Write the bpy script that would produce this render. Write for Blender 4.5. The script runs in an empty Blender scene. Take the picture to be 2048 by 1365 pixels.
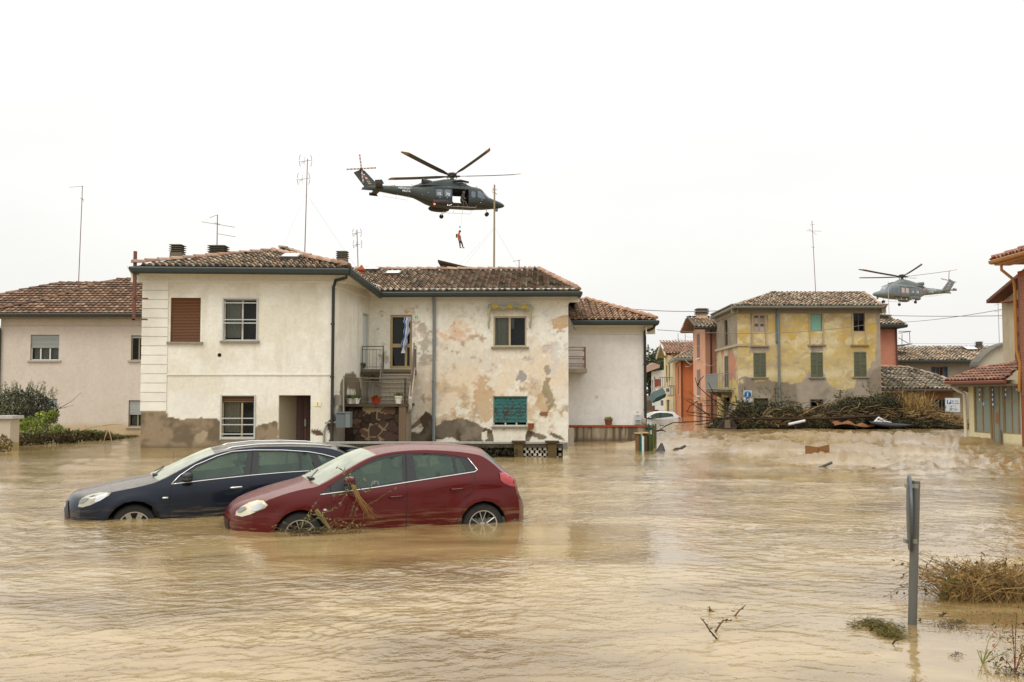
import bpy, bmesh, math, random
import numpy as np
from mathutils import Vector, Matrix
from mathutils.geometry import delaunay_2d_cdt
R = math.radians
SC = bpy.context.scene

# ------------------------------------------------------------------ camera
F_PX, PITCH, CAM_H = 1991.111, math.atan(107/1991.111), 1.8
cam_d = bpy.data.cameras.new('camera'); cam_d.sensor_width = 36; cam_d.lens = 35
cam_d.clip_start = .1; cam_d.clip_end = 5000
cam = bpy.data.objects.new('camera', cam_d); SC.collection.objects.link(cam)
cam.location = (0, 0, CAM_H); cam.rotation_euler = (R(90)+PITCH, 0, 0)
SC.camera = cam
SC.render.resolution_x, SC.render.resolution_y = 1024, 682

# ------------------------------------------------------------------ sky and sun (overcast noon)
SUN_EL, SUN_AZ = 52, 210          # sun above and behind the camera's left shoulder
w = bpy.data.worlds.new("World"); SC.world = w; w.use_nodes = True
nt = w.node_tree; nt.nodes.clear()
def N(t, tp, **kw):
    n = t.nodes.new(tp)
    for k, v in kw.items():
        if k in n.inputs: n.inputs[k].default_value = v
        else: setattr(n, k, v)
    return n
out = N(nt, 'ShaderNodeOutputWorld')
sky = N(nt, 'ShaderNodeTexSky', sky_type='NISHITA', sun_disc=False)
sky.sun_elevation = R(SUN_EL); sky.sun_rotation = R(SUN_AZ); sky.air_density = 1.6; sky.dust_density = 5
bg1 = N(nt, 'ShaderNodeBackground', Strength=.07); nt.links.new(sky.outputs[0], bg1.inputs[0])
tc = N(nt, 'ShaderNodeTexCoord'); mp = N(nt, 'ShaderNodeMapping'); mp.inputs['Scale'].default_value = (1, 1, 3.5)
nt.links.new(tc.outputs['Generated'], mp.inputs[0])
cn = N(nt, 'ShaderNodeTexNoise', Scale=1.7, Detail=5.0, Roughness=.5); nt.links.new(mp.outputs[0], cn.inputs['Vector'])
sx = N(nt, 'ShaderNodeSeparateXYZ'); nt.links.new(tc.outputs['Generated'], sx.inputs[0])
rp = N(nt, 'ShaderNodeValToRGB'); el = rp.color_ramp.elements      # cloud deck: darker at the horizon than overhead
el[0].position = 0.0; el[0].color = (.87, .855, .82, 1); el[1].position = .9; el[1].color = (1.95, 1.94, 1.91, 1)
e = rp.color_ramp.elements.new(.10); e.color = (.89, .885, .86, 1)
e = rp.color_ramp.elements.new(.30); e.color = (1.0, .995, .98, 1)
nt.links.new(sx.outputs['Z'], rp.inputs[0])
cr = N(nt, 'ShaderNodeMapRange'); cr.inputs['From Min'].default_value = .3; cr.inputs['From Max'].default_value = .7
cr.inputs['To Min'].default_value = .91; cr.inputs['To Max'].default_value = 1.04
nt.links.new(cn.outputs[0], cr.inputs[0])
mu = N(nt, 'ShaderNodeVectorMath', operation='SCALE'); nt.links.new(rp.outputs[0], mu.inputs[0]); nt.links.new(cr.outputs[0], mu.inputs['Scale'])
bg2 = N(nt, 'ShaderNodeBackground', Strength=1.0); nt.links.new(mu.outputs[0], bg2.inputs[0])
mx = N(nt, 'ShaderNodeMixShader'); mx.inputs[0].default_value = .93
nt.links.new(bg1.outputs[0], mx.inputs[1]); nt.links.new(bg2.outputs[0], mx.inputs[2]); nt.links.new(mx.outputs[0], out.inputs[0])
sd = bpy.data.lights.new('sun', 'SUN'); sd.energy = 1.0; sd.angle = R(25); sd.color = (1, .97, .93)
so = bpy.data.objects.new('sun', sd); SC.collection.objects.link(so)
so.rotation_euler = (R(90-SUN_EL), 0, R(180-SUN_AZ))
so.location = (0, 0, 60)
SC.view_settings.view_transform = 'Standard'; SC.view_settings.look = 'None'; SC.view_settings.gamma = 1
SC.view_settings.exposure = 0.18
SC.render.engine = 'CYCLES'
SC.cycles.max_bounces = 6; SC.cycles.transparent_max_bounces = 8; SC.cycles.use_denoising = True
SC.cycles.sample_clamp_indirect = 4

# ------------------------------------------------------------------ measuring
def ray(px, py):
    x = (px-1024)/F_PX; y = (682.5-py)/F_PX; c, s = math.cos(PITCH), math.sin(PITCH)
    return np.array([x, c-y*s, s+y*c])
def atY(px, py, Y):
    d = ray(px, py); return np.array([0, 0, CAM_H]) + d*(Y/d[1])
def atZ(px, py, z=0.0):
    d = ray(px, py); return np.array([0, 0, CAM_H]) + d*((z-CAM_H)/d[2])
def XY(px, Y): return np.array([atY(px, 790, Y)[0], Y])
def lin(h):
    h = h.lstrip('#'); o = []
    for i in (0, 2, 4):
        c = int(h[i:i+2], 16)/255
        o.append(c/12.92 if c <= .04045 else ((c+.055)/1.055)**2.4)
    return np.array(o)
KA = 1.0                                   # surface colour = measured colour / light level
def C(h, k=1.0): return np.clip(lin(h)/KA*k, 0, .92)

# ------------------------------------------------------------------ noise
def _h(ix, iy, s):
    n = (ix.astype(np.int64)*374761393 + iy.astype(np.int64)*668265263 + s*1442695041) & 0xffffffff
    n = ((n ^ (n >> 13))*1274126177) & 0xffffffff
    return ((n ^ (n >> 16)) & 0xffff)/65535.0
def vnoise(x, y, s=0):
    xi, yi = np.floor(x), np.floor(y); fx, fy = x-xi, y-yi
    fx = fx*fx*(3-2*fx); fy = fy*fy*(3-2*fy)
    a, b, c, d = _h(xi, yi, s), _h(xi+1, yi, s), _h(xi, yi+1, s), _h(xi+1, yi+1, s)
    return a+(b-a)*fx+(c-a)*fy+(a-b-c+d)*fx*fy
def fbm(x, y, sc=1.0, s=0, o=4, g=.5):
    x = np.asarray(x, float); y = np.asarray(y, float)
    v = 0; a = 1; t = 0; f = 1/sc
    for i in range(o):
        v = v+a*vnoise(x*f+17.3*i, y*f-9.1*i, s+i*7); t += a; a *= g; f *= 2.03
    return v/t
def sstep(a, b, x): t = np.clip((x-a)/(b-a), 0, 1); return t*t*(3-2*t)
def mixc(c, d, m): return c*(1-m[..., None]) + np.asarray(d)*m[..., None]
def inpoly(x, y, P):
    r = np.zeros(np.shape(x), bool); n = len(P)
    for i in range(n):
        (x1, y1), (x2, y2) = P[i], P[(i+1) % n]
        if y1 == y2: continue
        r ^= ((y1 > y) != (y2 > y)) & (x < (x2-x1)*(y-y1)/(y2-y1)+x1)
    return r

# ------------------------------------------------------------------ mesh collecting
class MB:
    def __init__(s): s.v = []; s.f = []; s.c = []; s.m = []; s.cur = (1, 1, 1); s.mi = 0
    def add(s, vs, fs, col=None, mi=None):
        b = len(s.v); s.v.extend([tuple(map(float, q)) for q in vs])
        if col is None: col = s.cur
        col = np.asarray(col, float)
        if col.ndim == 1: s.c.extend([tuple(col)]*len(vs))
        else: s.c.extend(map(tuple, col))
        k = s.mi if mi is None else mi
        for f in fs: s.f.append([b+i for i in f]); s.m.append(k)
        return b
    def obox(s, o, u, v, w, **k):
        o, u, v, w = map(np.asarray, (o, u, v, w))
        if np.dot(np.cross(u, v), w) < 0: u, v = v, u
        P = [o, o+u, o+u+v, o+v, o+w, o+u+w, o+u+v+w, o+v+w]
        s.add(P, [[3, 2, 1, 0], [4, 5, 6, 7], [0, 1, 5, 4], [1, 2, 6, 5], [2, 3, 7, 6], [3, 0, 4, 7]], **k)
    def box(s, x0, y0, z0, x1, y1, z1, **k):
        s.obox((x0, y0, z0), (x1-x0, 0, 0), (0, y1-y0, 0), (0, 0, z1-z0), **k)
    def tube(s, pts, r, n=6, cap=True, **k):
        pts = [np.asarray(p, float) for p in pts]; m = len(pts)
        rr = r if hasattr(r, '__len__') else [r]*m
        vs = []; prev = None
        for i, p in enumerate(pts):
            t = pts[min(i+1, m-1)]-pts[max(i-1, 0)]; t = t/(np.linalg.norm(t)+1e-12)
            if prev is None:
                a = np.array([0, 0, 1.]) if abs(t[2]) < .9 else np.array([1., 0, 0])
                u = np.cross(t, a)
            else: u = prev-t*np.dot(prev, t)
            u /= np.linalg.norm(u)+1e-12; prev = u; w_ = np.cross(t, u)
            for j in range(n):
                a = 2*math.pi*j/n; vs.append(p+rr[i]*(u*math.cos(a)+w_*math.sin(a)))
        fs = [[i*n+j, i*n+(j+1) % n, (i+1)*n+(j+1) % n, (i+1)*n+j] for i in range(m-1) for j in range(n)]
        if cap: fs += [list(range(n))[::-1], [(m-1)*n+j for j in range(n)]]
        s.add(vs, fs, **k)
    def lathe(s, o, ax, prof, n=16, **k):       # prof: (radius, height along ax)
        o = np.asarray(o, float); ax = np.asarray(ax, float); ax /= np.linalg.norm(ax)
        a = np.array([0, 0, 1.]) if abs(ax[2]) < .9 else np.array([1., 0, 0])
        u = np.cross(ax, a); u /= np.linalg.norm(u); w_ = np.cross(ax, u); vs = []
        for r, h in prof:
            for j in range(n):
                t = 2*math.pi*j/n; vs.append(o+ax*h+r*(u*math.cos(t)+w_*math.sin(t)))
        m = len(prof)
        fs = [[i*n+j, i*n+(j+1) % n, (i+1)*n+(j+1) % n, (i+1)*n+j] for i in range(m-1) for j in range(n)]
        s.add(vs, fs, **k)
    def poly(s, P, **k): s.add(P, [list(range(len(P)))], **k)
    def prism(s, P, ext, **k):
        P = [np.asarray(p, float) for p in P]; e_ = np.asarray(ext, float); n = len(P)
        s.add(P+[p+e_ for p in P], [list(range(n))[::-1], list(range(n, 2*n))]+[[i, (i+1) % n, n+(i+1) % n, n+i] for i in range(n)], **k)
    def grid(s, G, col=None, flip=False, **k):   # G: (a,b,3)
        a, b = G.shape[:2]; fs = []
        for i in range(a-1):
            for j in range(b-1):
                q = [i*b+j, i*b+j+1, (i+1)*b+j+1, (i+1)*b+j]; fs.append(q[::-1] if flip else q)
        s.add(G.reshape(-1, 3), fs, col=None if col is None else np.asarray(col).reshape(-1, 3), **k)
    def build(s, name, mat, parent=None, smooth=False, origin=None):
        org = np.array(origin) if origin is not None else (np.array(WORG(parent)) if parent is not None else np.zeros(3))
        me = bpy.data.meshes.new(name)
        V = np.array(s.v, float).reshape(-1, 3)-org
        me.from_pydata(V.tolist(), [], s.f)
        ca = me.color_attributes.new('Col', 'FLOAT_COLOR', 'POINT')
        cc = np.ones((len(s.v), 4), np.float32); cc[:, :3] = np.array(s.c, np.float32).reshape(-1, 3); ca.data.foreach_set('color', cc.ravel())
        for q in (mat if isinstance(mat, (list, tuple)) else [mat]): me.materials.append(q)
        me.polygons.foreach_set('material_index', s.m)
        if smooth: me.polygons.foreach_set('use_smooth', [True]*len(me.polygons))
        me.update()
        o = bpy.data.objects.new(name, me); SC.collection.objects.link(o)
        if parent is not None: o.parent = parent
        else: o.location = org
        o['w'] = list(map(float, org))
        if smooth == 'auto':
            try: me.set_sharp_from_angle(angle=R(38))
            except Exception: pass
        return o
def WORG(o):
    return list(o['w'])
def thing(name, label, cat, loc=(0, 0, 0), group=None):
    o = bpy.data.objects.new(name, None); SC.collection.objects.link(o); o.location = [float(q) for q in loc]
    o.empty_display_size = .2
    o['w'] = [float(q) for q in loc]; return tag(o, label, cat, group)
def tag(o, label=None, cat=None, group=None, kind=None):
    if label: o['label'] = label
    if cat: o['category'] = cat
    if group: o['group'] = group
    if kind: o['kind'] = kind
    return o
def copy_tree(o, parent=None):
    c = o.copy(); SC.collection.objects.link(c)
    if parent is not None: c.parent = parent
    for ch in list(o.children): copy_tree(ch, c)
    return c
def one(name, mb, mat, label, cat, loc, group=None, smooth=False):   # a thing that is a single mesh
    return tag(mb.build(name, mat, None, smooth, origin=loc), label, cat, group)
def cdt(poly, holes=(), step=.1, extra=()):
    """triangulate a 2-D polygon with holes, filled with a grid of points"""
    vs = []; es = []
    def ring(P):
        b = len(vs); pts = []
        for i in range(len(P)):
            a, c = np.array(P[i], float), np.array(P[(i+1) % len(P)], float)
            k = max(1, int(np.linalg.norm(c-a)/step+.5))
            for j in range(k): pts.append(a+(c-a)*j/k)
        vs.extend([Vector(p) for p in pts]); n = len(pts)
        es.extend([(b+i, b+(i+1) % n) for i in range(n)])
    ring(poly)
    for h in holes: ring(h)
    A = np.array(poly); x0, y0 = A.min(0); x1, y1 = A.max(0)
    gx, gy = np.meshgrid(np.arange(x0+step/2, x1, step), np.arange(y0+step/2, y1, step)); gx = gx.ravel(); gy = gy.ravel()
    ok = inpoly(gx, gy, poly)
    for h in holes: ok &= ~inpoly(gx, gy, h)
    vs.extend([Vector((a, b)) for a, b in zip(gx[ok], gy[ok])])
    r = delaunay_2d_cdt(vs, es, [], 0, 1e-5)
    V = np.array([tuple(q) for q in r[0]]); T = [list(f) for f in r[2]]
    cen = np.array([V[f].mean(0) for f in T])
    ok = inpoly(cen[:, 0], cen[:, 1], poly)
    for h in holes: ok &= ~inpoly(cen[:, 0], cen[:, 1], h)
    return V, [t for t, k in zip(T, ok) if k]

# ------------------------------------------------------------------ materials
MAT = {}
def mat(name, col=(1, 1, 1), rough=.8, metal=0., vcol=False, var=.12, vscale=6., bump=0., bscale=40., spec=.5, coat=0., emit=None, alpha=None, anis=(1, 1, 1), detail=4.):
    if name in MAT: return MAT[name]
    m = bpy.data.materials.new(name); m.use_nodes = True; t = m.node_tree; t.nodes.clear()
    o = N(t, 'ShaderNodeOutputMaterial'); b = N(t, 'ShaderNodeBsdfPrincipled')
    b.inputs['Roughness'].default_value = rough; b.inputs['Metallic'].default_value = metal
    b.inputs['Specular IOR Level'].default_value = spec; b.inputs['Coat Weight'].default_value = coat; b.inputs['Coat Roughness'].default_value = .08
    tcn = N(t, 'ShaderNodeTexCoord'); mpn = N(t, 'ShaderNodeMapping'); mpn.inputs['Scale'].default_value = anis
    t.links.new(tcn.outputs['Object'], mpn.inputs[0])
    no = N(t, 'ShaderNodeTexNoise', Scale=vscale, Detail=detail, Roughness=.6); t.links.new(mpn.outputs[0], no.inputs['Vector'])
    mr = N(t, 'ShaderNodeMapRange'); mr.inputs['From Min'].default_value = .25; mr.inputs['From Max'].default_value = .75
    mr.inputs['To Min'].default_value = 1-var; mr.inputs['To Max'].default_value = 1+var; t.links.new(no.outputs[0], mr.inputs[0])
    vm = N(t, 'ShaderNodeVectorMath', operation='SCALE'); t.links.new(mr.outputs[0], vm.inputs['Scale'])
    if vcol:
        at = N(t, 'ShaderNodeVertexColor', layer_name='Col')
        mm = N(t, 'ShaderNodeVectorMath', operation='MULTIPLY'); t.links.new(at.outputs[0], mm.inputs[0]); mm.inputs[1].default_value = tuple(col)[:3]
        t.links.new(mm.outputs[0], vm.inputs[0])
    else: vm.inputs[0].default_value = tuple(col)[:3]
    t.links.new(vm.outputs[0], b.inputs['Base Color'])
    if bump:
        nb = N(t, 'ShaderNodeTexNoise', Scale=bscale, Detail=5., Roughness=.65); t.links.new(mpn.outputs[0], nb.inputs['Vector'])
        bu = N(t, 'ShaderNodeBump', Strength=bump, Distance=.02); t.links.new(nb.outputs[0], bu.inputs['Height']); t.links.new(bu.outputs[0], b.inputs['Normal'])
    if emit is not None: b.inputs['Emission Color'].default_value = (*emit[:3], 1); b.inputs['Emission Strength'].default_value = emit[3]
    t.links.new(b.outputs[0], o.inputs[0]); MAT[name] = m; return m
def glass(name, tint, refl=1.0, rough=.03):
    if name in MAT: return MAT[name]
    m = bpy.data.materials.new(name); m.use_nodes = True; t = m.node_tree; t.nodes.clear()
    o = N(t, 'ShaderNodeOutputMaterial'); tr = N(t, 'ShaderNodeBsdfTransparent'); tr.inputs[0].default_value = (*tint, 1)
    g = N(t, 'ShaderNodeBsdfGlossy', Roughness=rough); g.inputs[0].default_value = (refl, refl, refl, 1)
    fr = N(t, 'ShaderNodeFresnel', IOR=1.52); m2 = N(t, 'ShaderNodeMixShader')
    mrn = N(t, 'ShaderNodeMapRange'); mrn.inputs['To Min'].default_value = -.02; mrn.inputs['To Max'].default_value = 1.0; t.links.new(fr.outputs[0], mrn.inputs[0])
    t.links.new(mrn.outputs[0], m2.inputs[0]); t.links.new(tr.outputs[0], m2.inputs[1]); t.links.new(g.outputs[0], m2.inputs[2])
    t.links.new(m2.outputs[0], o.inputs[0]); MAT[name] = m; return m
plaster = mat('plaster', vcol=True, rough=.92, var=.07, vscale=9, bump=.35, bscale=55, spec=.2)
tilem = mat('clay_tile', vcol=True, rough=.9, var=.3, vscale=16, bump=.5, bscale=60, spec=.2)
vpaint = mat('painted', vcol=True, rough=.6, var=.08, vscale=12, bump=.1)
vrough = mat('weathered', vcol=True, rough=.9, var=.2, vscale=14, bump=.4, bscale=50, spec=.2)
leafm = mat('leaf', vcol=True, rough=.6, var=.25, vscale=3, spec=.3)
wgutter = mat('gutter_green', C('#2b3431'), rough=.45, var=.15)
wdark = mat('dark_interior', (.012, .011, .010), rough=.9)
pane_m = glass('window_glass', (.70, .74, .71), .8)
# ------------------------------------------------------------------ building kit
class Face:
    """a vertical wall plane from A to B, left to right seen from outside"""
    def __init__(s, A, B):
        s.A = np.array(A[:2], float); s.B = np.array(B[:2], float); d = s.B-s.A; s.L = float(np.hypot(*d)); s.u = d/s.L
        s.n = np.array([s.u[1], -s.u[0]])
    def P(s, u, z, d=0.0):
        q = s.A+s.u*u+s.n*d; return np.array([q[0], q[1], z])
    def hit(s, px, py, d=0.0):
        r = ray(px, py); A = s.A+s.n*d; k = np.dot(A, s.n)/np.dot(r[:2], s.n)
        p = np.array([0, 0, CAM_H])+r*k; return float(np.dot(p[:2]-s.A, s.u)), float(p[2])
    def rect(s, x0, y0, x1, y1):
        a, b, c, d = s.hit(x0, y0), s.hit(x1, y0), s.hit(x0, y1), s.hit(x1, y1)
        return ((a[0]+c[0])/2, (c[1]+d[1])/2, (b[0]+d[0])/2, (a[1]+b[1])/2)     # u0,z0,u1,z1
    def box(s, mb, u0, z0, u1, z1, d0, d1, **k):
        mb.obox(s.P(u0, z0, d0), s.P(u1, z0, d0)-s.P(u0, z0, d0), s.P(u0, z0, d1)-s.P(u0, z0, d0), (0, 0, z1-z0), **k)
def wall(mb, fc, z0, z1, holes=(), colfn=None, step=.1, reveal=.18, rcol=(.5, .47, .4), u0=0., u1=None, topfn=None):
    u1 = fc.L if u1 is None else u1
    def cuts(a, b, hs):
        c = list(np.linspace(a, b, max(2, int((b-a)/step)+1)))
        for h in hs:
            if a < h < b:
                i = int(np.argmin([abs(q-h) for q in c]))
                if 0 < i < len(c)-1 and abs(c[i]-h) < step*.49 and c[i] not in hs: c[i] = h
                else: c.append(h)
        return np.array(sorted(set(c)))
    us = cuts(u0, u1, [h[0] for h in holes]+[h[2] for h in holes]); zs = cuts(z0, z1, [h[1] for h in holes]+[h[3] for h in holes])
    U, Z = np.meshgrid(us, zs); shp = U.shape
    Zd = Z if topfn is None else np.minimum(Z, topfn(U))
    G = np.stack([fc.A[0]+fc.u[0]*U, fc.A[1]+fc.u[1]*U, Zd], -1)
    col = colfn(U, Zd) if colfn is not None else np.ones(shp+(3,))*.5
    um, zm = (us[1:]+us[:-1])/2, (zs[1:]+zs[:-1])/2; b = shp[1]; fs = []
    for i, z in enumerate(zm):
        for j, u in enumerate(um):
            if any(h[0] < u < h[2] and h[1] < z < h[3] for h in holes): continue
            if topfn is not None and zs[i] >= topfn(np.array([um[j]]))[0]+step: continue
            fs.append([i*b+j, i*b+j+1, (i+1)*b+j+1, (i+1)*b+j])
    mb.add(G.reshape(-1, 3), fs, col=np.clip(col, 0, 1).reshape(-1, 3))
    for h in holes:
        a, c, d, e_ = fc.P(h[0], h[1]), fc.P(h[2], h[1]), fc.P(h[2], h[3]), fc.P(h[0], h[3])
        n3 = np.array([*fc.n, 0])*(-reveal)
        for p, q in ((a, c), (c, d), (d, e_), (e_, a)): mb.add([p, q, q+n3, p+n3], [[0, 1, 2, 3]], col=rcol)
def window(house, fc, h, frame='#a9a08c', fw=.06, mull=(0.5,), bars=(), back=.16, curtain=None, shutter=None, scol='#8d8f88', sill=None, sillc='#8a8577', grille=None, blind=None, label=None, name='window', dark=.03, icol=None, pmat=None, sashc=None, part=None):
    """frame mesh is the part; pane, sill, curtain, roller shutter and grille are its children"""
    u0, z0, u1, z1 = h; f = MB(); f.cur = C(frame); W = u1-u0; H = z1-z0
    fc.box(f, u0, z0, u0+fw, z1, -back, -back+.07); fc.box(f, u1-fw, z0, u1, z1, -back, -back+.07)
    fc.box(f, u0+fw, z0, u1-fw, z0+fw, -back, -back+.068); fc.box(f, u0+fw, z1-fw, u1-fw, z1, -back, -back+.068)
    if sashc: f.cur = C(sashc)
    for m in mull: fc.box(f, u0+W*m-fw*.6, z0+fw, u0+W*m+fw*.6, z1-fw, -back+.002, -back+.06)
    for m in bars: fc.box(f, u0+fw, z0+H*m-fw*.4, u1-fw, z0+H*m+fw*.4, -back+.004, -back+.056)
    o = f.build(name, vpaint, house)
    if label: o['label'] = label
    g = MB(); g.add([fc.P(u0+fw, z0+fw, -back+.03), fc.P(u1-fw, z0+fw, -back+.03), fc.P(u1-fw, z1-fw, -back+.03), fc.P(u0+fw, z1-fw, -back+.03)], [[0, 1, 2, 3]])
    g.build('pane', pmat or pane_m, o)
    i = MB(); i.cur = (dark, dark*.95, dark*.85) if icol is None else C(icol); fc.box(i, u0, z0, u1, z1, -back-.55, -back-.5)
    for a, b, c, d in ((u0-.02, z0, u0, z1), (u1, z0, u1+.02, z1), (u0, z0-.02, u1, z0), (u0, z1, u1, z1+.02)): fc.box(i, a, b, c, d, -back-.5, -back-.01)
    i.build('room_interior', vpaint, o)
    if curtain:                                                  # (u from, u to, colour, drop fraction)
        for ca, cb, cc, dr in curtain:
            c = MB(); n = 40; uu = np.linspace(u0+W*ca, u0+W*cb, n); G = []; cl = []
            for zz in np.linspace(z1-fw, z0+fw+(1-dr)*H, 8):
                G.append([fc.P(u, zz, -back-.10+.025*math.sin(u*44+math.sin(u*9)*2)) for u in uu]); cl.append([C(cc)]*n)
            c.grid(np.array(G), col=np.array(cl), flip=True); c.build('curtain', vpaint, o, smooth=True)
    if shutter:                                                  # closed fraction of the roller shutter
        s = MB(); k = C(scol); z = z1; rng = random.Random(int(u0*99+z0*7)); n = max(2, int(H*shutter/.05)); hh = H*shutter/n
        for j in range(n):
            cc = k*(1+rng.uniform(-.12, .1)); zt = z1-j*hh
            ks = 26 if blind == 'flaked' else 1; wd = (u1-u0-.04)/ks
            for q in range(ks):
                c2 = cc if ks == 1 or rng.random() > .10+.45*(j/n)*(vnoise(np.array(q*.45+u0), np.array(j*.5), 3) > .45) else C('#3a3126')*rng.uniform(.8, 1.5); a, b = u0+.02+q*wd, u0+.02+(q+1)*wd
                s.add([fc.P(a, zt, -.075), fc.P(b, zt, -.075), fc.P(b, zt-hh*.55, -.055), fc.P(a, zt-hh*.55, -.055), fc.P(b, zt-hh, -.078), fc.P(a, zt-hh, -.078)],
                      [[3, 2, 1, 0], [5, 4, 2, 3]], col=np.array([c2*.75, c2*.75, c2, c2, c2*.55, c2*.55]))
        s.build('roller_shutter', vpaint, o)
    if grille:
        r = MB(); r.cur = C(grille[0])
        for m in grille[1]: fc.box(r, u0+.01, z0+H*m-.018, u1-.01, z0+H*m+.018, .012, .04)
        fc.box(r, u0-.035, z0-.03, u0+.012, z1+.03, .0, .045); fc.box(r, u1-.012, z0-.03, u1+.035, z1+.03, .0, .045)
        fc.box(r, u0+.014, z1-.01, u1-.014, z1+.03, .0, .043); fc.box(r, u0+.014, z0-.03, u1-.014, z0+.01, .0, .043)
        r.build('window_grille', vpaint, o)
    if sill:
        s = MB(); s.cur = C(sillc); fc.box(s, u0-sill, z0-.07, u1+sill, z0-.004, -.1, .09); s.build('sill', vrough, o)
    return o
def shutters(parent, fc, h, col, leafs=2, opened=0, name='shutter', proud=.0, louv=.06):
    """louvred leaves; opened: leaves folded flat on the wall beside the opening"""
    u0, z0, u1, z1 = h; w_ = (u1-u0)/leafs; k = C(col)
    for i in range(leafs):
        s = MB(); a = u0+i*w_+.008; b = a+w_-.016
        if opened: a, b = (u0-w_*.98, u0-.03) if i == 0 else (u1+.03, u1+w_*.98)
        d = proud+(.012 if opened else -.05); s.cur = k
        for q in ((a, z0, a+.05, z1), (b-.05, z0, b, z1)): fc.box(s, *q, d, d+.045)
        for zz in (z0, (z0+z1)/2-.03, z1-.07): fc.box(s, a+.05, zz, b-.05, zz+.07, d+.001, d+.044)
        n = int((z1-z0)/louv); rng = random.Random(i+int(z0*10))
        for j in range(n):
            zt = z0+.03+j*(z1-z0-.06)/n; cc = k*rng.uniform(.7, 1.1)
            s.add([fc.P(a+.05, zt+louv*.75, d+.008), fc.P(b-.05, zt+louv*.75, d+.008), fc.P(b-.05, zt, d+.036), fc.P(a+.05, zt, d+.036)], [[3, 2, 1, 0]], col=cc)
        fc.box(s, a+.05, z0+.07, b-.05, z1-.07, d-.002, d+.004, col=k*.3)
        s.build(name, vpaint, parent)

TILE_OLD = ['#b39c80', '#a38a70', '#c4ad90', '#948470', '#b99577', '#cdb99c', '#86796a', '#bd9d80', '#a89680', '#766a5a', '#c49f82', '#b5a48c']
TILE_RED = ['#b0805f', '#a97457', '#bb8c6b', '#9c6c50', '#c29a78', '#b17a58', '#8f6a50', '#a98a55']
TILE_MAR = ['#a57a5a', '#96694b', '#b0866a', '#8a6247', '#9b7355', '#7a5c46']
def tile_slope(mb, P, pal, seed=1, w=.22, ln=.36, r=.085, jit=.02, flat=False, base='#6a5e4e', moss=.25):
    """P: polygon of the slope in 3-D, its first edge the eave from left to right; barrel tiles in overlapping courses"""
    P = [np.asarray(p, float) for p in P]; o = P[0]; e_ = P[1]-P[0]; e_ /= np.linalg.norm(e_)
    n = None
    for q in P[2:]:
        c = np.cross(e_, q-o)
        if np.linalg.norm(c) > .5: n = c/np.linalg.norm(c); break
    if n[2] < 0: n = -n
    s = np.cross(n, e_)
    if s[2] < 0: s = -s
    Q = [(float(np.dot(p-o, e_)), float(np.dot(p-o, s))) for p in P]
    rng = random.Random(seed); pal = [(lin(c)*.66+lin(c).mean()*.34)*np.array([.90, .86, .76]) for c in pal]
    mb.add([p-n*.02 for p in P], [list(range(len(P)))], col=C(base))
    ax = [q[0] for q in Q]; bx = [q[1] for q in Q]; a0, a1, b1 = min(ax), max(ax), max(bx)
    nu = max(1, int(round((a1-a0)/w))); w = (a1-a0)/nu; nr = int(math.ceil(b1/ln)); K = 5
    dead = C('#56503f')
    for i in range(nu):
        u = a0+(i+.5)*w; cj = rng.uniform(-jit, jit)
        for j in range(nr+1):
            v0 = j*ln-.04; vm = v0+ln*.5
            if not inpoly(np.array([u]), np.array([min(max(vm, .02), b1-.02)]), Q)[0]: continue
            top = inpoly(np.array([u]), np.array([min(v0+ln*1.05, 1e9)]), Q)[0]; lnn = ln if top else ln*.62
            c = rng.choice(pal)*rng.uniform(.78, 1.22)
            m = rng.random()
            if m < moss: c = c*.6+dead*.45
            du = cj+rng.uniform(-jit, jit)*.6; dv = rng.uniform(-jit, jit); lift = rng.uniform(0, .012)
            rr = r if not flat else w*.47; ht = r if not flat else .035
            vs = []; cs = []
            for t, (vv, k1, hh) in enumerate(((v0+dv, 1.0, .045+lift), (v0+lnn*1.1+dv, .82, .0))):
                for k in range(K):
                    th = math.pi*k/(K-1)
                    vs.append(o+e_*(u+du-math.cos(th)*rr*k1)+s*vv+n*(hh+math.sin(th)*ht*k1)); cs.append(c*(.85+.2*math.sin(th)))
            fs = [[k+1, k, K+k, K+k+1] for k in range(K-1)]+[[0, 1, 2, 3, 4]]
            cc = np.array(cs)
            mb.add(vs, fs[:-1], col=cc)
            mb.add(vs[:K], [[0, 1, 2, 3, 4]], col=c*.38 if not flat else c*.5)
            if not flat:                                        # channel tile between two covers
                v2 = [o+e_*(u+w*.5+q*.09)+s*vv+n*(hh+abs(q)*.035) for vv, hh in ((v0+dv, .035), (v0+lnn*1.05, .0)) for q in (-1, 0, 1)]
                mb.add(v2, [[0, 1, 4, 3], [1, 2, 5, 4]], col=c*.8)
def ridge_tiles(mb, pts, pal, seed=3, r=.12, ln=.42, lift=.05):
    rng = random.Random(seed); pal = [(lin(c)*.66+lin(c).mean()*.34)*np.array([.93, .88, .78]) for c in pal]
    for a, b in zip(pts[:-1], pts[1:]):
        a = np.asarray(a, float); b = np.asarray(b, float); L = np.linalg.norm(b-a); d = (b-a)/L; sd = np.cross(d, (0, 0, 1.)); sd /= np.linalg.norm(sd); up = np.cross(sd, d)
        n = max(1, int(L/ln))
        for i in range(n):
            c = rng.choice(pal)*rng.uniform(.75, 1.0); p0 = a+d*(L*i/n-.03); p1 = a+d*(L*(i+1)/n+.03); vs = []
            K = 6
            for p, rr, h in ((p0, r*1.1, lift+.03), (p1, r*.88, lift)):
                for k in range(K):
                    th = math.pi*k/(K-1); vs.append(p+sd*math.cos(th)*rr+up*(h+math.sin(th)*rr*.85-.03))
            mb.add(vs, [[k, k+1, K+k+1, K+k] for k in range(K-1)]+[list(range(K))[::-1], list(range(K, 2*K))], col=c)
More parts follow.
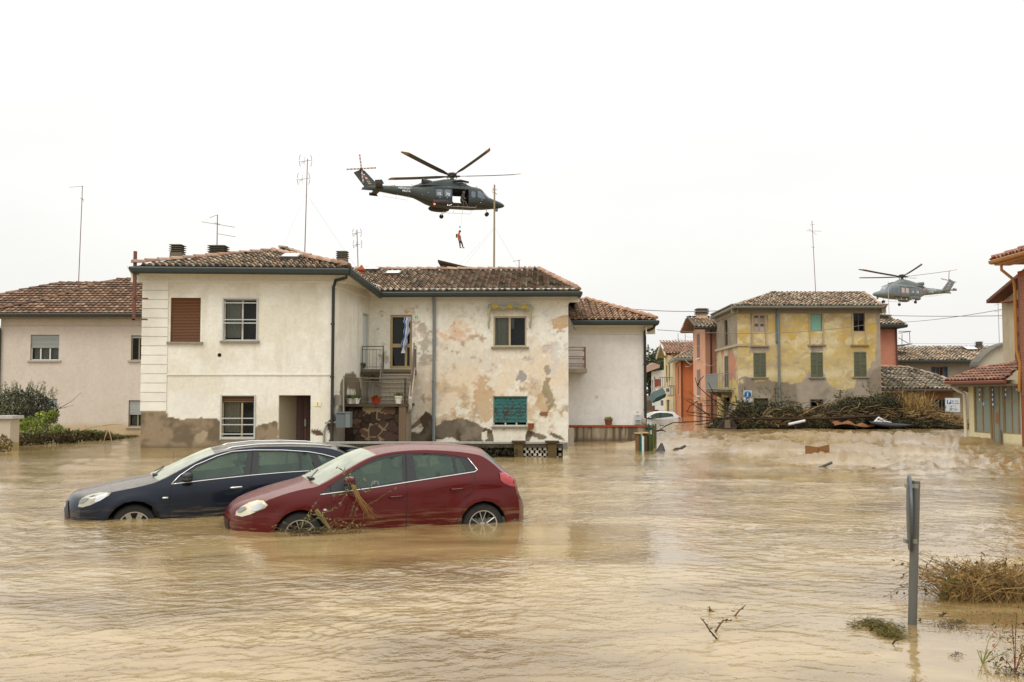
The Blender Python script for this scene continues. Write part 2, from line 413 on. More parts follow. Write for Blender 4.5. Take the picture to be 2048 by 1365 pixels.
def gutter_run(mb, pts, h=.17, d=.13, side=1):
    """half-closed box gutter along a polyline at the eave"""
    prof = [(0, 0), (d*.9, -h*.05), (d, -h*.25), (d*.85, -h*.75), (d*.5, -h), (0, -h)]
    for a, b in zip(pts[:-1], pts[1:]):
        a = np.asarray(a, float); b = np.asarray(b, float); t = b-a; t /= np.linalg.norm(t); o_ = np.cross(t, (0, 0, 1.))*side; o_ /= np.linalg.norm(o_)
        vs = [p+o_*q[0]+np.array([0, 0, q[1]]) for p in (a-t*.04, b+t*.04) for q in prof]; n = len(prof)
        mb.add(vs, [[i, (i+1) % n, n+(i+1) % n, n+i] for i in range(n)]+[list(range(n))[::-1], list(range(n, 2*n))])
def chimney(roof, x, y, z0, z1, w_, d_, col='#6f6858', caps=4, capc='#7a7362', pot=False):
    c = MB(); c.cur = C(col); hz = z1-z0; ch = .3
    c.box(x-w_/2, y-d_/2, z0, x+w_/2, y+d_/2, z1-ch); c.cur = C(capc)
    n = caps; s = ch/n
    for i in range(n):
        b = z1-ch+i*s; k = w_*.54; kd = d_*.54
        c.box(x-w_*.4, y-d_*.4, b, x+w_*.4, y+d_*.4, b+s*.45, col=C(capc)*.45)
        vs = []
        for q, zz in ((1.0, b+s*.4), (1.06, b+s*.6), (.72, b+s*.98)):
            vs += [(x-k*q, y-kd*q, zz), (x+k*q, y-kd*q, zz), (x+k*q, y+kd*q, zz), (x-k*q, y+kd*q, zz)]
        c.add(vs, [[3, 2, 1, 0]]+[[4*l+i_, 4*l+(i_+1) % 4, 4*l+4+(i_+1) % 4, 4*l+4+i_] for l in (0, 1) for i_ in range(4)]+[[8, 9, 10, 11]])
    return c.build('chimney', vrough, roof)
def pipe(parent, pts, r, col, name='drainpipe', n=8, brackets=()):
    p = MB(); p.cur = C(col); p.tube(pts, r, n)
    for q in brackets: p.lathe(q, (0, 0, 1), [(r*1.02, -.03), (r*1.35, -.025), (r*1.35, .025), (r*1.02, .03)], 8)
    return p.build(name, vpaint, parent, smooth='auto')
def text3(parent, s, loc, size, col, face=None, name='lettering', ext=.004, rot=None, align='CENTER', bold=0.0):
    cu = bpy.data.curves.new(name, 'FONT'); cu.body = s; cu.size = size; cu.extrude = ext; cu.align_x = align; cu.align_y = 'CENTER'; cu.offset = bold
    tmp = bpy.data.objects.new('tmp', cu); SC.collection.objects.link(tmp)
    dg = bpy.context.evaluated_depsgraph_get(); dg.update(); me = bpy.data.meshes.new_from_object(tmp.evaluated_get(dg)); bpy.data.objects.remove(tmp)
    M = rot if rot is not None else Matrix(((face.u[0], 0, face.n[0]), (face.u[1], 0, face.n[1]), (0, 1, 0)))
    org = Vector(WORG(parent)) if parent is not None else Vector((0, 0, 0))
    me.transform(Matrix.Translation(Vector([float(q) for q in loc])-org) @ M.to_4x4())
    me.materials.clear(); me.materials.append(mat('ink_'+col, C(col), rough=.6, var=.03))
    o = bpy.data.objects.new(name, me); SC.collection.objects.link(o); o.parent = parent; o['w'] = WORG(parent); return o
def cable(mb, a, b, sag=.3, r=.012, n=14):
    a = np.asarray(a, float); b = np.asarray(b, float); t = np.linspace(0, 1, n)
    mb.tube([a+(b-a)*q-np.array([0, 0, sag*4*q*(1-q)]) for q in t], r, 4)
# ------------------------------------------------------------------ the white corner house (two wings)
def pmask(fc, pts, U, Z, warp=.08, sc=.35, seed=1, raw=False):
    Q = pts if raw else [fc.hit(*p) for p in pts]
    x = U+(fbm(U, Z, sc, seed)-.5)*warp*2+(fbm(U, Z, sc*.25, seed+3)-.5)*warp*.8; y = Z+(fbm(U+50, Z, sc, seed+5)-.5)*warp*2+(fbm(U+50, Z, sc*.25, seed+8)-.5)*warp*.8
    return inpoly(x, y, Q).astype(float)
def blob(fc, px, py, r, U, Z, seed=1, k=.5, ry=None):
    a, b = fc.hit(px, py); ry = ry or r
    d = np.hypot((U-a)/r, (Z-b)/ry)+(fbm(U, Z, r*.8, seed)-.5)*k*2
    return 1-sstep(.9, 1.0, d)
HA = thing('plaster_house', 'large house of peeling white plaster with outside stairs and a brown base', 'house', (-6, 34, 0))
A1 = XY(283, 33.7); B1 = XY(665, 33.95); C1 = XY(738, 37.8); D1 = XY(1137, 37.6); E1 = np.array([D1[0], 47.]); Z0 = np.array([A1[0], 47.])
f1 = Face(A1, B1); f1s = Face(B1, C1); f2 = Face(C1, D1); f2r = Face(D1, E1); fbk = Face(E1, Z0); fl = Face(Z0, A1)
ZT1 = f1.hit(475, 549)[1]; ZT2 = f2.hit(940, 590)[1]
W = {}
W['a'] = f1.rect(341, 596, 401, 684); W['b'] = f1.rect(447, 598, 514, 682); W['c'] = f1.rect(443, 792, 509, 877); W['d'] = f1.rect(557, 791, 621, 890)
W['e'] = f1s.rect(726, 628, 737, 738)
W['f'] = f2.rect(780, 630, 824, 738); W['g'] = f2.rect(987, 633, 1053, 694); W['h'] = f2.rect(986, 793, 1055, 853)
W['d'] = (W['d'][0], -.6, W['d'][2], W['d'][3])
WHITE = lin('#e3dfd1')
def grime(U, Z, base, s=1, amt=.5):
    c = np.ones(U.shape+(3,))*base
    n = fbm(U, Z, 1.1, s, 5); c = mixc(c, base*np.array([.86, .83, .76]), sstep(.48, .66, n)*amt*1.25)
    n = fbm(U*3.2, Z*.5, .8, s+9, 4); c = mixc(c, base*np.array([.84, .82, .77]), sstep(.52, .70, n)*amt*1.1)
    n = fbm(U, Z, .16, s+4, 3); c = c*(1+(n-.5)*.10)[..., None]
    cr_ = np.abs(fbm(U, Z, .22, s+11, 3)-.5); c = mixc(c, base*.72, (1-sstep(.0, .012, cr_))*.35)
    return c
def col1(U, Z):
    c = grime(U, Z, WHITE, 3)
    c = mixc(c, lin('#dbd6cd'), pmask(f1, [(348, 778), (410, 775), (420, 800), (395, 835), (345, 822)], U, Z, .12, .5, 5)*.5)
    m = pmask(f1, [(270, 823), (334, 823), (336, 834), (365, 839), (400, 836), (432, 838), (440, 842), (600, 846), (600, 1000), (270, 1000)], U, Z, .035, .3, 2)
    m *= 1-pmask(f1, [(438, 838), (513, 838), (513, 882), (440, 884)], U, Z, .02, .2, 3)*0
    m2 = pmask(f1, [(509, 856), (520, 850), (545, 845), (557, 845), (557, 1000), (509, 1000)], U, Z, .03, .3, 4)
    m = m*(U < f1.hit(441, 850)[0]) + m2*(U > f1.hit(507, 850)[0])*(U < f1.hit(560, 850)[0])
    m = np.maximum(m, (Z < f1.hit(470, 881)[1])*(U < f1.hit(557, 850)[0])*1.)
    br = lin('#8f7e66'); n = fbm(U, Z, .5, 31, 5)
    bc = np.ones(U.shape+(3,))*br; bc = mixc(bc, lin('#6f614d'), sstep(.48, .66, n)); bc = mixc(bc, lin('#ab9a80'), blob(f1, 408, 868, .12, U, Z, 4)*.8); bc = mixc(bc, lin('#a8977c'), blob(f1, 400, 878, .17, U, Z, 7)*.7)
    bc = mixc(bc, lin('#6c5d43'), 1-sstep(-.05, .16, Z+(fbm(U, Z, .3, 8)-.5)*.1))
    bc *= (1+(fbm(U, Z, .09, 12, 3)-.5)*.22)[..., None]
    c = np.where(m[..., None] > .5, bc, c)
    p = np.maximum(pmask(f1, [(622, 858), (640, 861), (650, 868), (636, 872), (622, 866)], U, Z, .05, .15, 9), pmask(f1, [(652, 845), (664, 838), (666, 897), (655, 897), (660, 870)], U, Z, .06, .2, 13))
    c = mixc(c, lin('#5c4a38'), p)
    return c
def col1s(U, Z):
    c = grime(U, Z, WHITE*.97, 8)
    s = sstep(.55, .7, fbm(U*6, Z*.35, .8, 77, 4)); c = mixc(c, lin('#b9b1a0'), s*.5)
    u_, z_ = f1s.hit(702, 800); d = np.hypot((U-u_)/1.25, (Z-z_)/1.0)+(fbm(U, Z, .25, 6)-.5)*.35
    ring = (np.abs(d-.72) < .26)*(Z > z_-.75); c = mixc(c, lin('#6d5c3c'), ring*.9)
    c = mixc(c, lin('#5b5040'), (1-sstep(-.2, .5, Z-1.3+(fbm(U, Z, .4, 2)-.5)*1.2))*.8)
    return c
def col2(U, Z):
    c = grime(U, Z, WHITE*.985, 21, .4)
    px = 738+(U/f2.L)*(1137-738); py = 790-(Z-CAM_H)/37.7*1991
    G = lambda x, y, rx, ry: np.exp(-((px-x)/rx)**2-((py-y)/ry)**2)
    n1, n2, n3, n4 = fbm(U, Z, .9, 41, 6, .58), fbm(U, Z, .55, 52, 6, .6), fbm(U, Z, .4, 63, 5, .6), fbm(U, Z, 1.4, 74, 5, .6)
    def lay(c, colr, wgt, n, lo=.62, hi=.66, amt=1.):
        lo, hi, amt = lo-.015, hi+.05, amt*.85
        n = n+(nf-.5)*.55+(nf2-.5)*.22; cc = lin(colr); cc = cc*.82+cc.mean()*.18
        return mixc(c, cc, sstep(lo, hi, n+wgt*.32-.12)*amt)
    nf = fbm(U, Z, .17, 99, 4, .65); nf2 = fbm(U, Z, .07, 88, 2)
    dirt = G(900, 770, 90, 60)+G(960, 710, 80, 40)+G(1090, 760, 60, 80)
    c = lay(c, '#d9cdb4', dirt*1.1+.15, n4, .5, .66, .8)
    c = lay(c, '#d2c6b2', G(930, 730, 100, 40)*1.2+G(1090, 690, 50, 35)*.9, n2, amt=.8)
    c = lay(c, '#dfc8a4', G(900, 655, 70, 22)*.8+G(900, 780, 80, 65)*1.5+G(1100, 740, 45, 50)*1.1+G(1010, 790, 40, 60)*.9, n1, .58, .66, .85)
    c = lay(c, '#c6a97c', G(905, 780, 75, 45)*.95+G(1080, 810, 40, 50)*1.1+G(880, 840, 70, 15), n3, .6, .68, .85)
    c = lay(c, '#bb9764', G(966, 800, 20, 44)*1.3+G(1085, 800, 13, 45)*1.3+G(1110, 815, 26, 30)*.8+G(890, 845, 70, 14)*1.0, n2, .62, .67, .85)
    c = lay(c, '#d9ae8a', G(915, 668, 45, 18)*1.05+G(960, 765, 25, 25)*.6+G(1100, 700, 25, 14)*.7+G(875, 655, 20, 20)*.9, n3, .64, .68, .85)
    c = lay(c, '#a89a83', G(850, 690, 18, 55)*1.15+G(790, 690, 30, 40)*.55, n3, .6, .64, .95)
    c = lay(c, '#c9c3bd', G(1118, 700, 26, 32)*1.4+G(1100, 640, 30, 30)*.4, n1, .6, .65, .85)
    c = mixc(c, lin('#8f8b87'), blob(f2, 1043, 755, .21, U, Z, 8, .7)*.85)
    c = mixc(c, lin('#8c8473'), blob(f2, 1094, 740, .13, U, Z, 18, .5, .18)*.8)
    st = pmask(f2, [(1091, 752), (1098, 752), (1100, 775), (1108, 800), (1106, 815), (1098, 822), (1095, 800), (1086, 785)], U, Z, .12, .3, 33); c = mixc(c, lin('#8f8160'), st*.85)
    # bare brick
    bm = pmask(f2, [(1101, 642), (1118, 634), (1131, 630), (1139, 632), (1139, 652), (1120, 660), (1106, 657)], U, Z, .03, .3, 71)
    row = np.floor(Z/.075); bx = (U+row*.13) % .26; mort = ((Z % .075) < .014) | (bx < .014)
    bc = np.where(mort[..., None], lin('#c8b597'), lin('#bfa07c')*(1+(fbm(U, Z, .12, 3)-.5)*.25)[..., None]); c = np.where(bm[..., None] > .5, bc, c)
    c = mixc(c, lin('#c98a58'), pmask(f2, [(806, 622), (815, 619), (823, 624), (812, 628)], U, Z, .12, .1, 44)*.8)
    # bare cement band
    m = pmask(f2, [(800, 860), (822, 852), (838, 840), (850, 824), (862, 828), (873, 852), (890, 842), (925, 838), (945, 842), (965, 855), (985, 862), (990, 876), (1002, 886), (985, 890), (945, 905), (800, 905)], U, Z, .06, .3, 15)
    m2 = pmask(f2, [(1058, 862), (1068, 864), (1092, 872), (1096, 878), (1080, 880), (1066, 872), (1060, 880), (1062, 900), (1052, 900), (1052, 870)], U, Z, .05, .2, 25)
    m3 = pmask(f2, [(1102, 865), (1122, 872), (1132, 884), (1112, 876), (1100, 870)], U, Z, .03, .2, 26)
    m4 = pmask(f2, [(1078, 825), (1098, 822), (1092, 834), (1080, 832)], U, Z, .03, .2, 27)
    cem = lin('#6e6455')*np.ones(U.shape+(3,)); cem = mixc(cem, lin('#55493a'), sstep(.45, .6, fbm(U, Z, .5, 81))); cem = mixc(cem, lin('#7d7362'), sstep(.56, .6, fbm(U, Z, .8, 85)))
    cem = cem*(1+(fbm(U, Z, .1, 5, 3)-.5)*.3)[..., None]
    hole = np.maximum(pmask(f2, [(872, 880), (905, 876), (925, 888), (872, 895)], U, Z, .06, .2, 91), pmask(f2, [(962, 866), (975, 864), (976, 876), (966, 884)], U, Z, .06, .2, 92))
    hole = np.maximum(hole, pmask(f2, [(818, 862), (840, 848), (850, 855), (836, 870)], U, Z, .08, .2, 93))
    hole = np.maximum(hole, pmask(f2, [(985, 860), (1055, 860), (1055, 900), (990, 900)], U, Z, .03, .2, 94))
    m = np.clip(m-hole, 0, 1); m = np.maximum(np.maximum(m, m2), np.maximum(m3, m4*.8)); c = np.where(m[..., None] > .5, cem, c)
    c = mixc(c, lin('#a8794e'), m4*.4)
    return c
wl = MB()
wall(wl, f1, -1.2, ZT1, [W[k] for k in 'abcd'], col1, .045, rcol=lin('#cfc5ae'), reveal=.22)
wall(wl, f1s, -1.2, ZT2+.3, [W['e']], col1s, .07, rcol=lin('#cfc5ae'))
wall(wl, f2, -1.2, ZT2, [W[k] for k in 'fgh'], col2, .04, rcol=lin('#cfc5ae'))
for fc in (f2r, fbk, fl): wall(wl, fc, -1.2, ZT2 if fc is not fl else ZT2, [], lambda U, Z: grime(U, Z, WHITE, 3), .3)
wl.build('wall', plaster, HA)
# quoins
q = MB(); ua, ub = 0., f1.hit(335, 700)[0]; ztop = f1.hit(300, 562)[1]; zb = f1.hit(300, 822)[1]; nq = 14
for i in range(nq):
    a = zb+(ztop-zb)*i/nq; b = zb+(ztop-zb)*(i+1)/nq-.022
    q.cur = WHITE*random.Random(i).uniform(.95, 1.02); f1.box(q, -.03, a, ub, b, .002, .03)
q.build('corner_quoins', mat('stone_trim', vcol=True, rough=.9, var=.07, vscale=2.5, bump=.3), HA)
q = MB(); q.cur = WHITE*.93; zs_ = f1.hit(500, 750)[1]; f1.box(q, ub, zs_-.02, f1.L+.02, zs_+.02, .002, .03); q.build('string_course', plaster, HA)
# cornice under the eaves
GZ = f1.hit(475, 541)[1]
def cornice(parent, faces, zt, out=.42, col=WHITE):
    m = MB(); m.cur = col
    for fc, zz, a, b in faces:
        fc.box(m, a, zz-.30, b, zz-.22, .003, .06); fc.box(m, a, zz-.22, b, zz-.02, .002, .035)
        n = 6; P0 = []
        for d, z in ((.035, zz-.02), (.10, zz+.02), (out-.1, zz+.13), (out, zz+.16), (out, zz+.20), (.0, zz+.22)): P0.append((d, z))
        vs = [fc.P(u, z, d) for u in (a, b) for d, z in P0]; k = len(P0)
        m.add(vs, [[i, (i+1) % k, k+(i+1) % k, k+i][::-1] for i in range(k)]+[list(range(k)), list(range(k, 2*k))[::-1]])
    return m.build('cornice', plaster, parent)
cornice(HA, [(f1, ZT1, -.42, f1.L+.42), (f1s, ZT2+.16, -.1, f1s.L), (f2, ZT2, -.1, f2.L+.42), (f2r, ZT2, -.1, f2r.L)], 0)
# roof
zg1 = f1.hit(475, 535, .45)[1]; zg2 = f2.hit(940, 584, .45)[1]
FL = np.array([*(XY(262, 33.15)), zg1]); FR = np.array([*(XY(694, 33.4)), zg1-.03]); VR = np.array([*(XY(757, 37.3)), zg2]); DR = np.array([*(XY(1158, 37.1)), zg2])
AP = atY(546, 504, 36.9); J = np.array([AP[0]+.1, 42.4, 7.12]); RR = atY(1078, 547, 42.4); RR[2] = J[2]; BL = np.array([FL[0], 47.4, zg2]); BR = np.array([DR[0], 47.4, zg2]); FLm = FL.copy()
rf = MB()
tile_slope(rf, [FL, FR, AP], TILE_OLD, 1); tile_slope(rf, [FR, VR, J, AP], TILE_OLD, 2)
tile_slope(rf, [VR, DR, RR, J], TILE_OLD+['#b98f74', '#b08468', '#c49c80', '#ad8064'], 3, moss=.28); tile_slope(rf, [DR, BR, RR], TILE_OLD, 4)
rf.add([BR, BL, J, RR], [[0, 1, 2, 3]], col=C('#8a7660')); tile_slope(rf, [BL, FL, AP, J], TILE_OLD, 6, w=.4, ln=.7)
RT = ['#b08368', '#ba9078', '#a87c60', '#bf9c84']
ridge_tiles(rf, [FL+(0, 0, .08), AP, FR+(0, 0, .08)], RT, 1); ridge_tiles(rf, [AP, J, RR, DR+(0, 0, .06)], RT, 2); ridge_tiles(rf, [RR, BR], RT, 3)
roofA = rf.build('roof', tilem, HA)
roofA['w'] = WORG(HA)
chimney(roofA, -12.3, 36.4, 5.6, atY(343, 490, 36.4)[2], .42, .5); chimney(roofA, atY(437, 500, 38.5)[0], 38.5, 6.0, atY(437, 492, 38.5)[2], .62, .6, col='#7a7058')
chimney(roofA, atY(685, 500, 38.6)[0], 38.6, 5.9, atY(685, 503, 38.6)[2], .40, .4)
c = MB(); c.cur = C('#9c5236'); x, y = atY(723, 540, 39.3)[:2]; zt = atY(723, 531, 39.3)[2]; c.box(x-.1, y-.1, 6.1, x+.1, y+.1, zt-.22); c.box(x-.15, y-.15, zt-.22, x+.15, y+.15, zt-.16)
c.add([(x-.14, y-.14, zt-.16), (x+.14, y-.14, zt-.16), (x+.14, y+.14, zt-.16), (x-.14, y+.14, zt-.16), (x, y, zt+.03)], [[0, 1, 4], [1, 2, 4], [2, 3, 4], [3, 0, 4]]); c.build('chimney', vrough, roofA)['label'] = 'small terracotta chimney pot'
def plane_hit(P, px, py):
    P = [np.asarray(p, float) for p in P]; n = np.cross(P[1]-P[0], P[2]-P[0]); d = ray(px, py); t = np.dot(P[0]-np.array([0, 0, CAM_H]), n)/np.dot(d, n); return np.array([0, 0, CAM_H])+d*t, n/np.linalg.norm(n)*(1 if n[2] > 0 else -1)
def skylight(P, px, py, w_, h_, roof):
    p, n = plane_hit(P, px, py); e_ = P[1]-P[0]; e_ = e_/np.linalg.norm(e_); s = np.cross(n, e_); m = MB(); m.cur = C('#4a3f35')
    m.obox(p-e_*w_/2-s*h_/2+n*.02, e_*w_, s*h_, n*.17); m.cur = (.8, .82, .82); m.obox(p-e_*(w_/2-.06)-s*(h_/2-.06)+n*.188, e_*(w_-.12), s*(h_-.12), n*.01)
    m.build('skylight', mat('skylight', vcol=True, rough=.15, var=.03, spec=.8), roof)
skylight([FL, FR, AP], 582, 521, .62, .75, roofA); skylight([VR, DR, RR], 787, 553, .62, .7, roofA); skylight([VR, DR, RR], 740, 545, .8, .6, roofA)
# roof hatch gable behind the ridge
m = MB(); p = atY(880, 545, 44); q = atY(962, 545, 44); t = atY(882, 527, 44); m.cur = C('#8c7458'); m.add([p, q, t+(0, 0, -.08)], [[0, 1, 2]]); m.cur = C('#3f332b'); m.prism([t+(-.12, -.3, .02), q+(.2, -.3, -.05), q+(.2, -.3, .02), t+(-.12, -.3, .12)], (0, 2.2, 0))
m.build('roof_dormer', vrough, roofA)
m = MB(); p = atY(857, 541, 43.5); m.cur = C('#3c3a36'); m.box(p[0]-.18, 43.3, 6.9, p[0]+.18, 43.7, p[2]); m.box(p[0]-.25, 43.25, p[2], p[0]+.25, 43.75, p[2]+.07); m.build('chimney', vrough, roofA)['label'] = 'low dark chimney behind the ridge'
g = MB(); gutter_run(g, [FL, FR], .24, .15); gutter_run(g, [FR, VR], .24, .15); gutter_run(g, [VR, DR], .2, .15); gutter_run(g, [DR, BR], .2, .15); gutter_run(g, [BL, FL], .2, .15)
g.build('gutter', wgutter, HA)
P = lambda fc, px, py, d=.1: fc.P(*fc.hit(px, py, d), d)
b0 = FR+(-.04, -.05, -.2); pipe(HA, [b0, b0+(-.02, .05, -.12), P(f1, 672, 558, .14)+(0, 0, -.05), P(f1, 667, 575, .1), f1.P(f1.L-.0, -.9, .1)], .055, '#2a2d2b', brackets=[f1.P(f1.L, z, .1) for z in (.8, 2.4, 4.2)])
pp = f2.hit(869, 600)[0]; pipe(HA, [f2.P(pp, ZT2+.2, .42), f2.P(pp, ZT2-.05, .3), f2.P(pp, ZT2-.35, .09), f2.P(pp, -.9, .09)], .06, '#7d8688', brackets=[f2.P(pp, z, .09) for z in (.9, 2.3, 3.9)])
# windows
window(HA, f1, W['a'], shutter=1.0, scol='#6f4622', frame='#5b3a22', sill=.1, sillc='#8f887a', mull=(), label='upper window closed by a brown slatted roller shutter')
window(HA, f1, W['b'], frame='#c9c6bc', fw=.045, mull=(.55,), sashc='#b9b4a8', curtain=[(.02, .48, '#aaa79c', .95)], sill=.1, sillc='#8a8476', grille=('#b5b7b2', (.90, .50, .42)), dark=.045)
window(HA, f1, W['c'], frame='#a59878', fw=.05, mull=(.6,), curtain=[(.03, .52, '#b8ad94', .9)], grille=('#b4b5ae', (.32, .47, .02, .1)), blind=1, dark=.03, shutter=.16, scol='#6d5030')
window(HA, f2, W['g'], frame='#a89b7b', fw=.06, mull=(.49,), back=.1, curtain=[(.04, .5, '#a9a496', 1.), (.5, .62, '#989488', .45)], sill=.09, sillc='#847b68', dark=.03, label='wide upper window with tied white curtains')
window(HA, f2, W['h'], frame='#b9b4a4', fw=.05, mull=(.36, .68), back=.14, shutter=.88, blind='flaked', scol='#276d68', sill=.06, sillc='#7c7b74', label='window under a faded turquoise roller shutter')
# turquoise paint flakes are patches of bare wood on the shutter
# front door in its porch
u0, z0, u1, z1 = W['d']; d = MB(); uo = u0+(u1-u0)*.42
d.cur = C('#9c917b'); d.add([f1.P(u0, z0, -.2), f1.P(uo, z0, -.95), f1.P(uo, z1, -.95), f1.P(u0, z1, -.2)], [[0, 1, 2, 3]]); d.add([f1.P(u1, z0, -.2), f1.P(u1, z0, -.95), f1.P(u1, z1, -.95), f1.P(u1, z1, -.2)], [[0, 1, 2, 3]])
d.add([f1.P(u0, z1, -.2), f1.P(u1, z1, -.2), f1.P(u1, z1, -.95), f1.P(uo, z1, -.95)], [[0, 1, 2, 3]]); d.build('porch_recess', plaster, HA)
d = MB(); d.cur = C('#46271a')
f1.box(d, uo, z0, u1, z1, -.98, -.9)
for k in range(5):
    a = uo+.05+k*(u1-uo-.1)/5; f1.box(d, a+.02, z0, a+(u1-uo-.1)/5-.02, z1-.1, -.9, -.875, col=C('#3a1f14') if k % 2 else C('#52301f'))
dd = d.build('front_door', vpaint, HA); h = MB(); h.cur = (.25, .24, .22); f1.box(h, uo+.28, .7, uo+.34, .95, -.87, -.83); h.build('handle', vpaint, dd)
def plate(parent, fc, rc, txt, col='#e8dcb0', ink='#4b4a3c', size=None):
    m = MB(); m.cur = C(col); fc.box(m, *rc, .004, .022); o = m.build('house_number', vpaint, parent)
    text3(o, txt, fc.P((rc[0]+rc[2])/2, (rc[1]+rc[3])/2, .024), size or (rc[3]-rc[1])*.85, ink, face=fc)
plate(HA, f1, f1.rect(629, 804, 642, 813), '2')
plate(HA, f2, f2.rect(828, 631, 838, 639), '63', col='#cfe0c4', ink='#2f5a3a')
m = MB(); u, z = f1.hit(439, 710.5); m.lathe(f1.P(u, z, -.01), (*f1.n, 0), [(.0, .016), (.05, .018), (.055, .022), (.065, .02), (.066, 0)], 14, col=(.015, .015, .014)); m.build('vent_hole', vrough, HA)
# upper balcony doors
def adoor(rc, fc, frame, split, leafs, lab, dark=.02, tint=None):
    u0, z0, u1, z1 = rc; d = MB(); d.cur = C(frame); fw = .09
    fc.box(d, u0, z0, u0+fw, z1, -.12, -.04); fc.box(d, u1-fw, z0, u1, z1, -.12, -.04); fc.box(d, u0+fw, z1-fw, u1-fw, z1, -.12, -.042); fc.box(d, u0+fw, z0, u1-fw, z0+fw*1.2, -.12, -.042)
    zm = z0+(z1-z0)*split; fc.box(d, u0+fw, zm-.07, u1-fw, zm+.07, -.12, -.05)
    for l in leafs: fc.box(d, u0+(u1-u0)*l-.045, z0+fw*1.2, u0+(u1-u0)*l+.045, zm-.07, -.115, -.052)
    o = d.build('balcony_door', vpaint, HA); o['label'] = lab
    g = MB(); g.add([fc.P(u0+fw, z0+.1, -.08), fc.P(u1-fw, z0+.1, -.08), fc.P(u1-fw, z1-fw, -.08), fc.P(u0+fw, z1-fw, -.08)], [[0, 1, 2, 3]]); g.build('pane', pane_m, o)
    i = MB(); i.cur = (dark, dark*.9, dark*.8) if tint is None else C(tint); fc.box(i, u0, z0, u1, z1, -.3, -.2); i.build('room_interior', vpaint, o)
    h = MB(); h.cur = (.03, .03, .03); fc.box(h, u1-fw-.32, zm-.03, u1-fw-.16, zm+.01, -.05, -.02); h.build('handle', vpaint, o)
adoor(W['f'], f2, '#a08c63', .43, (.72,), 'glazed tan door at the top of the stairs')
u0, z0, u1, z1 = W['e']; d = MB(); d.cur = C('#9fb0b4'); f1s.box(d, u0, z0, u1, z1, -.14, -.08); f1s.box(d, u0+.1, z0+.1, u1-.1, z1-.1, -.08, -.06, col=C('#b9c6c6')); d.build('side_door', vpaint, HA)['label'] = 'narrow pale blue door on the side wall'
# awning remnant over the wide upper window
m = MB(); rng = random.Random(4); a0, a1 = f2.hit(977, 620)[0], f2.hit(1063, 620)[0]; zt = f2.hit(1000, 610)[1]; n = 44; G = []; cl = []
for i in range(n):
    t = i/(n-1); u = a0+(a1-a0)*t; col = C('#b0963e') if int(t*9) % 3 == 1 else C('#8d8972'); w_ = .015*math.sin(t*31)+.015*math.sin(t*13)
    G.append([f2.P(u, zt+w_, .03), f2.P(u, zt-.01+w_*.6, .3+w_), f2.P(u, zt-.13+w_, .33), f2.P(u, zt-.26+w_*.9+(.05 if .1 < t < .9 else -.02), .26-w_)]); cl.append([col, col*.95, col*.9, C('#8f8a6c')])
m.grid(np.array(G), col=np.array(cl))
for a in (a0-.02, a1-.09):                                       # hanging side flaps
    G = []; cl = []
    for j in range(9):
        z = zt-.08-j*.105; s = math.sin(j*1.7)*.02; wd = .13-.008*j; G.append([f2.P(a+s, z, .28-.02*j), f2.P(a+wd*.5+s, z, .33-.02*j), f2.P(a+wd+s, z, .24-.02*j)]); cl.append([C('#a3a08d'), C('#b9b6a2') if j % 3 else C('#c4ad55'), C('#8c8a78')])
    m.grid(np.array(G), col=np.array(cl))
m.build('awning', mat('canvas', vcol=True, rough=.95, var=.15, vscale=20, spec=.1), HA, smooth=True)
# landing, stairs, terrace
zl = f2.hit(800, 739)[1]; XL = XY(724, 36.9)[0]; m = MB(); m.cur = C('#6d6351')
m.box(XL, 36.75, zl-.22, -3.62, 37.85, zl-.02); m.cur = C('#4a4336'); m.box(XL-.02, 36.7, zl-.24, -3.6, 36.76, zl-.12)
m.build('landing_slab', vrough, HA)
TZ = atY(740, 808, 35.25)[2]; XS0 = -4.75; XS1 = -3.72; ns = 7; m = MB()
for i in range(ns):
    y0 = 35.75+i*(36.75-35.75)/ns; zz = TZ+(zl-.2-TZ)*(i+1)/ns; m.cur = C('#8b8272')*random.Random(i).uniform(.8, 1.05)
    m.box(XS0, y0, TZ-.3, XS1, y0+.145, zz-.035); m.box(XS0-.02, y0-.025, zz-.035, XS1+.02, y0+.14, zz, col=C('#a49a86')*random.Random(i+9).uniform(.8, 1))
m.prism([(XS1+.02, 35.6, TZ-.2), (XS1+.02, 36.75, zl-.35), (XS1+.02, 36.75, zl-.05), (XS1+.02, 35.6, TZ+.18)], (.12, 0, 0), col=C('#b5aa96'))
m.build('staircase', vrough, HA)
# random-stone terrace wall with pale mortar veins
fT = Face((-6.35, 35.2), (-3.78, 35.2)); rng = random.Random(12)
cells = np.array([(rng.uniform(0, fT.L), rng.uniform(-.2, TZ)) for _ in range(52)]); ccol = [C(rng.choice(['#4a3a30', '#5b473a', '#3c2f27', '#6a5242', '#54423a', '#48382c']), rng.uniform(.7, 1.2)) for _ in cells]
def colT(U, Z):
    Uw = U+(fbm(U, Z, .4, 3)-.5)*.14; Zw = Z+(fbm(U, Z+9, .4, 4)-.5)*.14
    d = np.stack([np.hypot(Uw-a, (Zw-b)*1.15) for a, b in cells]); o_ = np.sort(d, 0); ed = o_[1]-o_[0]; idx = d.argmin(0)
    c = np.array(ccol)[idx]*.72*(1+(fbm(U, Z, .12, 6)-.5)*.4)[..., None]
    t = U+(.9-Z)*.2; vein = (t > 1.0)*(t < 2.0)*(fbm(U, Z, .45, 9) > .47)
    return mixc(c, np.where(vein[..., None] > 0, lin('#837359'), lin('#1f1813')), (ed < .032)*1.)
m = MB(); wall(m, fT, -.9, TZ-.1, [], colT, .035); fTs = Face((-3.78, 35.2), (-3.78, 37.5)); wall(m, fTs, -.9, TZ-.1, [], lambda U, Z: grime(U, Z, lin('#8d8270'), 6), .2)
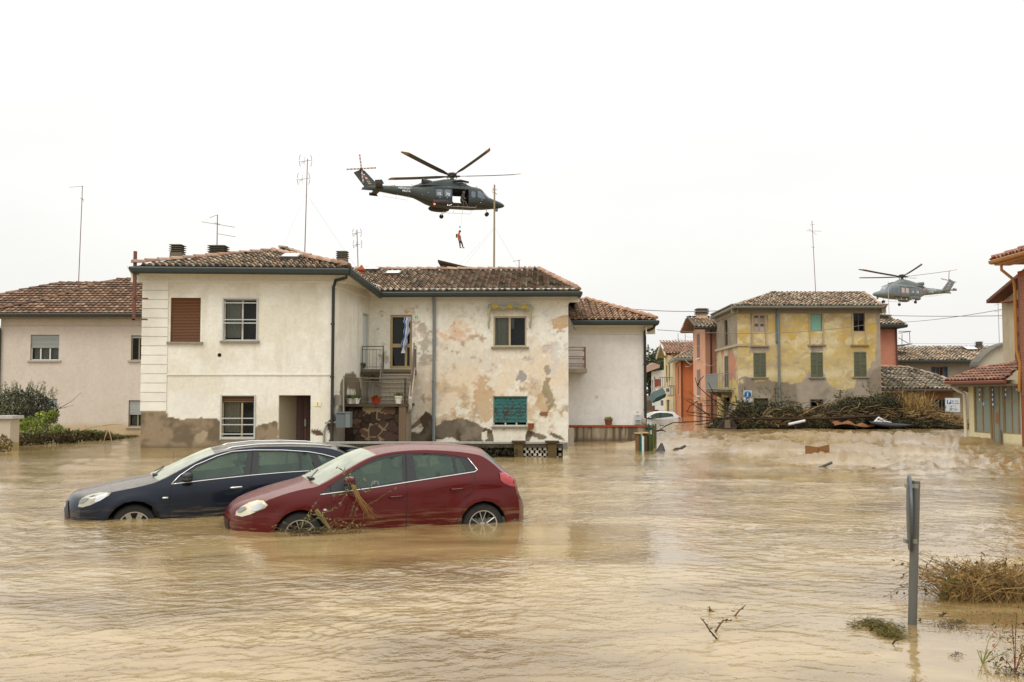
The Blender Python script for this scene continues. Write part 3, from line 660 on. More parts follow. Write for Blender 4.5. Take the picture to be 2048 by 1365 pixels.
m.box(-3.98, 35.1, -.9, -3.74, 35.3, TZ-.1, col=C('#6b5a48')); m.build('stone_terrace_wall', plaster, HA)
m = MB(); m.cur = C('#4f4638'); m.box(-6.4, 35.08, TZ-.1, -3.68, 37.7, TZ); m.build('terrace_slab', vrough, HA)
def rail(a, b, zb, h, gap=.13, col='#6a6052', mid=.12, r=.007, lo=.06, za=None, posts=True):
    a = np.array(a, float); b = np.array(b, float); m = MB(); m.cur = C(col)
    A0 = np.array([a[0], a[1], zb if za is None else za]); B0 = np.array([b[0], b[1], zb]); up = np.array([0, 0, 1.])
    for k, rr in ((h, .02), (h-mid, .012), (lo, .012)): m.tube([A0+up*k, B0+up*k], rr, 5)
    n = max(1, int(np.linalg.norm(b-a)/gap))
    for i in range(n+1):
        p = A0+(B0-A0)*i/n; m.tube([p+up*lo, p+up*(h-mid)], r, 4)
    if posts:
        for p in (A0, B0): m.tube([p, p+up*h], .02, 5)
    return m.build('railing', vpaint, HA)
rail((-5.85, 35.2), (-3.78, 35.2), TZ, .9); rail((-3.78, 35.2), (-3.78, 35.75), TZ, .9)
rail((XL+.02, 36.78), (XS0, 36.78), zl, .82); rail((XS0, 36.78), (XS0, 35.8), TZ, .9, za=zl-.05); rail((XS1+.1, 36.75), (XS1+.1, 35.7), TZ+.05, .95, za=zl); rail((-3.62, 36.78), (-3.62, 37.5), zl, .85, gap=.12)
# side balcony
m = MB(); bx0 = D1[0]+.02; bz = atY(1150, 743, 38.7)[2]; bx1 = atY(1174, 743, 38.7)[0]; m.cur = C('#8c8068'); m.box(bx0, 38.6, bz-.06, bx1, 40.4, bz+.1); m.build('balcony_slab', vrough, HA)
m = MB(); m.cur = C('#6b4128'); zt = atY(1150, 695, 38.7)[2]
for k in (0, .11, .35, .43, .62, .70): m.tube([(bx0, 38.66, zt-k*(zt-bz-.1)*1.25), (bx1-.08, 38.66, zt-k*(zt-bz-.1)*1.25), (bx1-.08, 40.3, zt-k*(zt-bz-.1)*1.25)], .014, 5)
m.box(bx1-.11, 38.63, bz+.1, bx1-.05, 38.69, zt+.01); m.box(bx1-.11, 40.25, bz+.1, bx1-.05, 40.31, zt+.01); m.build('railing', vpaint, HA)['label'] = 'rusty balcony railing on the side wall'
m = MB(); m.cur = C('#8b8378'); p = atY(1135, 628, 38); q_ = atY(1153, 662, 38.2); r_ = atY(1136, 668, 38); m.prism([p, q_, q_+(-.1, 0, .06), r_], (0, .05, 0)); m.build('canopy_bracket', vrough, HA)
# pipes, meter box on the wing's corner
m = MB(); m.cur = C('#8f8b80'); a = P(f1, 648, 862, .06); pts = [a+(0, 0, -1.2), a+(0, 0, -.02), P(f1, 655, 846, .06), P(f1, 668, 845, .06)+(.15, 0, 0)]; m.tube(pts, .035, 7)
m.tube([P(f1, 679, 752, .0)+(.12, .1, 0), P(f1, 679, 842, .0)+(.12, .1, 0)], .025, 6); m.build('gas_pipe', vpaint, HA)
mb_ = MB(); mb_.cur = C('#57605f'); p = atY(672, 856, 33.7); mb_.box(p[0], 33.7, p[2], p[0]+.3, 34.2, p[2]+.5); mb_.cur = C('#66706f'); mb_.box(p[0]+.31, 33.68, p[2]+.01, p[0]+.47, 34.2, p[2]+.49); mb_.box(p[0]-.01, 33.66, p[2]+.5, p[0]+.48, 34.22, p[2]+.53)
mb_.build('meter_box', mat('grey_paint', vcol=True, rough=.5, var=.1), HA)
m = MB(); m.cur = C('#7a7468'); p = atY(669, 811, 34.0); m.box(p[0], 34.0, p[2], p[0]+.22, 34.3, p[2]+.35); m.build('junction_box', vpaint, HA)
# ladder post of rusty iron on the left corner
m = MB(); m.cur = C('#6b3f2c'); p = atY(271, 503, 33.2); q_ = atY(268, 641, 33.2); m.box(p[0]-.05, 33.15, q_[2], p[0]+.04, 33.25, p[2]); m.box(p[0]-.05, 33.15, q_[2], p[0]+.45, 33.22, q_[2]+.05); m.box(p[0]-.0, 33.15, q_[2]+.7, p[0]+.45, 33.22, q_[2]+.75); m.build('iron_post', vpaint, HA)
# ------------------------------------------------------------------ white house behind the terrace wall
HB = thing('white_house', 'plain white house with a terracotta hip roof behind a stained terrace wall', 'house', (4, 40, 0))
fb = Face((2.2, 39.6), XY(1290, 39.6)); zb_ = fb.hit(1200, 652)[1]; fbr = Face(fb.B, fb.B+(0, 8)); wB = lin('#d9d5ce')
def colB(U, Z):
    c = grime(U, Z, wB, 51, .25); return mixc(c, lin('#a39f96'), blob(fb, 1193, 795, .1, U, Z, 3)*.6)
m = MB(); wall(m, fb, -1, zb_, [], colB, .07); wall(m, fbr, -1, zb_, [], colB, .3); wall(m, Face(fbr.B, (2.2, 47.6)), -1, zb_, [], colB, .4); m.build('wall', plaster, HB)
cornice(HB, [(fb, zb_-.04, 0, fb.L+.42), (fbr, zb_-.04, -.42, fbr.L)], 0, col=lin('#d3cdbb'))
zg = fb.hit(1300, 641, .45)[1]; G0 = np.array([2.25, 39.1, zg]); G1 = np.array([XY(1313, 39.1)[0], 39.1, zg]); G2 = G1+(0, 9, 0); T0 = np.array([3.2, 42.6, zg+1.12]); T1 = np.array([2.25, 42.2, zg+.98])
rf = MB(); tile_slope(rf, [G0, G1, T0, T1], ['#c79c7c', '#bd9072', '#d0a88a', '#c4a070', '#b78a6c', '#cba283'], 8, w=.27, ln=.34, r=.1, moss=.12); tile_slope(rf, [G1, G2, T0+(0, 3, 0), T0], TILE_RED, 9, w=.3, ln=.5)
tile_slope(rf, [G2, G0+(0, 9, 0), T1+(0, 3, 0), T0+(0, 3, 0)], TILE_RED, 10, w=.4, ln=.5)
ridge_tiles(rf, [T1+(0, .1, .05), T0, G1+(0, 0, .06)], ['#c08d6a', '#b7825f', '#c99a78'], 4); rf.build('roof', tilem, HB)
g = MB(); gutter_run(g, [G0, G1], .2, .14); gutter_run(g, [G1, G2], .2, .14); g.build('gutter', wgutter, HB)
a = G1+(-.05, -.04, -.2); pipe(HB, [a, a+(-.05, .1, -.12), fb.P(fb.L-.02, zb_-.25, .12), fb.P(fb.L, zb_-.45, .08), fb.P(fb.L, -.5, .08)], .055, '#2b2320', brackets=[fb.P(fb.L, z, .08) for z in (1.2, 3)])
m = MB(); z0 = atY(1200, 882, 39)[2]; zt = atY(1200, 853, 39)[2]; fw_ = Face((2.25, 39.0), XY(1300, 39.0))
def colW(U, Z):
    c = np.ones(U.shape+(3,))*lin('#8a7c66'); c = mixc(c, lin('#5b4f3f'), sstep(.48, .62, fbm(U*5, Z*.3, .7, 4))); c = mixc(c, lin('#a4967c'), sstep(.6, .7, fbm(U*6, Z*.5, .6, 14))*.7); return mixc(c, lin('#55493a'), 1-sstep(-.05, .2, Z))
TWt = thing('terrace_wall', 'stained concrete terrace wall with a thin rust-red coping, left of the street', 'wall', (3.9, 39, 0))
wall(m, fw_, -1, zt, [], colW, .06); m.box(2.25, 39.02, zt-.04, fw_.B[0], 39.58, zt-.005, col=C('#9a9080')); m.box(fw_.B[0]-.005, 39.02, -1, fw_.B[0]+.01, 39.58, zt-.04, col=C('#7a6d58')); m.build('wall', plaster, TWt)
m = MB(); m.cur = C('#8a4630'); m.box(2.2, 38.96, zt-.03, fw_.B[0]+.04, 39.03, zt+.045); m.build('coping', vrough, TWt)
LB = thing('letter_box', 'grey metal letter box pair on the white wall under number 41', 'letter box', fb.P(fb.hit(1275, 848)[0], fb.hit(1275, 848)[1], 0))
m = MB(); r = fb.rect(1269, 829, 1281, 848); m.cur = C('#c4c4c0'); fb.box(m, *r, .003, .1); h = (r[3]-r[1])/2; m.build('box_body', vpaint, LB)
for k in (0, 1):
    d = MB(); d.cur = C('#8c8f8e') if k == 0 else C('#b5b7b4'); fb.box(d, r[0]+.02, r[1]+k*h+.03, r[2]-.02, r[1]+(k+1)*h-.03, .1, .11); fb.box(d, r[0]+.06, r[1]+k*h+h*.6, r[2]-.06, r[1]+k*h+h*.72, .11, .114, col=(.03, .03, .03)); d.build('flap', vpaint, LB)
text3(HB, '41', fb.P(*fb.hit(1275, 825.5), .004), .12, '#55524c', face=fb, name='house_number')
def pot(name, label, x, y, z, r, h, col, plant='#7c8a3a', n=70, sp=.14, grp=None, seed=1, sq=False, fl=None):
    t = thing(name, label, 'flower pot', (x, y, z), grp); m = MB(); m.cur = C(col)
    m.lathe((x, y, z), (0, 0, 1), [(0, 0), (r*.7, 0), (r*.95, h*.8), (r*1.08, h*.8), (r*1.08, h), (r*.9, h), (r*.85, h*.85), (0, h*.82)], 4 if sq else 14); m.build('pot', vrough, t, smooth=False if sq else 'auto')
    if n:
        rng = random.Random(seed); f = MB()
        for i in range(n):
            a = rng.uniform(0, 6.28); q = rng.uniform(0, r*.8); p = np.array([x+math.cos(a)*q, y+math.sin(a)*q, z+h*.85]); d = np.array([math.cos(a)*rng.uniform(.1, .8), math.sin(a)*rng.uniform(.1, .8), rng.uniform(.5, 1.4)]); d *= sp/np.linalg.norm(d)*rng.uniform(.5, 1.2)
            s_ = np.cross(d, (rng.uniform(-1, 1), rng.uniform(-1, 1), .3)); s_ *= .02/np.linalg.norm(s_); c_ = C(plant if not fl or rng.random() < .6 else fl)*rng.uniform(.6, 1.3)
            f.add([p-s_, p+d*.5-s_*1.6, p+d, p+d*.5+s_*1.6, p+s_], [[0, 1, 2, 3, 4]], col=c_)
        f.build('plant', leafm, t)
    return t
p = atY(1217, 850, 39.3); pot('flower_pot', 'terracotta pot with a low green plant on the terrace wall', p[0], 39.3, zt+.0, .16, .27, '#7d4a34', '#8c8f4a')
m = MB(); p = atY(1288, 850, 39.3); m.lathe((p[0], 39.3, zt+.045), (0, 0, 1), [(0, 0), (.07, .0), (.095, .08), (.09, .2), (.05, .27), (0, .28)], 12, col=C('#8f8876')); one('stone_finial', m, vrough, 'small round stone ornament at the end of the terrace wall', 'ornament', (p[0], 39.3, zt+.045), smooth=True)

# ------------------------------------------------------------------ beige house at far left
HC = thing('beige_house', 'beige plaster house with brown tiled roof behind the hedge at left', 'house', (-20, 47, 0))
fc_ = Face(XY(-2, 47), XY(330, 47)); zc = fc_.hit(150, 641)[1]; wC = lin('#c9beb0')
WC = [fc_.rect(61, 670, 118, 721), fc_.rect(262, 671, 292, 721), fc_.rect(82, 798, 114, 847), fc_.rect(257, 801, 292, 854)]
def colC(U, Z):
    c = grime(U, Z, wC, 61, .15); return mixc(c, lin('#b79f74'), (1-sstep(.2, .55, Z+(fbm(U, Z, 1.5, 3)-.5)*.3))*.75)
m = MB(); wall(m, fc_, -1, zc+.1, WC, colC, .09, rcol=lin('#a89a86')); fcl = Face(fc_.A+(0, 9), fc_.A); fcr = Face(fc_.B, fc_.B+(0, 9)); wall(m, fcl, -1, zc+.1, [], colC, .4); wall(m, fcr, -1, zc+.1, [], colC, .4); wall(m, Face(fcr.B, fcl.A), -1, zc+.1, [], colC, .4)
fc_.box(m, 0, fc_.hit(100, 652)[1]-.02, fc_.L, fc_.hit(100, 652)[1]+.015, .002, .02, col=wC*.8); m.build('wall', plaster, HC)
for i, r in enumerate(WC):
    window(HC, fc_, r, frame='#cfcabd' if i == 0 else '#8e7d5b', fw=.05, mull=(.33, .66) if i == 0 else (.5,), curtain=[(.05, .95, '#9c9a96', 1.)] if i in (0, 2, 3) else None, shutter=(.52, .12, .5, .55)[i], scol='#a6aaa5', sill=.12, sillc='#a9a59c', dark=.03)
m = MB(); m.cur = C('#8d8171'); fc_.box(m, -.4, zc+.06, fc_.L, zc+.16, .0, .55); m.build('soffit', plaster, HC)
zgc = fc_.hit(150, 627, .6)[1]; E0 = fc_.P(-.5, zgc, .6); E1_ = fc_.P(fc_.L+.2, zgc, .6); slope = math.tan(R(24)); PL = [E0, E1_, E1_+(0, 5, 5*slope)]
tp = [plane_hit(PL, *q_)[0] for q_ in ((330, 556), (235, 559), (205, 566), (120, 566), (40, 581), (-12, 592))]
rf = MB(); tile_slope(rf, [E0, E1_]+tp, TILE_MAR, 21, w=.25, ln=.36, r=.1, flat=True, jit=.008, base='#7a5d48', moss=.05)
ridge_tiles(rf, [t+(0, 0, -.02) for t in tp[::-1]], TILE_MAR, 5, r=.1, lift=.02); ridge_tiles(rf, [E0+(.1, 0, .05), plane_hit(PL, 100, 598)[0], tp[2]], TILE_MAR, 6, r=.1)
bk = [t+np.array([0, 5.5, -5.5*slope]) for t in tp]
for i in range(len(tp)-1): rf.add([tp[i], tp[i+1], bk[i+1], bk[i]], [[0, 1, 2, 3]], col=C('#8a6247'))
rf.c = [tuple(np.array(q)*(.82, .84, .84)) for q in rf.c]; rf.build('roof', tilem, HC)
g = MB(); gutter_run(g, [E0, E1_], .16, .13); g.build('gutter', wgutter, HC)
pipe(HC, [E0+(.1, 0, -.1), fc_.P(.0, zc-.1, .35), fc_.P(.02, zc-.5, .09), fc_.P(.02, -.5, .09)], .06, '#3a3a38')

# ------------------------------------------------------------------ yellow three-storey house
HD = thing('yellow_house', 'three-storey house of flaking yellow plaster with green shutters behind the debris', 'house', (17, 57, 0))
A2, B2, K2 = XY(1476, 57), XY(1763, 57), XY(1434, 63.9); fd = Face(A2, B2); fdl = Face(K2, A2); fdr = Face(B2, B2+(0, 7)); fdb = Face(fdr.B, K2)
zd = fd.hit(1600, 616)[1]; YEL = lin('#cdb069'); GREY = lin('#9b8f7c')
WD = {'a': fd.rect(1507, 629, 1530, 665), 'b': fd.rect(1621, 628.5, 1644, 663), 'c': fd.rect(1707, 627, 1729, 663), 'd': fd.rect(1507, 706, 1532, 755), 'e': fd.rect(1621.5, 705, 1646, 755), 'f': fd.rect(1708, 704, 1733, 754),
      'g': fd.rect(1508, 797, 1537, 842), 'h': fd.rect(1622, 800, 1645, 835), 'i': fd.rect(1707, 795, 1729, 815)}
for k in 'g': WD[k] = (WD[k][0], -.5, WD[k][2], WD[k][3])
def colD(U, Z):
    n, n2, n3 = fbm(U, Z*1.4, 1.0, 5, 6, .68), fbm(U*1., Z*2.6, .45, 9, 6, .68), fbm(U, Z*2, .7, 19, 6, .68)
    c = np.ones(U.shape+(3,))*lin('#c2ab70'); c = mixc(c, lin('#bb9a48'), sstep(.42, .62, fbm(U, Z, 1.7, 33, 4))*.75)
    c = mixc(c, lin('#d3c6a0'), sstep(.46, .66, n)*.7); c = mixc(c, lin('#b5a47e'), sstep(.46, .66, n2)*.65); c = mixc(c, lin('#a8967a'), sstep(.52, .66, n3)*.75)
    for px_, py_ in ((0, 683), (0, 748)):
        z = fd.hit(1600, py_)[1]; c = mixc(c, lin('#d6caa9'), np.exp(-((Z-z)/.28)**2)*.55*(fbm(U, Z, .6, 3) > .42))
    cg = mixc(np.ones(U.shape+(3,))*lin('#9f9281'), lin('#877b69'), sstep(.45, .62, fbm(U, Z, 1.3, 44)))
    cg = cg*(1+(fbm(U, Z, .3, 47, 4)-.5)*.25)[..., None]
    g = pmask(fd, [(1470, 765), (1500, 765), (1560, 762), (1600, 768), (1615, 752), (1620, 742), (1652, 748), (1660, 760), (1668, 772), (1690, 776), (1708, 770), (1712, 755), (1735, 745), (1745, 728), (1780, 724), (1780, 900), (1470, 900)], U, Z, .28, 1.2, 55)
    g = np.maximum(g, pmask(fd, [(1751, 612), (1790, 612), (1790, 760), (1752, 760)], U, Z, .08, .8, 56))
    g = np.maximum(g, pmask(fd, [(1499, 694), (1505, 690), (1535, 692), (1540, 700), (1534, 705), (1500, 705)], U, Z, .1, .6, 57)); g = np.maximum(g, pmask(fd, [(1621, 690), (1646, 690), (1648, 705), (1620, 705)], U, Z, .15, .5, 58)*.8)
    g = np.maximum(g, pmask(fd, [(1476, 756), (1532, 756), (1510, 772), (1500, 790), (1476, 800)], U, Z, .1, .5, 59)*(fbm(U, Z, .7, 3) > .45))
    g = np.maximum(g, (Z > fd.hit(1600, 628)[1]-.0)*(1.)); g = np.maximum(g, pmask(fd, [(1500, 627), (1506, 627), (1506, 690), (1500, 690)], U, Z, .05, .4, 60)); g = np.maximum(g, pmask(fd, [(1531, 627), (1537, 630), (1535, 690), (1530, 690)], U, Z, .05, .4, 61)*.8)
    c = np.where(g[..., None] > .5, cg, c)
    c = mixc(c, lin('#6f6350'), (1-sstep(.2, 1.0, Z+(fbm(U, Z, 1.0, 4)-.5)*.8))*.6); return c*(1+(fbm(U, Z, .12, 7, 3)-.5)*.15)[..., None]
def colDl(U, Z):
    zb1 = fdl.hit(1455, 696)[1]; c = np.ones(U.shape+(3,))*lin('#8f8574'); c = mixc(c, lin('#7f7463'), sstep(.45, .6, fbm(U, Z, .8, 3)))
    lo = np.ones(U.shape+(3,))*lin('#bcae8c'); lo = mixc(lo, lin('#b0705a'), sstep(.5, .56, fbm(U*.8, Z*.5, .9, 13, 5, .62)-.0)*.8*(Z > 2.6)); lo = mixc(lo, lin('#bfa85e'), (Z < 2.6)*.7)
    c = np.where((Z < zb1)[..., None], lo, c); return mixc(c, lin('#8a8070'), sstep(.58, .64, fbm(U, Z, .5, 31))*.6)
m = MB(); wall(m, fd, -1.5, zd, list(WD.values()), colD, .055, rcol=lin('#8a7d62'))
WDl = [fdl.rect(1449, 640, 1455, 692), fdl.rect(1449, 712, 1457, 775), fdl.rect(1448, 795, 1461, 850)]; WDl[2] = (WDl[2][0], -.6, WDl[2][2], WDl[2][3])
wall(m, fdl, -1.5, zd, WDl, colDl, .08, rcol=lin('#7a6f58')); wall(m, fdr, -1.5, zd, [], lambda U, Z: grime(U, Z, GREY, 3), .4); wall(m, fdb, -1.5, zd, [], lambda U, Z: grime(U, Z, GREY, 3), .4)
m.cur = lin('#a89c84'); z = fdl.hit(1455, 696)[1]; fdl.box(m, -.05, z-.07, fdl.L+.05, z+.07, .003, .1); fd.box(m, -.1, z-.05, .6, z+.06, .003, .06)
for k in 'abc':
    u0, z0, u1, z1 = WD[k]; zlo = z0-.77; m.cur = lin('#ab9a72')
    fd.box(m, u0-.1, zlo, u0-.02, z1, .003, .05); fd.box(m, u1+.02, zlo, u1+.1, z1, .003, .05)
m.build('wall', plaster, HD)
for k in 'abc':
    u0, z0, u1, z1 = WD[k]; s = MB(); s.cur = C('#8c8069'); fd.box(s, u0-.2, z0-.84, u1+.2, z0-.77, .003, .12); s.build('sill', vrough, HD)
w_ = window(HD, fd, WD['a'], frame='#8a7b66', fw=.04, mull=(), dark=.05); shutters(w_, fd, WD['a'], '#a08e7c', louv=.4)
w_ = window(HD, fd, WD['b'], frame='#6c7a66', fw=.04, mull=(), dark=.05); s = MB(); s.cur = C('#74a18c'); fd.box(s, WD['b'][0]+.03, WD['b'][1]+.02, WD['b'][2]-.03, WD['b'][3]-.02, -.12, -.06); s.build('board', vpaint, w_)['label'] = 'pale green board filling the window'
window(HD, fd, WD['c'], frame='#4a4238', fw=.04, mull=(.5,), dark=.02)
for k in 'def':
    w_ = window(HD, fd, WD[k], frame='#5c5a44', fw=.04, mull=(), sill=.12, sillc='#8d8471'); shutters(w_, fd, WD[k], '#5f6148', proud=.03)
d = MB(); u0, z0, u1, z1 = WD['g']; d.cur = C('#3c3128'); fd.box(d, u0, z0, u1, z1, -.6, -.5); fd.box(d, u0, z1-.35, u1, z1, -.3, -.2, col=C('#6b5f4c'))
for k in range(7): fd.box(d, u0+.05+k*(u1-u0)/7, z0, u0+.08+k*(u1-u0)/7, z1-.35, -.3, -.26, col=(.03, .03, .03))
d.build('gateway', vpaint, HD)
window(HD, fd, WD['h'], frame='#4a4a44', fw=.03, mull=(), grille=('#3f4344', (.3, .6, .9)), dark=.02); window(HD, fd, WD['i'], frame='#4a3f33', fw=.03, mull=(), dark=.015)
for i in (0, 1): w_ = window(HD, fdl, WDl[i], frame='#4b4032', fw=.05, mull=(), dark=.03); i and shutters(w_, fdl, WDl[i], '#5c6048', leafs=2)
d = MB(); fdl.box(d, *WDl[2], -.4, -.3, col=C('#4b4236')); d.build('front_door', vpaint, HD)
cornice(HD, [(fd, zd, -.35, fd.L+.35), (fdl, zd, -.1, fdl.L+.35), (fdr, zd, -.35, fdr.L)], 0, col=lin('#938773'), out=.38)
zgd = fd.hit(1600, 612, .5)[1]; G0 = np.array([*XY(1471, 56.5), zgd]); G1 = np.array([*XY(1766, 56.5), zgd]); Gl = np.array([*XY(1426, 64.3), zgd]); Gr = G1+(0, 8, 0); T0 = atY(1540, 589, 60.3); T1 = atY(1728, 587, 60.3)
rf = MB(); tile_slope(rf, [G0, G1, T1, T0], TILE_OLD+['#cdb49a', '#c79f80', '#7a5f4a'], 31, w=.24, ln=.36, jit=.05, moss=.2); tile_slope(rf, [Gl, G0, T0], TILE_OLD, 32, w=.24, jit=.04); tile_slope(rf, [G1, Gr, T1], TILE_OLD, 33, w=.3, ln=.5)
rf.add([Gl, T0, T1, Gr], [[0, 1, 2, 3]], col=C('#8a7a64'))
ridge_tiles(rf, [Gl+(0, 0, .03), T0, T1, G1+(0, 0, .03)], TILE_OLD, 7, r=.1); ridge_tiles(rf, [T0, G0], TILE_OLD, 8, r=.09); rf.build('roof', tilem, HD)
g = MB(); g.cur = (1, 1, 1); gutter_run(g, [Gl, G0], .15, .12); gutter_run(g, [G0, G1], .15, .12); g.build('gutter', mat('zinc', C('#6f746c'), rough=.5), HD)
u = fd.hit(1557, 700)[0]; pipe(HD, [fd.P(u, zd+.15, .45), fd.P(u, zd-.2, .1), fd.P(u, -.8, .1)], .07, '#6e7674'); pipe(HD, [fd.P(u-.05, zd-.1, .06), fd.P(u-.09, zd-2.0, .06)], .09, '#5f6663', name='pipe_sleeve')
# iron balcony on the side wall
bz = fdl.hit(1452, 780)[1]; ua, ub = fdl.hit(1441, 775)[0]-.2, fdl.hit(1463, 775)[0]+.3; m = MB(); m.cur = C('#6b6150'); fdl.box(m, ua, bz-.14, ub, bz, 0, .9)
for u in (ua+.3, ub-.4): m.prism([fdl.P(u, bz-.14, 0), fdl.P(u, bz-.14, .8), fdl.P(u, bz-.5, 0)], (*fdl.u*.15, 0))
m.build('balcony_slab', vrough, HD)
m = MB(); m.cur = C('#8b8f8c')
for a, b in (((ua, .05), (ua, .87)), ((ua, .87), (ub, .87)), ((ub, .87), (ub, .05))):
    P0, P1 = fdl.P(a[0], bz, a[1]), fdl.P(b[0], bz, b[1]); up = np.array([0, 0, 1.])
    for k in (.06, .95): m.tube([P0+up*k, P1+up*k], .018, 4)
    n = int(np.linalg.norm(P1-P0)/.12)
    for i in range(n+1): p = P0+(P1-P0)*i/n; m.tube([p+up*.06, p+up*.95], .011, 4)
m.build('railing', vpaint, HD)

# ------------------------------------------------------------------ generic simple house for the street and the far right
def simple_house(name, label, faces, zt, cols, wins, loc, step=.15):
    """faces: list of Face; cols: hex per face; wins: (face index, rect, kind)"""
    t = thing(name, label, 'house', loc); m = MB()
    for i, fc in enumerate(faces):
        base = lin(cols[i % len(cols)])
        wall(m, fc, -1.5, zt if not callable(zt) else 30, [w[1] for w in wins if w[0] == i], lambda U, Z: grime(U, Z, base, i+3, .3), step, rcol=base*.8, topfn=None if not callable(zt) else (lambda U, fc=fc: zt(fc, U)))
    m.build('wall', plaster, t); return t
# tall salmon house beside the yellow one
eA = XY(1411.5, 64.3); eF = XY(1387, 69.3); fe = Face(eA, eA+(3.5, 0)); fel = Face(eF, eA); ze = fe.hit(1420, 654)[1]; zpk = atY(1393, 635, 66.8)[2]-.15
def topE(fc, U):
    if fc is fel: return ze+(zpk-ze)*(1-np.abs(U/fc.L-.5)*2)
    return np.full(np.shape(U), ze)
wl_ = [(1, fel.rect(1394.5, 667, 1400, 717)), (1, fel.rect(1395, 739, 1401, 792)), (1, fel.rect(1393, 806, 1405, 848))]; wl_[2] = (1, (wl_[2][1][0], -.7, wl_[2][1][2], wl_[2][1][3]))
HE = simple_house('salmon_house', 'tall narrow salmon house with a gable, between the yellow and orange houses', [fe, fel], topE, ['#ab7c66', '#cf9f82'], wl_, (12.8, 65, 0))
for i in (0, 1): w_ = window(HE, fel, wl_[i][1], frame='#94796b', mull=(), sill=.06, sillc='#d8cfc0'); shutters(w_, fel, wl_[i][1], '#9a8078', proud=.04)
d = MB(); fel.box(d, *wl_[2][1], -.3, -.22, col=C('#6b4a33')); d.build('front_door', vpaint, HE)
rd = np.array([*fel.u, 0]); nl = np.array([*fel.n, 0]); pk = fel.P(fel.L/2, zpk+.12, .75); e0 = fel.P(-.6, ze-.05, .75); e1 = fel.P(fel.L+.55, ze-.05, .75); ex = -nl*5
rf = MB(); tile_slope(rf, [e1, e1+ex, pk+ex, pk], TILE_OLD, 41, w=.25); tile_slope(rf, [e0+ex, e0, pk, pk+ex], TILE_OLD, 42, w=.3); m_ = MB(); m_.cur = C('#4c4740')
rf.build('roof', tilem, HE); m_.prism([e0, pk, pk+(0, 0, .12), e0+(0, 0, .12)], -nl*.05); m_.prism([e1, pk, pk+(0, 0, .12), e1+(0, 0, .12)], -nl*.05); m_.cur = C('#7a4a35')
m_.add([e0+(0, 0, -.03), pk+(0, 0, -.03), pk+ex*.16, e0+ex*.16], [[0, 1, 2, 3]]); m_.add([e1+(0, 0, -.03), pk+(0, 0, -.03), pk+ex*.16, e1+ex*.16], [[0, 1, 2, 3]]); m_.build('bargeboard', vpaint, HE)
g = MB(); gutter_run(g, [e1, e1+ex], .16, .12); g.build('gutter', wgutter, HE)
pipe(HE, [fe.P(.35, ze, .3), fe.P(.35, ze-.3, .08), fe.P(.35, -.5, .08)], .05, '#4a2e22')
p = atY(1403, 620, 66.5); c = MB(); c.cur = C('#cdb193'); c.box(p[0]-.35, 66.2, 6.3, p[0]+.35, 66.8, atY(0, 629, 66.5)[2]); zz = atY(0, 629, 66.5)[2]
for i in range(4): c.cur = C('#55524c'); c.box(p[0]-.42, 66.1, zz+i*.1, p[0]+.42, 66.9, zz+i*.1+.05); c.cur = C('#b5a088'); c.box(p[0]-.3, 66.25, zz+i*.1+.05, p[0]+.3, 66.75, zz+i*.1+.1)
c.build('chimney', vrough, HE)
# low orange-red house
gA = XY(1362, 80); gF = XY(1350.5, 88); ff = Face(gA, gA+(4, 0)); ffl = Face(gF, gA); zf = ff.hit(1370, 720)[1]; r_ = ffl.rect(1356, 733, 1359, 790)
HF = simple_house('orange_house', 'low orange-red house seen between the cream and salmon houses', [ff, ffl], zf, ['#b0653f', '#c5845c'], [(1, r_)], (14.5, 81, 0)); window(HF, ffl, r_, frame='#d8d2c4', mull=(), dark=.5)
a0, a1, a2, a3 = ff.P(-.5, zf+.1, .6), ff.P(4, zf+.1, .6), ff.P(4, zf+1.0, -4), ffl.P(-.3, zf+.1, .5); rf = MB(); tile_slope(rf, [a0, a1, a2, ff.P(1.4, zf+1.0, -4)], TILE_OLD, 51, w=.3, ln=.45); tile_slope(rf, [a3, a0, ff.P(1.4, zf+1.0, -4)], TILE_RED, 52, w=.3, ln=.45); rf.build('roof', tilem, HF)
g = MB(); gutter_run(g, [a3, a0, a1], .2, .14); g.build('gutter', mat('zinc', C('#6f746c'), rough=.5), HF); pipe(HF, [ff.P(.05, zf, .1), ff.P(.05, -.5, .1)], .06, '#4a2519')
# cream house with balcony
hA = XY(1346, 92); hF = XY(1328.5, 103); fh = Face(hA, hA+(4, 0)); fhl = Face(hF, hA); zh = fh.hit(1350, 706)[1]; wr = [(1, fhl.rect(1332, 731, 1334.5, 765)), (1, fhl.rect(1337, 729, 1340, 762)), (1, fhl.rect(1333, 800, 1339, 832))]
HG = simple_house('cream_house', 'cream house with a red tiled roof, balcony and wide eaves down the street', [fh, fhl], zh, ['#c3b08a', '#d8c8a0'], wr, (15, 93, 0))
for _, r_ in wr: window(HG, fhl, r_, frame='#7a6c50', mull=(), dark=.08)
p0, p1, p2, p3 = atY(1329, 707, 91), atY(1392, 702, 91), atY(1392, 685, 96), atY(1320.5, 687, 96); p3[2] = p2[2]; p1[2] = p0[2]; rf = MB(); tile_slope(rf, [p0, p1, p2, p3], ['#b07c64', '#bb8468', '#a3725a', '#c08e72'], 61, w=.3, ln=.5, moss=0)
b_ = atY(1311.5, 715, 101); b_[2] = p0[2]; rf.add([p3, b_, b_+(4, 0, 0), p2], [[0, 1, 2, 3]], col=C('#9c5642')); rf.build('roof', tilem, HG)
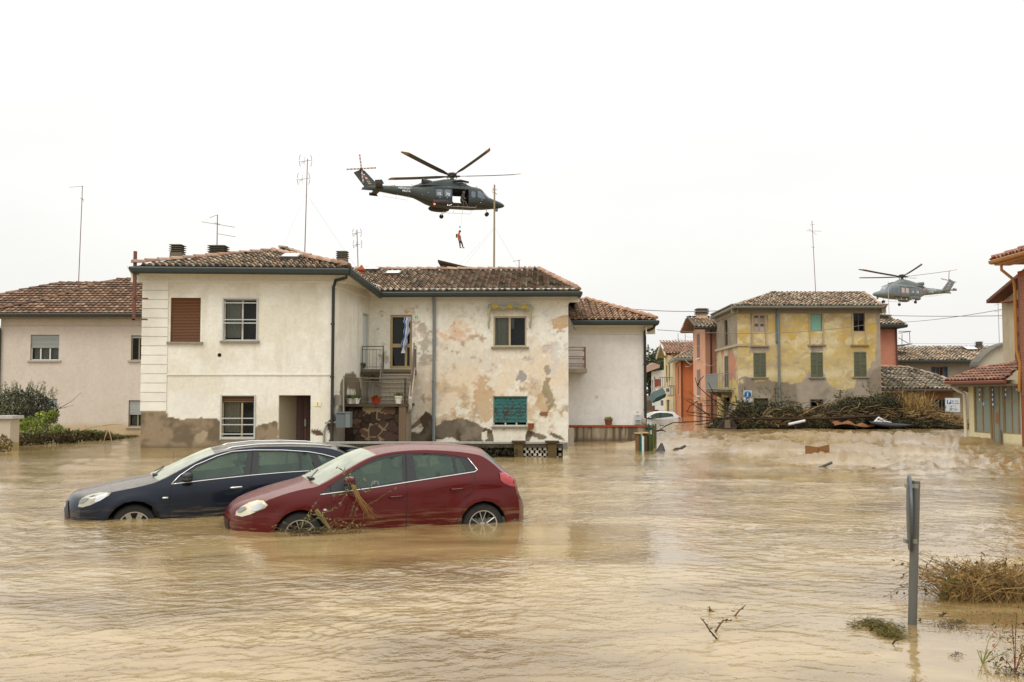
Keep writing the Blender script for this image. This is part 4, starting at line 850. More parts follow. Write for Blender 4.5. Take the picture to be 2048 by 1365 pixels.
m = MB(); m.cur = C('#cfc8b4'); m.prism([p0, p3, p3+(0, 0, -.22), p0+(0, 0, -.22)], (.12, 0, 0)); m.prism([b_, p3, p3+(0, 0, -.22), b_+(0, 0, -.22)], (.12, 0, 0)); m.cur = C('#9a8f68'); m.add([p0+(.1, 0, -.05), p3+(.1, 0, -.05), b_+(.1, 0, -.05), b_+(2, -1, -.1)], [[0, 1, 2, 3]]); m.build('soffit', vpaint, HG)
def ibalc(parent, x0, x1, yp, Y, hgt=16, slab='#b5a88c', rc='#6c6a60', n=8):
    a, b = atY(x0, yp, Y), atY(x1, yp, Y); b[2] = a[2]; m = MB(); m.cur = C(slab); m.box(a[0], Y, a[2]-.15, b[0], Y+1.2, a[2]); m.build('balcony_slab', vrough, parent); m = MB(); m.cur = C(rc); h = hgt/1991*Y
    for i in range(n+1): x = a[0]+(b[0]-a[0])*i/n; m.tube([(x, Y+.03, a[2]), (x, Y+.03, a[2]+h)], .025, 4)
    m.tube([(a[0], Y+.03, a[2]+h), (b[0], Y+.03, a[2]+h)], .03, 4); m.build('railing', vpaint, parent)
ibalc(HG, 1318, 1346, 773, 90, 18); ibalc(HG, 1338, 1362, 790, 88, 18)
# white house farther down
kA = XY(1330, 112); kF = XY(1303, 122); fk = Face(kF, kA); fkf = Face(kA, kA+(3, 0)); zk = fk.hit(1316, 742)[1]; wr = [(0, fk.rect(1304, 760, 1306.5, 790)), (0, fk.rect(1308, 754, 1310.5, 785)), (0, fk.rect(1321, 801, 1327, 812))]
HK = simple_house('distant_white_house', 'small white house farthest down the street under the trees', [fk, fkf], zk, ['#d6d3cc', '#bdb9b0'], wr, (16, 113, 0))
for _, r_ in wr: window(HK, fk, r_, frame='#7a6c60', mull=(), dark=.06)
a, b = fk.P(-.5, zk-.1, .6), fk.P(fk.L+.3, zk+.25, .6); rf = MB(); rf.cur = C('#a58878'); rf.prism([a, b, b+(0, 0, .3), a+(1.2, 0, .9)], (0, 5, .4)); rf.cur = C('#b36a50'); rf.box(a[0]+.8, 111, fk.hit(1316, 757)[1]-1.2, a[0]+2.9, 111.1, fk.hit(1316, 757)[1]); rf.build('roof', tilem, HK)
ibalc(HK, 1310, 1322, 775, 108, 16, rc='#8a4638', n=14)
# dark porch and yard at the left of the street
PO = thing('street_porch', 'low concrete porch roof on square posts at the left of the street', 'porch', (13.5, 94, 0)); m = MB(); m.cur = C('#7d7462'); a = atY(1291, 795, 94); b = atY(1313, 790, 94); m.box(a[0], 93, a[2]-.3, b[0], 97, a[2]+.1)
for x in (a[0]+.2, b[0]-.9): m.box(x, 93.1, -1, x+.35, 93.5, a[2]-.3)
m.box(b[0]-1.1, 93.0, -1, b[0]-.3, 93.4, a[2]-.3, col=C('#5e5546')); m.build('roof_slab', vrough, PO)
m = MB(); a = atY(1298, 820, 88); b = atY(1317, 829, 88); m.cur = C('#8e4a34'); m.box(a[0], 88, b[2], b[0], 88.1, a[2]); one('red_banner', m, vpaint, 'red-brown panel hanging on the fence beside the porch', 'panel', (a[0], 88, 0))
m = MB(); m.cur = C('#7f8271'); a = atY(1293, 836, 87); b = atY(1340, 822, 87); n = 22
for i in range(n): x = a[0]+(b[0]-a[0])*i/n; m.box(x, 87, -.8, x+.05, 87.04, b[2])
m.box(a[0], 87.05, b[2]-.2, b[0], 87.08, b[2]-.1); m.box(a[0], 87.05, .1, b[0], 87.08, .2); one('garden_fence', m, vpaint, 'grey wire garden fence behind the white car', 'fence', (a[0], 87, 0))
# green awning and white sign on the street
m = MB(); a, b, c_, d_ = atY(1304, 806, 86), atY(1313, 796, 86), atY(1333, 787, 86), atY(1331, 795, 86); m.cur = C('#0f332b'); m.prism([a, b, c_, d_, atY(1316, 803, 86)], (0, 2.2, .5)); m.cur = C('#c9d6cf'); m.box(a[0], 85.9, a[2]-.25, a[0]+.45, 86.0, a[2]); one('green_awning', m, vpaint, 'dark green awning folded out over the street', 'awning', tuple(a))
SG = thing('shop_sign', 'square white shop sign with dark window shapes above the green awning', 'sign', tuple(atY(1335, 790, 85))); m = MB(); a, b = atY(1331, 788, 85), atY(1339, 774, 85); m.cur = C('#cfd2d0'); m.box(a[0], 84.9, a[2], b[0], 85.1, b[2]); m.build('board', vpaint, SG)
m = MB(); m.cur = C('#4a4d50'); w_ = b[0]-a[0]; m.box(a[0]+w_*.15, 84.88, a[2]+w_*.5, a[0]+w_*.45, 84.9, b[2]-w_*.4); m.box(a[0]+w_*.55, 84.88, a[2]+w_*.5, a[0]+w_*.85, 84.9, b[2]-w_*.4); m.build('symbol', vpaint, SG)

# ------------------------------------------------------------------ right-hand side houses
# salmon tower behind the yellow house
jA = XY(1740, 68); jB = XY(1797, 68); fj = Face(jA, jB); fjr = Face(jB, jB+(0, 6)); zj = fj.hit(1780, 653)[1]
HJ = simple_house('pink_house', 'pink-orange house rising behind the right corner of the yellow house', [fj, fjr], zj, ['#b97d66', '#9a6752'], [], (26, 68, 0))
a0, a1 = atY(1740, 649, 67.3), atY(1811, 649, 67.3); a1[2] = a0[2]; t0 = atY(1765, 628, 70.5); rf = MB(); tile_slope(rf, [a0, a1, t0, t0+(-3, 0, 0)], TILE_OLD, 71, w=.26); tile_slope(rf, [a1, a1+(0, 7, 0), t0], TILE_OLD, 72, w=.3); rf.build('roof', tilem, HJ)
g = MB(); gutter_run(g, [a0, a1], .22, .16); gutter_run(g, [a1, a1+(0, 7, 0)], .22, .16); g.cur = (1, 1, 1); g.prism([a0+(0, .2, -.2), a1+(-.1, .2, -.2), (jB[0], 68, zj-.2), (jA[0], 68, zj-.2)], (0, .1, .1)); g.build('gutter', wgutter, HJ)
chimney(HJ, atY(1767, 640, 68.8)[0], 68.8, 6.4, atY(0, 630, 68.8)[2], .8, .6, col='#a89880'); pipe(HJ, [fj.P(fj.L-.1, zj, .1), fj.P(fj.L-.1, 0, .1)], .06, '#5a2f22')
m = MB(); m.cur = C('#5d5f5c'); Y = 72; a, b = atY(1798, 690, Y), atY(1822, 687, Y); m.prism([atY(1797, 694, Y), atY(1825, 689, Y), atY(1825, 687.5, Y), atY(1797, 690, Y)], (0, 1.4, 0))
for q_ in (((1804, 668), (1804, 689)), ((1819, 664), (1820, 688)), ((1797, 667), (1822, 663)), ((1797, 663), (1822, 663)), ((1797, 676), (1818, 688))): m.tube([atY(*q_[0], Y), atY(*q_[1], Y)], .025, 4)
one('roof_terrace_rail', m, vpaint, 'thin metal terrace rail on a dark slab behind the pink house', 'railing', tuple(atY(1810, 690, Y)))
# grey house with blue shutters
lA = XY(1790, 72); lB = XY(1962, 72); fl_ = Face(lA, lB); zl_ = fl_.hit(1850, 724)[1]; wr = [(0, fl_.rect(1871, 734, 1887, 756))]
HL = simple_house('grey_house', 'grey plaster house with blue shutters and a long tiled roof', [fl_, Face(lB, lB+(0, 6))], zl_, ['#948b7c'], wr, (30, 72, 0))
w_ = window(HL, fl_, wr[0][1], frame='#6a4a30', mull=(.55,), curtain=[(.05, .45, '#7a5a3a', 1)], dark=.03); shutters(w_, fl_, wr[0][1], '#2f4458', opened=1)
a0, a1 = atY(1790, 721, 71.4), atY(1962, 721, 71.4); a1[2] = a0[2]; t0, t1 = atY(1797, 695, 74.8), atY(2000, 692, 74.8); t1[2] = t0[2]; rf = MB(); tile_slope(rf, [a0, a1, a1+(2, 0, 0), t1, t0+(-.6, 0, 0)], TILE_OLD+['#cdb8a0', '#c4a890'], 81, w=.27, jit=.05)
rf.add([t1+(0, 4, -1.95), t0+(-.6, 4, -1.95), t0+(-.6, 0, 0), t1], [[0, 1, 2, 3]], col=C('#8a7660')); rfo = rf.build('roof', tilem, HL); chimney(rfo, atY(1958, 690, 74.5)[0], 74.5, t0[2]-.4, atY(0, 683.5, 74.5)[2], .42, .4, col='#5f584c')
skylight([a0, a1, t0], 1941, 701, .9, .8, rfo); g = MB(); gutter_run(g, [a0, a1], .2, .14); g.build('gutter', wgutter, HL)
pipe(HL, [fl_.P(fl_.L-.5, zl_, .1), fl_.P(fl_.L-.5, 0, .1)], .08, '#6e5c3e')
# barrel-vaulted shed
SH = thing('vaulted_shed', 'pale shed with a curved dark roof edge beside the grey house', 'shed', (29, 62, 0)); Y = 62; arc = [(1953, 735), (1955, 728), (1965, 716), (1978, 705), (1992, 696), (2008, 690), (2030, 686), (2060, 686)]; pts = [atY(*p_, Y) for p_ in arc]; base = [np.array([pts[-1][0], Y, -1]), np.array([pts[0][0], Y, -1])]
m = MB(); m.cur = C('#b3ab9b'); m.poly(pts+base); m.build('wall', plaster, SH); m = MB(); m.cur = C('#6d685e')
for a, b in zip(pts[:-1], pts[1:]): m.prism([a, b, b+(0, 0, .16), a+(0, 0, .16)], (0, 6, 0)) if 0 else m.obox(a+(0, -.25, 0), b-a, (0, 1.2, 0), (0, 0, .13))
m.build('roof', vrough, SH)
# low brick shed in front
nA = XY(1755, 60); nB = XY(1930, 60); fn = Face(nA, nB); zn = fn.hit(1850, 785)[1]; wr = [(0, fn.rect(1771, 791, 1803, 850)), (0, fn.rect(1864, 799, 1893, 838))]; wr[0] = (0, (wr[0][1][0], -1, wr[0][1][2], wr[0][1][3]))
LS = thing('brick_shed', 'low rough brick shed with a sagging mossy tile roof behind the driftwood', 'shed', (24.5, 60, 0)); m = MB()
def colN(U, Z):
    row = np.floor(Z/.085); bx = (U+row*.14) % .28; mo = ((Z % .085) < .018) | (bx < .018); c = np.where(mo[..., None], lin('#8f8570'), lin('#7d6a54')*(1+(fbm(U, Z, .3, 3)-.5)*.5)[..., None])
    return mixc(c, lin('#8c8068'), sstep(.5, .58, fbm(U, Z, 1.2, 5))*.9)
wall(m, fn, -1.5, zn, [w[1] for w in wr], colN, .055, rcol=lin('#5f5342')); wall(m, Face(nB, nB+(0, 5)), -1.5, zn, [], lambda U, Z: grime(U, Z, lin('#7f7360'), 3), .3); fn.box(m, wr[1][1][0]-.4, wr[1][1][3], wr[1][1][2]+.4, wr[1][1][3]+.5, .004, .03, col=lin('#7a5c44')); m.build('wall', plaster, LS)
window(LS, fn, wr[1][1], frame='#77705f', mull=(.25, .5, .75), bars=(.5,), fw=.04, dark=.06, label='broken barred shed window'); d = MB(); fn.box(d, *wr[0][1], -.7, -.6, col=C('#2a2119')); fn.box(d, wr[0][1][0], wr[0][1][1], wr[0][1][0]+.9, wr[0][1][3], -.25, -.2, col=C('#4a3a2a')); d.build('shed_door', vpaint, LS)
a0, a1 = atY(1762, 778, 59.4), atY(1932, 777, 59.4); a1[2] = a0[2]; sl = math.tan(R(22)); PL = [a0, a1, a1+(0, 5, 5*sl)]; tp = [plane_hit(PL, *q_)[0] for q_ in ((1926, 773), (1870, 752), (1814, 737), (1762, 735))]
rf = MB(); tile_slope(rf, [a0, a1]+tp, ['#9c9484', '#8a8070', '#b3a48e', '#746a5a', '#a89278', '#5d5648', '#8f8672', '#a99c88'], 91, w=.26, ln=.38, jit=.04, moss=.35); ridge_tiles(rf, [t+(0, 0, .03) for t in tp[::-1]], TILE_OLD, 9, r=.1)
for i in range(3): rf.add([tp[i], tp[i+1], tp[i+1]+(0, 3, -1.2), tp[i]+(0, 3, -1.2)], [[0, 1, 2, 3]], col=C('#6a5e4c'))
rf.build('roof', tilem, LS); g = MB(); gutter_run(g, [a0, a1], .16, .13); g.build('gutter', mat('brown_gutter', C('#4f4235'), rough=.6), LS)

# ------------------------------------------------------------------ shop with glazed front (faces the street)
sA, sB = XY(1937, 38.5), XY(2042.5, 35.0); fs_ = Face(sA, sB); SHP = thing('glazed_shop', 'pale yellow corner shop with brown-framed glazing under a terracotta lean-to roof', 'shop', (17.8, 37, 0))
zs = fs_.hit(1950, 770)[1]; SR = {'L': fs_.rect(1947, 771, 1979, 866), 'D': fs_.rect(1980, 771, 2005, 889), 'Rr': fs_.rect(2006, 771, 2042, 872)}; L_ = fs_.L
u1, u2, u3, u4, u5 = fs_.hit(1947, 800)[0], fs_.hit(1979, 800)[0], fs_.hit(2005, 800)[0], fs_.hit(2041, 800)[0], L_; zlo = fs_.hit(1960, 866)[1]; zhi = fs_.hit(1960, 772)[1]
WH = [(u1, zlo, u2, zhi), (u2+.0, -.8, u3, zhi), (u3+.0, zlo+.03, u4, zhi)]
m = MB(); cY = lin('#d2c8a0'); wall(m, fs_, -1.2, zs+.15, [WH[0], (u2, -.8, u3, zhi), WH[2]], lambda U, Z: mixc(grime(U, Z, cY, 4, .3), lin('#a5946a'), 1-sstep(-.05, .12, Z)), .06, rcol=cY*.7)
wall(m, Face(sA+(2.6, .5), sA), -1.2, zs+.1, [], lambda U, Z: grime(U, Z, cY*.8, 4), .2); m.build('wall', plaster, SHP)
fr = '#8d7450'
frost = glass('frosted_glass', (.5, .55, .5), 1, .1); _t = frost.node_tree; _o = [n for n in _t.nodes if n.type == 'OUTPUT_MATERIAL'][0]; _s = _o.inputs[0].links[0].from_socket; _d = N(_t, 'ShaderNodeBsdfDiffuse'); _d.inputs[0].default_value = (*C('#a2ab9b'), 1); _x = N(_t, 'ShaderNodeMixShader'); _x.inputs[0].default_value = .6; _t.links.new(_s, _x.inputs[1]); _t.links.new(_d.outputs[0], _x.inputs[2]); _t.links.new(_x.outputs[0], _o.inputs[0])
def glz(r, mull, bars, nm, lab=None):
    o = window(SHP, fs_, r, frame=fr, fw=.05, mull=mull, bars=bars, back=.1, name=nm, curtain=None, icol='#a3aa9a', pmat=frost, label=lab); return o
glz(WH[0], (.47,), (.72,), 'shop_window'); glz(WH[2], (.42, .78), (.68,), 'shop_window')
o = glz(WH[1], (.15, .6), (.78,), 'shop_door', 'half-open glazed brown shop door'); m = MB(); m.cur = C('#8d5a38'); r = WH[1]; fs_.box(m, r[0]+(r[2]-r[0])*.35, .75, r[0]+(r[2]-r[0])*.62, 1.15, -.06, -.04); m.cur = C('#7d6a48'); fs_.box(m, r[0]+(r[2]-r[0])*.6, -.3, r[0]+(r[2]-r[0])*.75, .5, -.05, -.02); m.build('poster', vpaint, o)
for i, (px_, ln_) in enumerate(((1960, .62), (1986, .85), (2012, .52), (2034, .2))):        # striped tape strips
    m = MB(); u = fs_.hit(px_, 775)[0]; n = int(ln_/.09)
    for k in range(n): fs_.box(m, u-.035+.01*math.sin(k), zhi-.02-(k+1)*.09, u+.035+.01*math.sin(k), zhi-.02-k*.09, .02, .03, col=C('#d5d5d2') if k % 2 else C('#3f4560'))
    m.build('hanging_tape', vpaint, SHP)
m = MB(); u, z = fs_.hit(1964.5, 808.5); m.lathe(fs_.P(u, z, -.06), (*fs_.n, 0), [(0, .012), (.07, .012), (.07, 0)], 14, col=C('#8fb7cf')); m.build('round_sticker', vpaint, SHP)
zr = fs_.hit(1930, 762, .6)[1]; r0 = fs_.P(-.55, zr, .55); r1 = fs_.P(L_+.0, zr, .55); PL = [r0, r1, r1+(3, 0, 3*math.tan(R(17)))]; k0 = plane_hit(PL, 1960, 739)[0]; k1 = plane_hit(PL, 2046, 726)[0]
rf = MB(); tile_slope(rf, [r0, r1, k1, k0], ['#a06a54', '#ab755f', '#94604c', '#b07e68', '#a06e5a'], 95, w=.25, ln=.36, r=.07, jit=.006, moss=.03); tile_slope(rf, [k0+(1.5, 4, -1), r0, k0], ['#a8644a', '#b5725a'], 96, w=.3); ridge_tiles(rf, [r0, k0, k1], ['#a8644a', '#b5725a'], 3, r=.08)
rf.build('roof', tilem, SHP); g = MB(); gutter_run(g, [r0, r1], .13, .12); g.build('gutter', mat('red_gutter', C('#7f4a38'), rough=.5), SHP)
m = MB(); m.cur = C('#6f6350'); fs_.box(m, -.5, zr-.22, L_, zr-.14, .0, .5); m.build('soffit', vpaint, SHP)
pipe(SHP, [fs_.P(-.45, zr-.12, .5), fs_.P(-.3, zr-.35, .3), fs_.P(-.15, zr-.5, .08), fs_.P(-.12, .1, .08), fs_.P(-.18, -.5, .1)], .06, '#cfc8ae')
# tall beige gable behind the shop
gA_, gB_ = (21.72, 44.0), (21.72, 36.0); fg = Face(gA_, gB_); HN = thing('gabled_house', 'tall beige gabled house with tall brown shutters behind the shop', 'house', (22, 42.5, 0)); pa, pb = fg.hit(1990, 600, .3), fg.hit(2048, 552, .3); sl = (pb[1]-pa[1])/(pb[0]-pa[0])
m = MB(); wr = fg.rect(2031, 604, 2049, 721); wr = (wr[0], wr[1], wr[2]+.25, wr[3]); wall(m, fg, -1.2, 9.5, [wr], lambda U, Z: grime(U, Z, lin('#b3a68e'), 7, .5), .1, topfn=lambda U: pa[1]+(U-pa[0])*sl-.12); wall(m, Face((30, 44.), gA_), -1.2, 5.6, [], lambda U, Z: grime(U, Z, lin('#a89a82'), 7, .5), .3); m.build('wall', plaster, HN)
w_ = window(HN, fg, wr, frame='#5a3626', mull=(), dark=.03, sill=.08, sillc='#6a4a38'); shutters(w_, fg, wr, '#7d4430', proud=.06, louv=.5)
m = MB(); m.cur = C('#8a5a48'); fg.box(m, wr[0]-.75, wr[3]+.05, wr[2]+.3, wr[3]+.11, 0, .3); m.build('window_canopy', tilem, HN)
e0 = fg.P(pa[0]-.4, pa[1]-.4*sl, .5); e1 = fg.P(pb[0]+1.5, pb[1]+1.5*sl, .5); m = MB(); m.cur = C('#6b4a3c'); m.obox(e0, e1-e0, (8, 0, 0), (0, 0, .14)); m.build('roof', tilem, HN)
# brick house at the right edge with its corner gutter
HP = thing('brick_house', 'red brick house corner with an ochre gutter at the right edge', 'house', (17.9, 34, 0)); fp = Face((17.86, 35.0), (17.86, 30.0)); m = MB()
def colP(U, Z):
    row = np.floor(Z/.07); bx = (U+(row % 2)*.13) % .26; mo = ((Z % .07) < .014) | (bx < .014); return np.where(mo[..., None], lin('#8a7462'), lin('#8f4f36')*(1+(fbm(U, Z, .1, 3)-.5)*.5)[..., None])
zp = atY(2030, 540, 34.5)[2]; wall(m, fp, -1.2, zp, [], colP, .035); wall(m, Face((23, 35.0), (17.86, 35.0)), -1.2, zp, [], colP, .2); m.build('wall', plaster, HP)
zq = atY(2000, 520, 35.4)[2]; m = MB(); c0 = np.array([17.27, 35.6, zq]); tile_slope(m, [(17.27, 35.6, zq), (17.27, 29, zq), (20.5, 29, zq+1.1), (20.5, 32.5, zq+1.1)], ['#b06a52', '#a86048', '#bd7c62'], 97, w=.25, ln=.36); tile_slope(m, [(24, 35.6, zq), (17.27, 35.6, zq), (20.5, 32.5, zq+1.1)], ['#b06a52', '#a86048'], 98, w=.3); ridge_tiles(m, [(17.3, 35.55, zq+.05), (20.5, 32.5, zq+1.15)], ['#b06a52', '#b87860'], 4, r=.11); m.build('roof', tilem, HP)
m = MB(); m.cur = (1, 1, 1); gutter_run(m, [(24, 35.6, zq), (17.27, 35.6, zq), (17.27, 29, zq)], .14, .13); m.box(17.3, 29, zq-.2, 17.86, 35.5, zq-.12); m.build('gutter', mat('ochre_metal', C('#a8722e'), rough=.45, var=.15), HP)
pipe(HP, [(17.35, 35.1, zq-.1), (17.35, 35.1, zq-.4), (17.72, 35.02, zq-.75), (17.76, 35.02, zq-1.0), (17.76, 35.02, 3.4), (17.84, 34.95, 2.9), (17.78, 34.95, 1.9)], .055, '#a8722e')
# ------------------------------------------------------------------ flood water and ground
def water_h(X, Y):
    """height of the flood surface"""
    n1 = fbm(X*.9+3, Y*1.2, 2.2, 11, 2)-.5; n2 = fbm(X, Y*1.15, .62, 12, 3)-.5; n3 = fbm(X, Y*1.1, .22, 13, 2, .5)-.5
    calm = np.exp(-((X+1.0)/3.2)**2-((Y-12.2)/1.7)**2)*.9+np.exp(-((X-3.8)/1.9)**2-((Y-6.6)/1.6)**2)*.85+np.exp(-((X-.8)/2.2)**2-((Y-5.6)/.8)**2)*.5
    calm = calm+np.exp(-((X-4.3)/1.3)**2-((Y-7.2)/1.2)**2)*.8+sstep(.50, .66, fbm(X*.7, Y, 3.2, 191, 3))*.55
    calm = np.clip(calm*(.6+.8*fbm(X, Y, 1.4, 91, 3)), 0, .92); far = sstep(14, 24, Y); act = .55+.9*fbm(X*.5, Y, 2.4, 93, 3)
    wp = fbm(X*.8, Y, 1.9, 95, 3); wp2 = fbm(X, Y, .8, 97, 3); near = 1-sstep(13, 19, Y)
    dirw = np.sin(6.283*(Y*.95+X*.22+wp*2.6)/.24)*.0034*np.clip(2.6*fbm(X, Y, .55, 98, 4)-.85, 0, 1.2)+np.sin(6.283*(Y*.9-X*.38+wp2*.9)/.15)*.0018*(fbm(X, Y, .35, 99, 2) > .4)+np.sin(6.283*(Y*.6+X*.75+wp2*1.1)/.36)*.0030*fbm(X, Y, .9, 96, 3)
    z = (n1*(.022+.03*far)+n2*(.030+.05*far)*act+n3*(.015+.018*far)*act*(1-sstep(16, 26, Y)*.5)+dirw*near*1.5)*(1-calm)
    t = sstep(4.0, 10, X+(Y-26)*.05)*sstep(20.5, 27, Y)*(1-sstep(46, 53, Y))          # rapids on the right
    rid = 1-np.abs(fbm(X*.75, Y*1.1, 1.25, 31, 5, .62)-.5)*2; rid2 = 1-np.abs(fbm(X, Y, .42, 35, 4, .6)-.5)*2
    z += t*((rid**4)*.15+(rid2**3)*.08+(fbm(X, Y*1.3, .5, 37, 4, .65)-.5)*.10-.10)
    def crest(x0, y0, x1, y1, h, w_, s):                                            # standing waves
        L = math.hypot(x1-x0, y1-y0); u = ((X-x0)*(x1-x0)+(Y-y0)*(y1-y0))/L; v = ((X-x0)*(y0-y1)+(Y-y0)*(x1-x0))/L+(fbm(X, Y, 1.5, s)-.5)*1.1
        k = sstep(-.8, .6, u)*(1-sstep(L-.6, L+.8, u)); return h*k*np.exp(-(v/w_)**2)*(.2+1.2*fbm(X, Y, .55, s+2, 5, .65))
    cr_ = crest(3.6, 35.5, 10.0, 36.5, .24, .45, 5)+crest(8.5, 32.0, 13.2, 29.8, .30, .6, 6)+crest(12.5, 40, 17.2, 36.2, .34, .7, 7)+crest(11.0, 43, 15.5, 41.0, .25, .7, 8)+crest(5.5, 31.5, 8.5, 31.0, .2, .5, 9)
    z += cr_
    hx, hy = 8.6, 27.0                                                              # tumbling hole below the floating board
    d = np.hypot((X-hx)/1.7, (Y-hy)/1.5); z += -.10*np.exp(-((X-7.7)/.8)**2-((Y-26.6)/1.0)**2)+.13*np.exp(-(d-.35)**2/.22)*fbm(X, Y, .3, 44, 5, .65)*2.4*(d < 2.4)
    dome = np.exp(-((X-6.2)/2.0)**2-((Y-25.8)/1.4)**2); z += dome*.07
    foam = t*(.15+sstep(.80, .97, rid)*.5)+sstep(.02, .16, cr_)*.9+np.exp(-d*d*1.1)*.9+far*sstep(.66, .78, fbm(X*.6, Y*2, .8, 73, 5))*.25
    foam *= .55+.45*sstep(.35, .6, fbm(X, Y*1.5, .25, 75, 4))
    return z, np.clip(foam, 0, 1), calm
rows = []
y = 3.5
while y < 210: rows.append(y); y += max(.012, y*y*.00042*(1 if y < 22 else (1.7 if y < 60 else 4)))
rows = np.array(rows); NXW = 620; sp = np.linspace(-1, 1, NXW); YY = np.repeat(rows[:, None], NXW, 1); XX = sp[None]*(rows[:, None]*.60+1.5)+0*YY
ZZ, FM, CM = water_h(XX, YY); edge = 1-sstep(60, 140, YY)*.6; ZZ *= edge
V = np.stack([XX, YY, ZZ], -1).reshape(-1, 3); a, b = YY.shape
i0 = (np.arange(a-1)[:, None]*b+np.arange(b-1)[None]).ravel(); Fq = np.stack([i0, i0+1, i0+b+1, i0+b], 1)
nv = len(V); ex = np.array([(-500, -60, -.30), (500, -60, -.30), (500, 420, -.30), (-500, 420, -.30)]); V = np.vstack([V, ex]); Fq = np.vstack([Fq, [[nv, nv+1, nv+2, nv+3]]])
me = bpy.data.meshes.new('flood_water'); me.vertices.add(len(V)); me.vertices.foreach_set('co', V.astype(np.float32).ravel()); me.loops.add(Fq.size); me.loops.foreach_set('vertex_index', Fq.astype(np.int32).ravel())
me.polygons.add(len(Fq)); me.polygons.foreach_set('loop_start', np.arange(0, Fq.size, 4, dtype=np.int32)); me.polygons.foreach_set('use_smooth', [True]*len(Fq)); me.update(calc_edges=True)
ca = me.color_attributes.new('Col', 'FLOAT_COLOR', 'POINT'); cc = np.ones((len(V), 4), np.float32); cc[:, 0] = 0; cc[:nv, 0] = FM.ravel(); cc[:, 1] = 0; cc[:nv, 1] = CM.ravel(); ca.data.foreach_set('color', cc.ravel())
m = bpy.data.materials.new('muddy_water'); m.use_nodes = True; t = m.node_tree; t.nodes.clear()
o_ = N(t, 'ShaderNodeOutputMaterial'); b_ = N(t, 'ShaderNodeBsdfPrincipled'); b_.inputs['IOR'].default_value = 1.62; b_.inputs['Specular IOR Level'].default_value = .65
tcn = N(t, 'ShaderNodeTexCoord'); at = N(t, 'ShaderNodeVertexColor', layer_name='Col'); sep = N(t, 'ShaderNodeSeparateColor'); t.links.new(at.outputs[0], sep.inputs[0])
def mapn(sc): q = N(t, 'ShaderNodeMapping'); q.inputs['Scale'].default_value = sc; t.links.new(tcn.outputs['Object'], q.inputs[0]); return q
m1 = mapn((.45, .9, 1)); n1 = N(t, 'ShaderNodeTexNoise', Scale=.9, Detail=6., Roughness=.6, Distortion=.6); t.links.new(m1.outputs[0], n1.inputs['Vector'])
cr = N(t, 'ShaderNodeValToRGB'); cr.color_ramp.elements[0].position = .36; cr.color_ramp.elements[0].color = (*C('#7a633c'), 1); cr.color_ramp.elements[1].position = .62; cr.color_ramp.elements[1].color = (*C('#a38c60'), 1); t.links.new(n1.outputs[0], cr.inputs[0])
mxx = N(t, 'ShaderNodeMix', data_type='RGBA'); t.links.new(sep.outputs[0], mxx.inputs['Factor']); t.links.new(cr.outputs[0], mxx.inputs['A']); mxx.inputs['B'].default_value = (*C('#7d6233'), 1); t.links.new(mxx.outputs['Result'], b_.inputs['Base Color'])
rr = N(t, 'ShaderNodeMapRange'); t.links.new(sep.outputs[0], rr.inputs[0]); rr.inputs['To Min'].default_value = .06; rr.inputs['To Max'].default_value = .55; t.links.new(rr.outputs[0], b_.inputs['Roughness'])
bb = None
for sc, s_, st, di in (((.9, 1.1, 1), 3.0, .45, .035), ((1, 1.15, 1), 7.0, .8, .022), ((1, 1.1, 1), 19., .55, .008)):
    q = mapn(sc); nn = N(t, 'ShaderNodeTexNoise', Scale=s_, Detail=3., Roughness=.55, Distortion=.4); t.links.new(q.outputs[0], nn.inputs['Vector'])
    bu = N(t, 'ShaderNodeBump', Strength=st, Distance=di); t.links.new(nn.outputs[0], bu.inputs['Height']); cs = N(t, 'ShaderNodeMapRange'); cs.inputs['To Min'].default_value = st; cs.inputs['To Max'].default_value = st*.12; t.links.new(sep.outputs[1], cs.inputs[0]); t.links.new(cs.outputs[0], bu.inputs['Strength'])
    if bb is not None: t.links.new(bb.outputs[0], bu.inputs['Normal'])
    bb = bu
t.links.new(bb.outputs[0], b_.inputs['Normal']); t.links.new(b_.outputs[0], o_.inputs[0]); me.materials.append(m)
wo = bpy.data.objects.new('flood_water', me); SC.collection.objects.link(wo); wo['w'] = [0, 0, 0]; tag(wo, 'wide muddy brown floodwater filling the street', 'water', kind='structure')
g = MB(); g.add([(-2500, -300, -1.6), (2500, -300, -1.6), (2500, 4000, -1.6), (-2500, 4000, -1.6)], [[0, 1, 2, 3]]); tag(g.build('ground', mat('mud', C('#6e5c42'), vscale=.3, bump=.3)), 'flat muddy ground beneath the floodwater', 'ground', kind='structure')

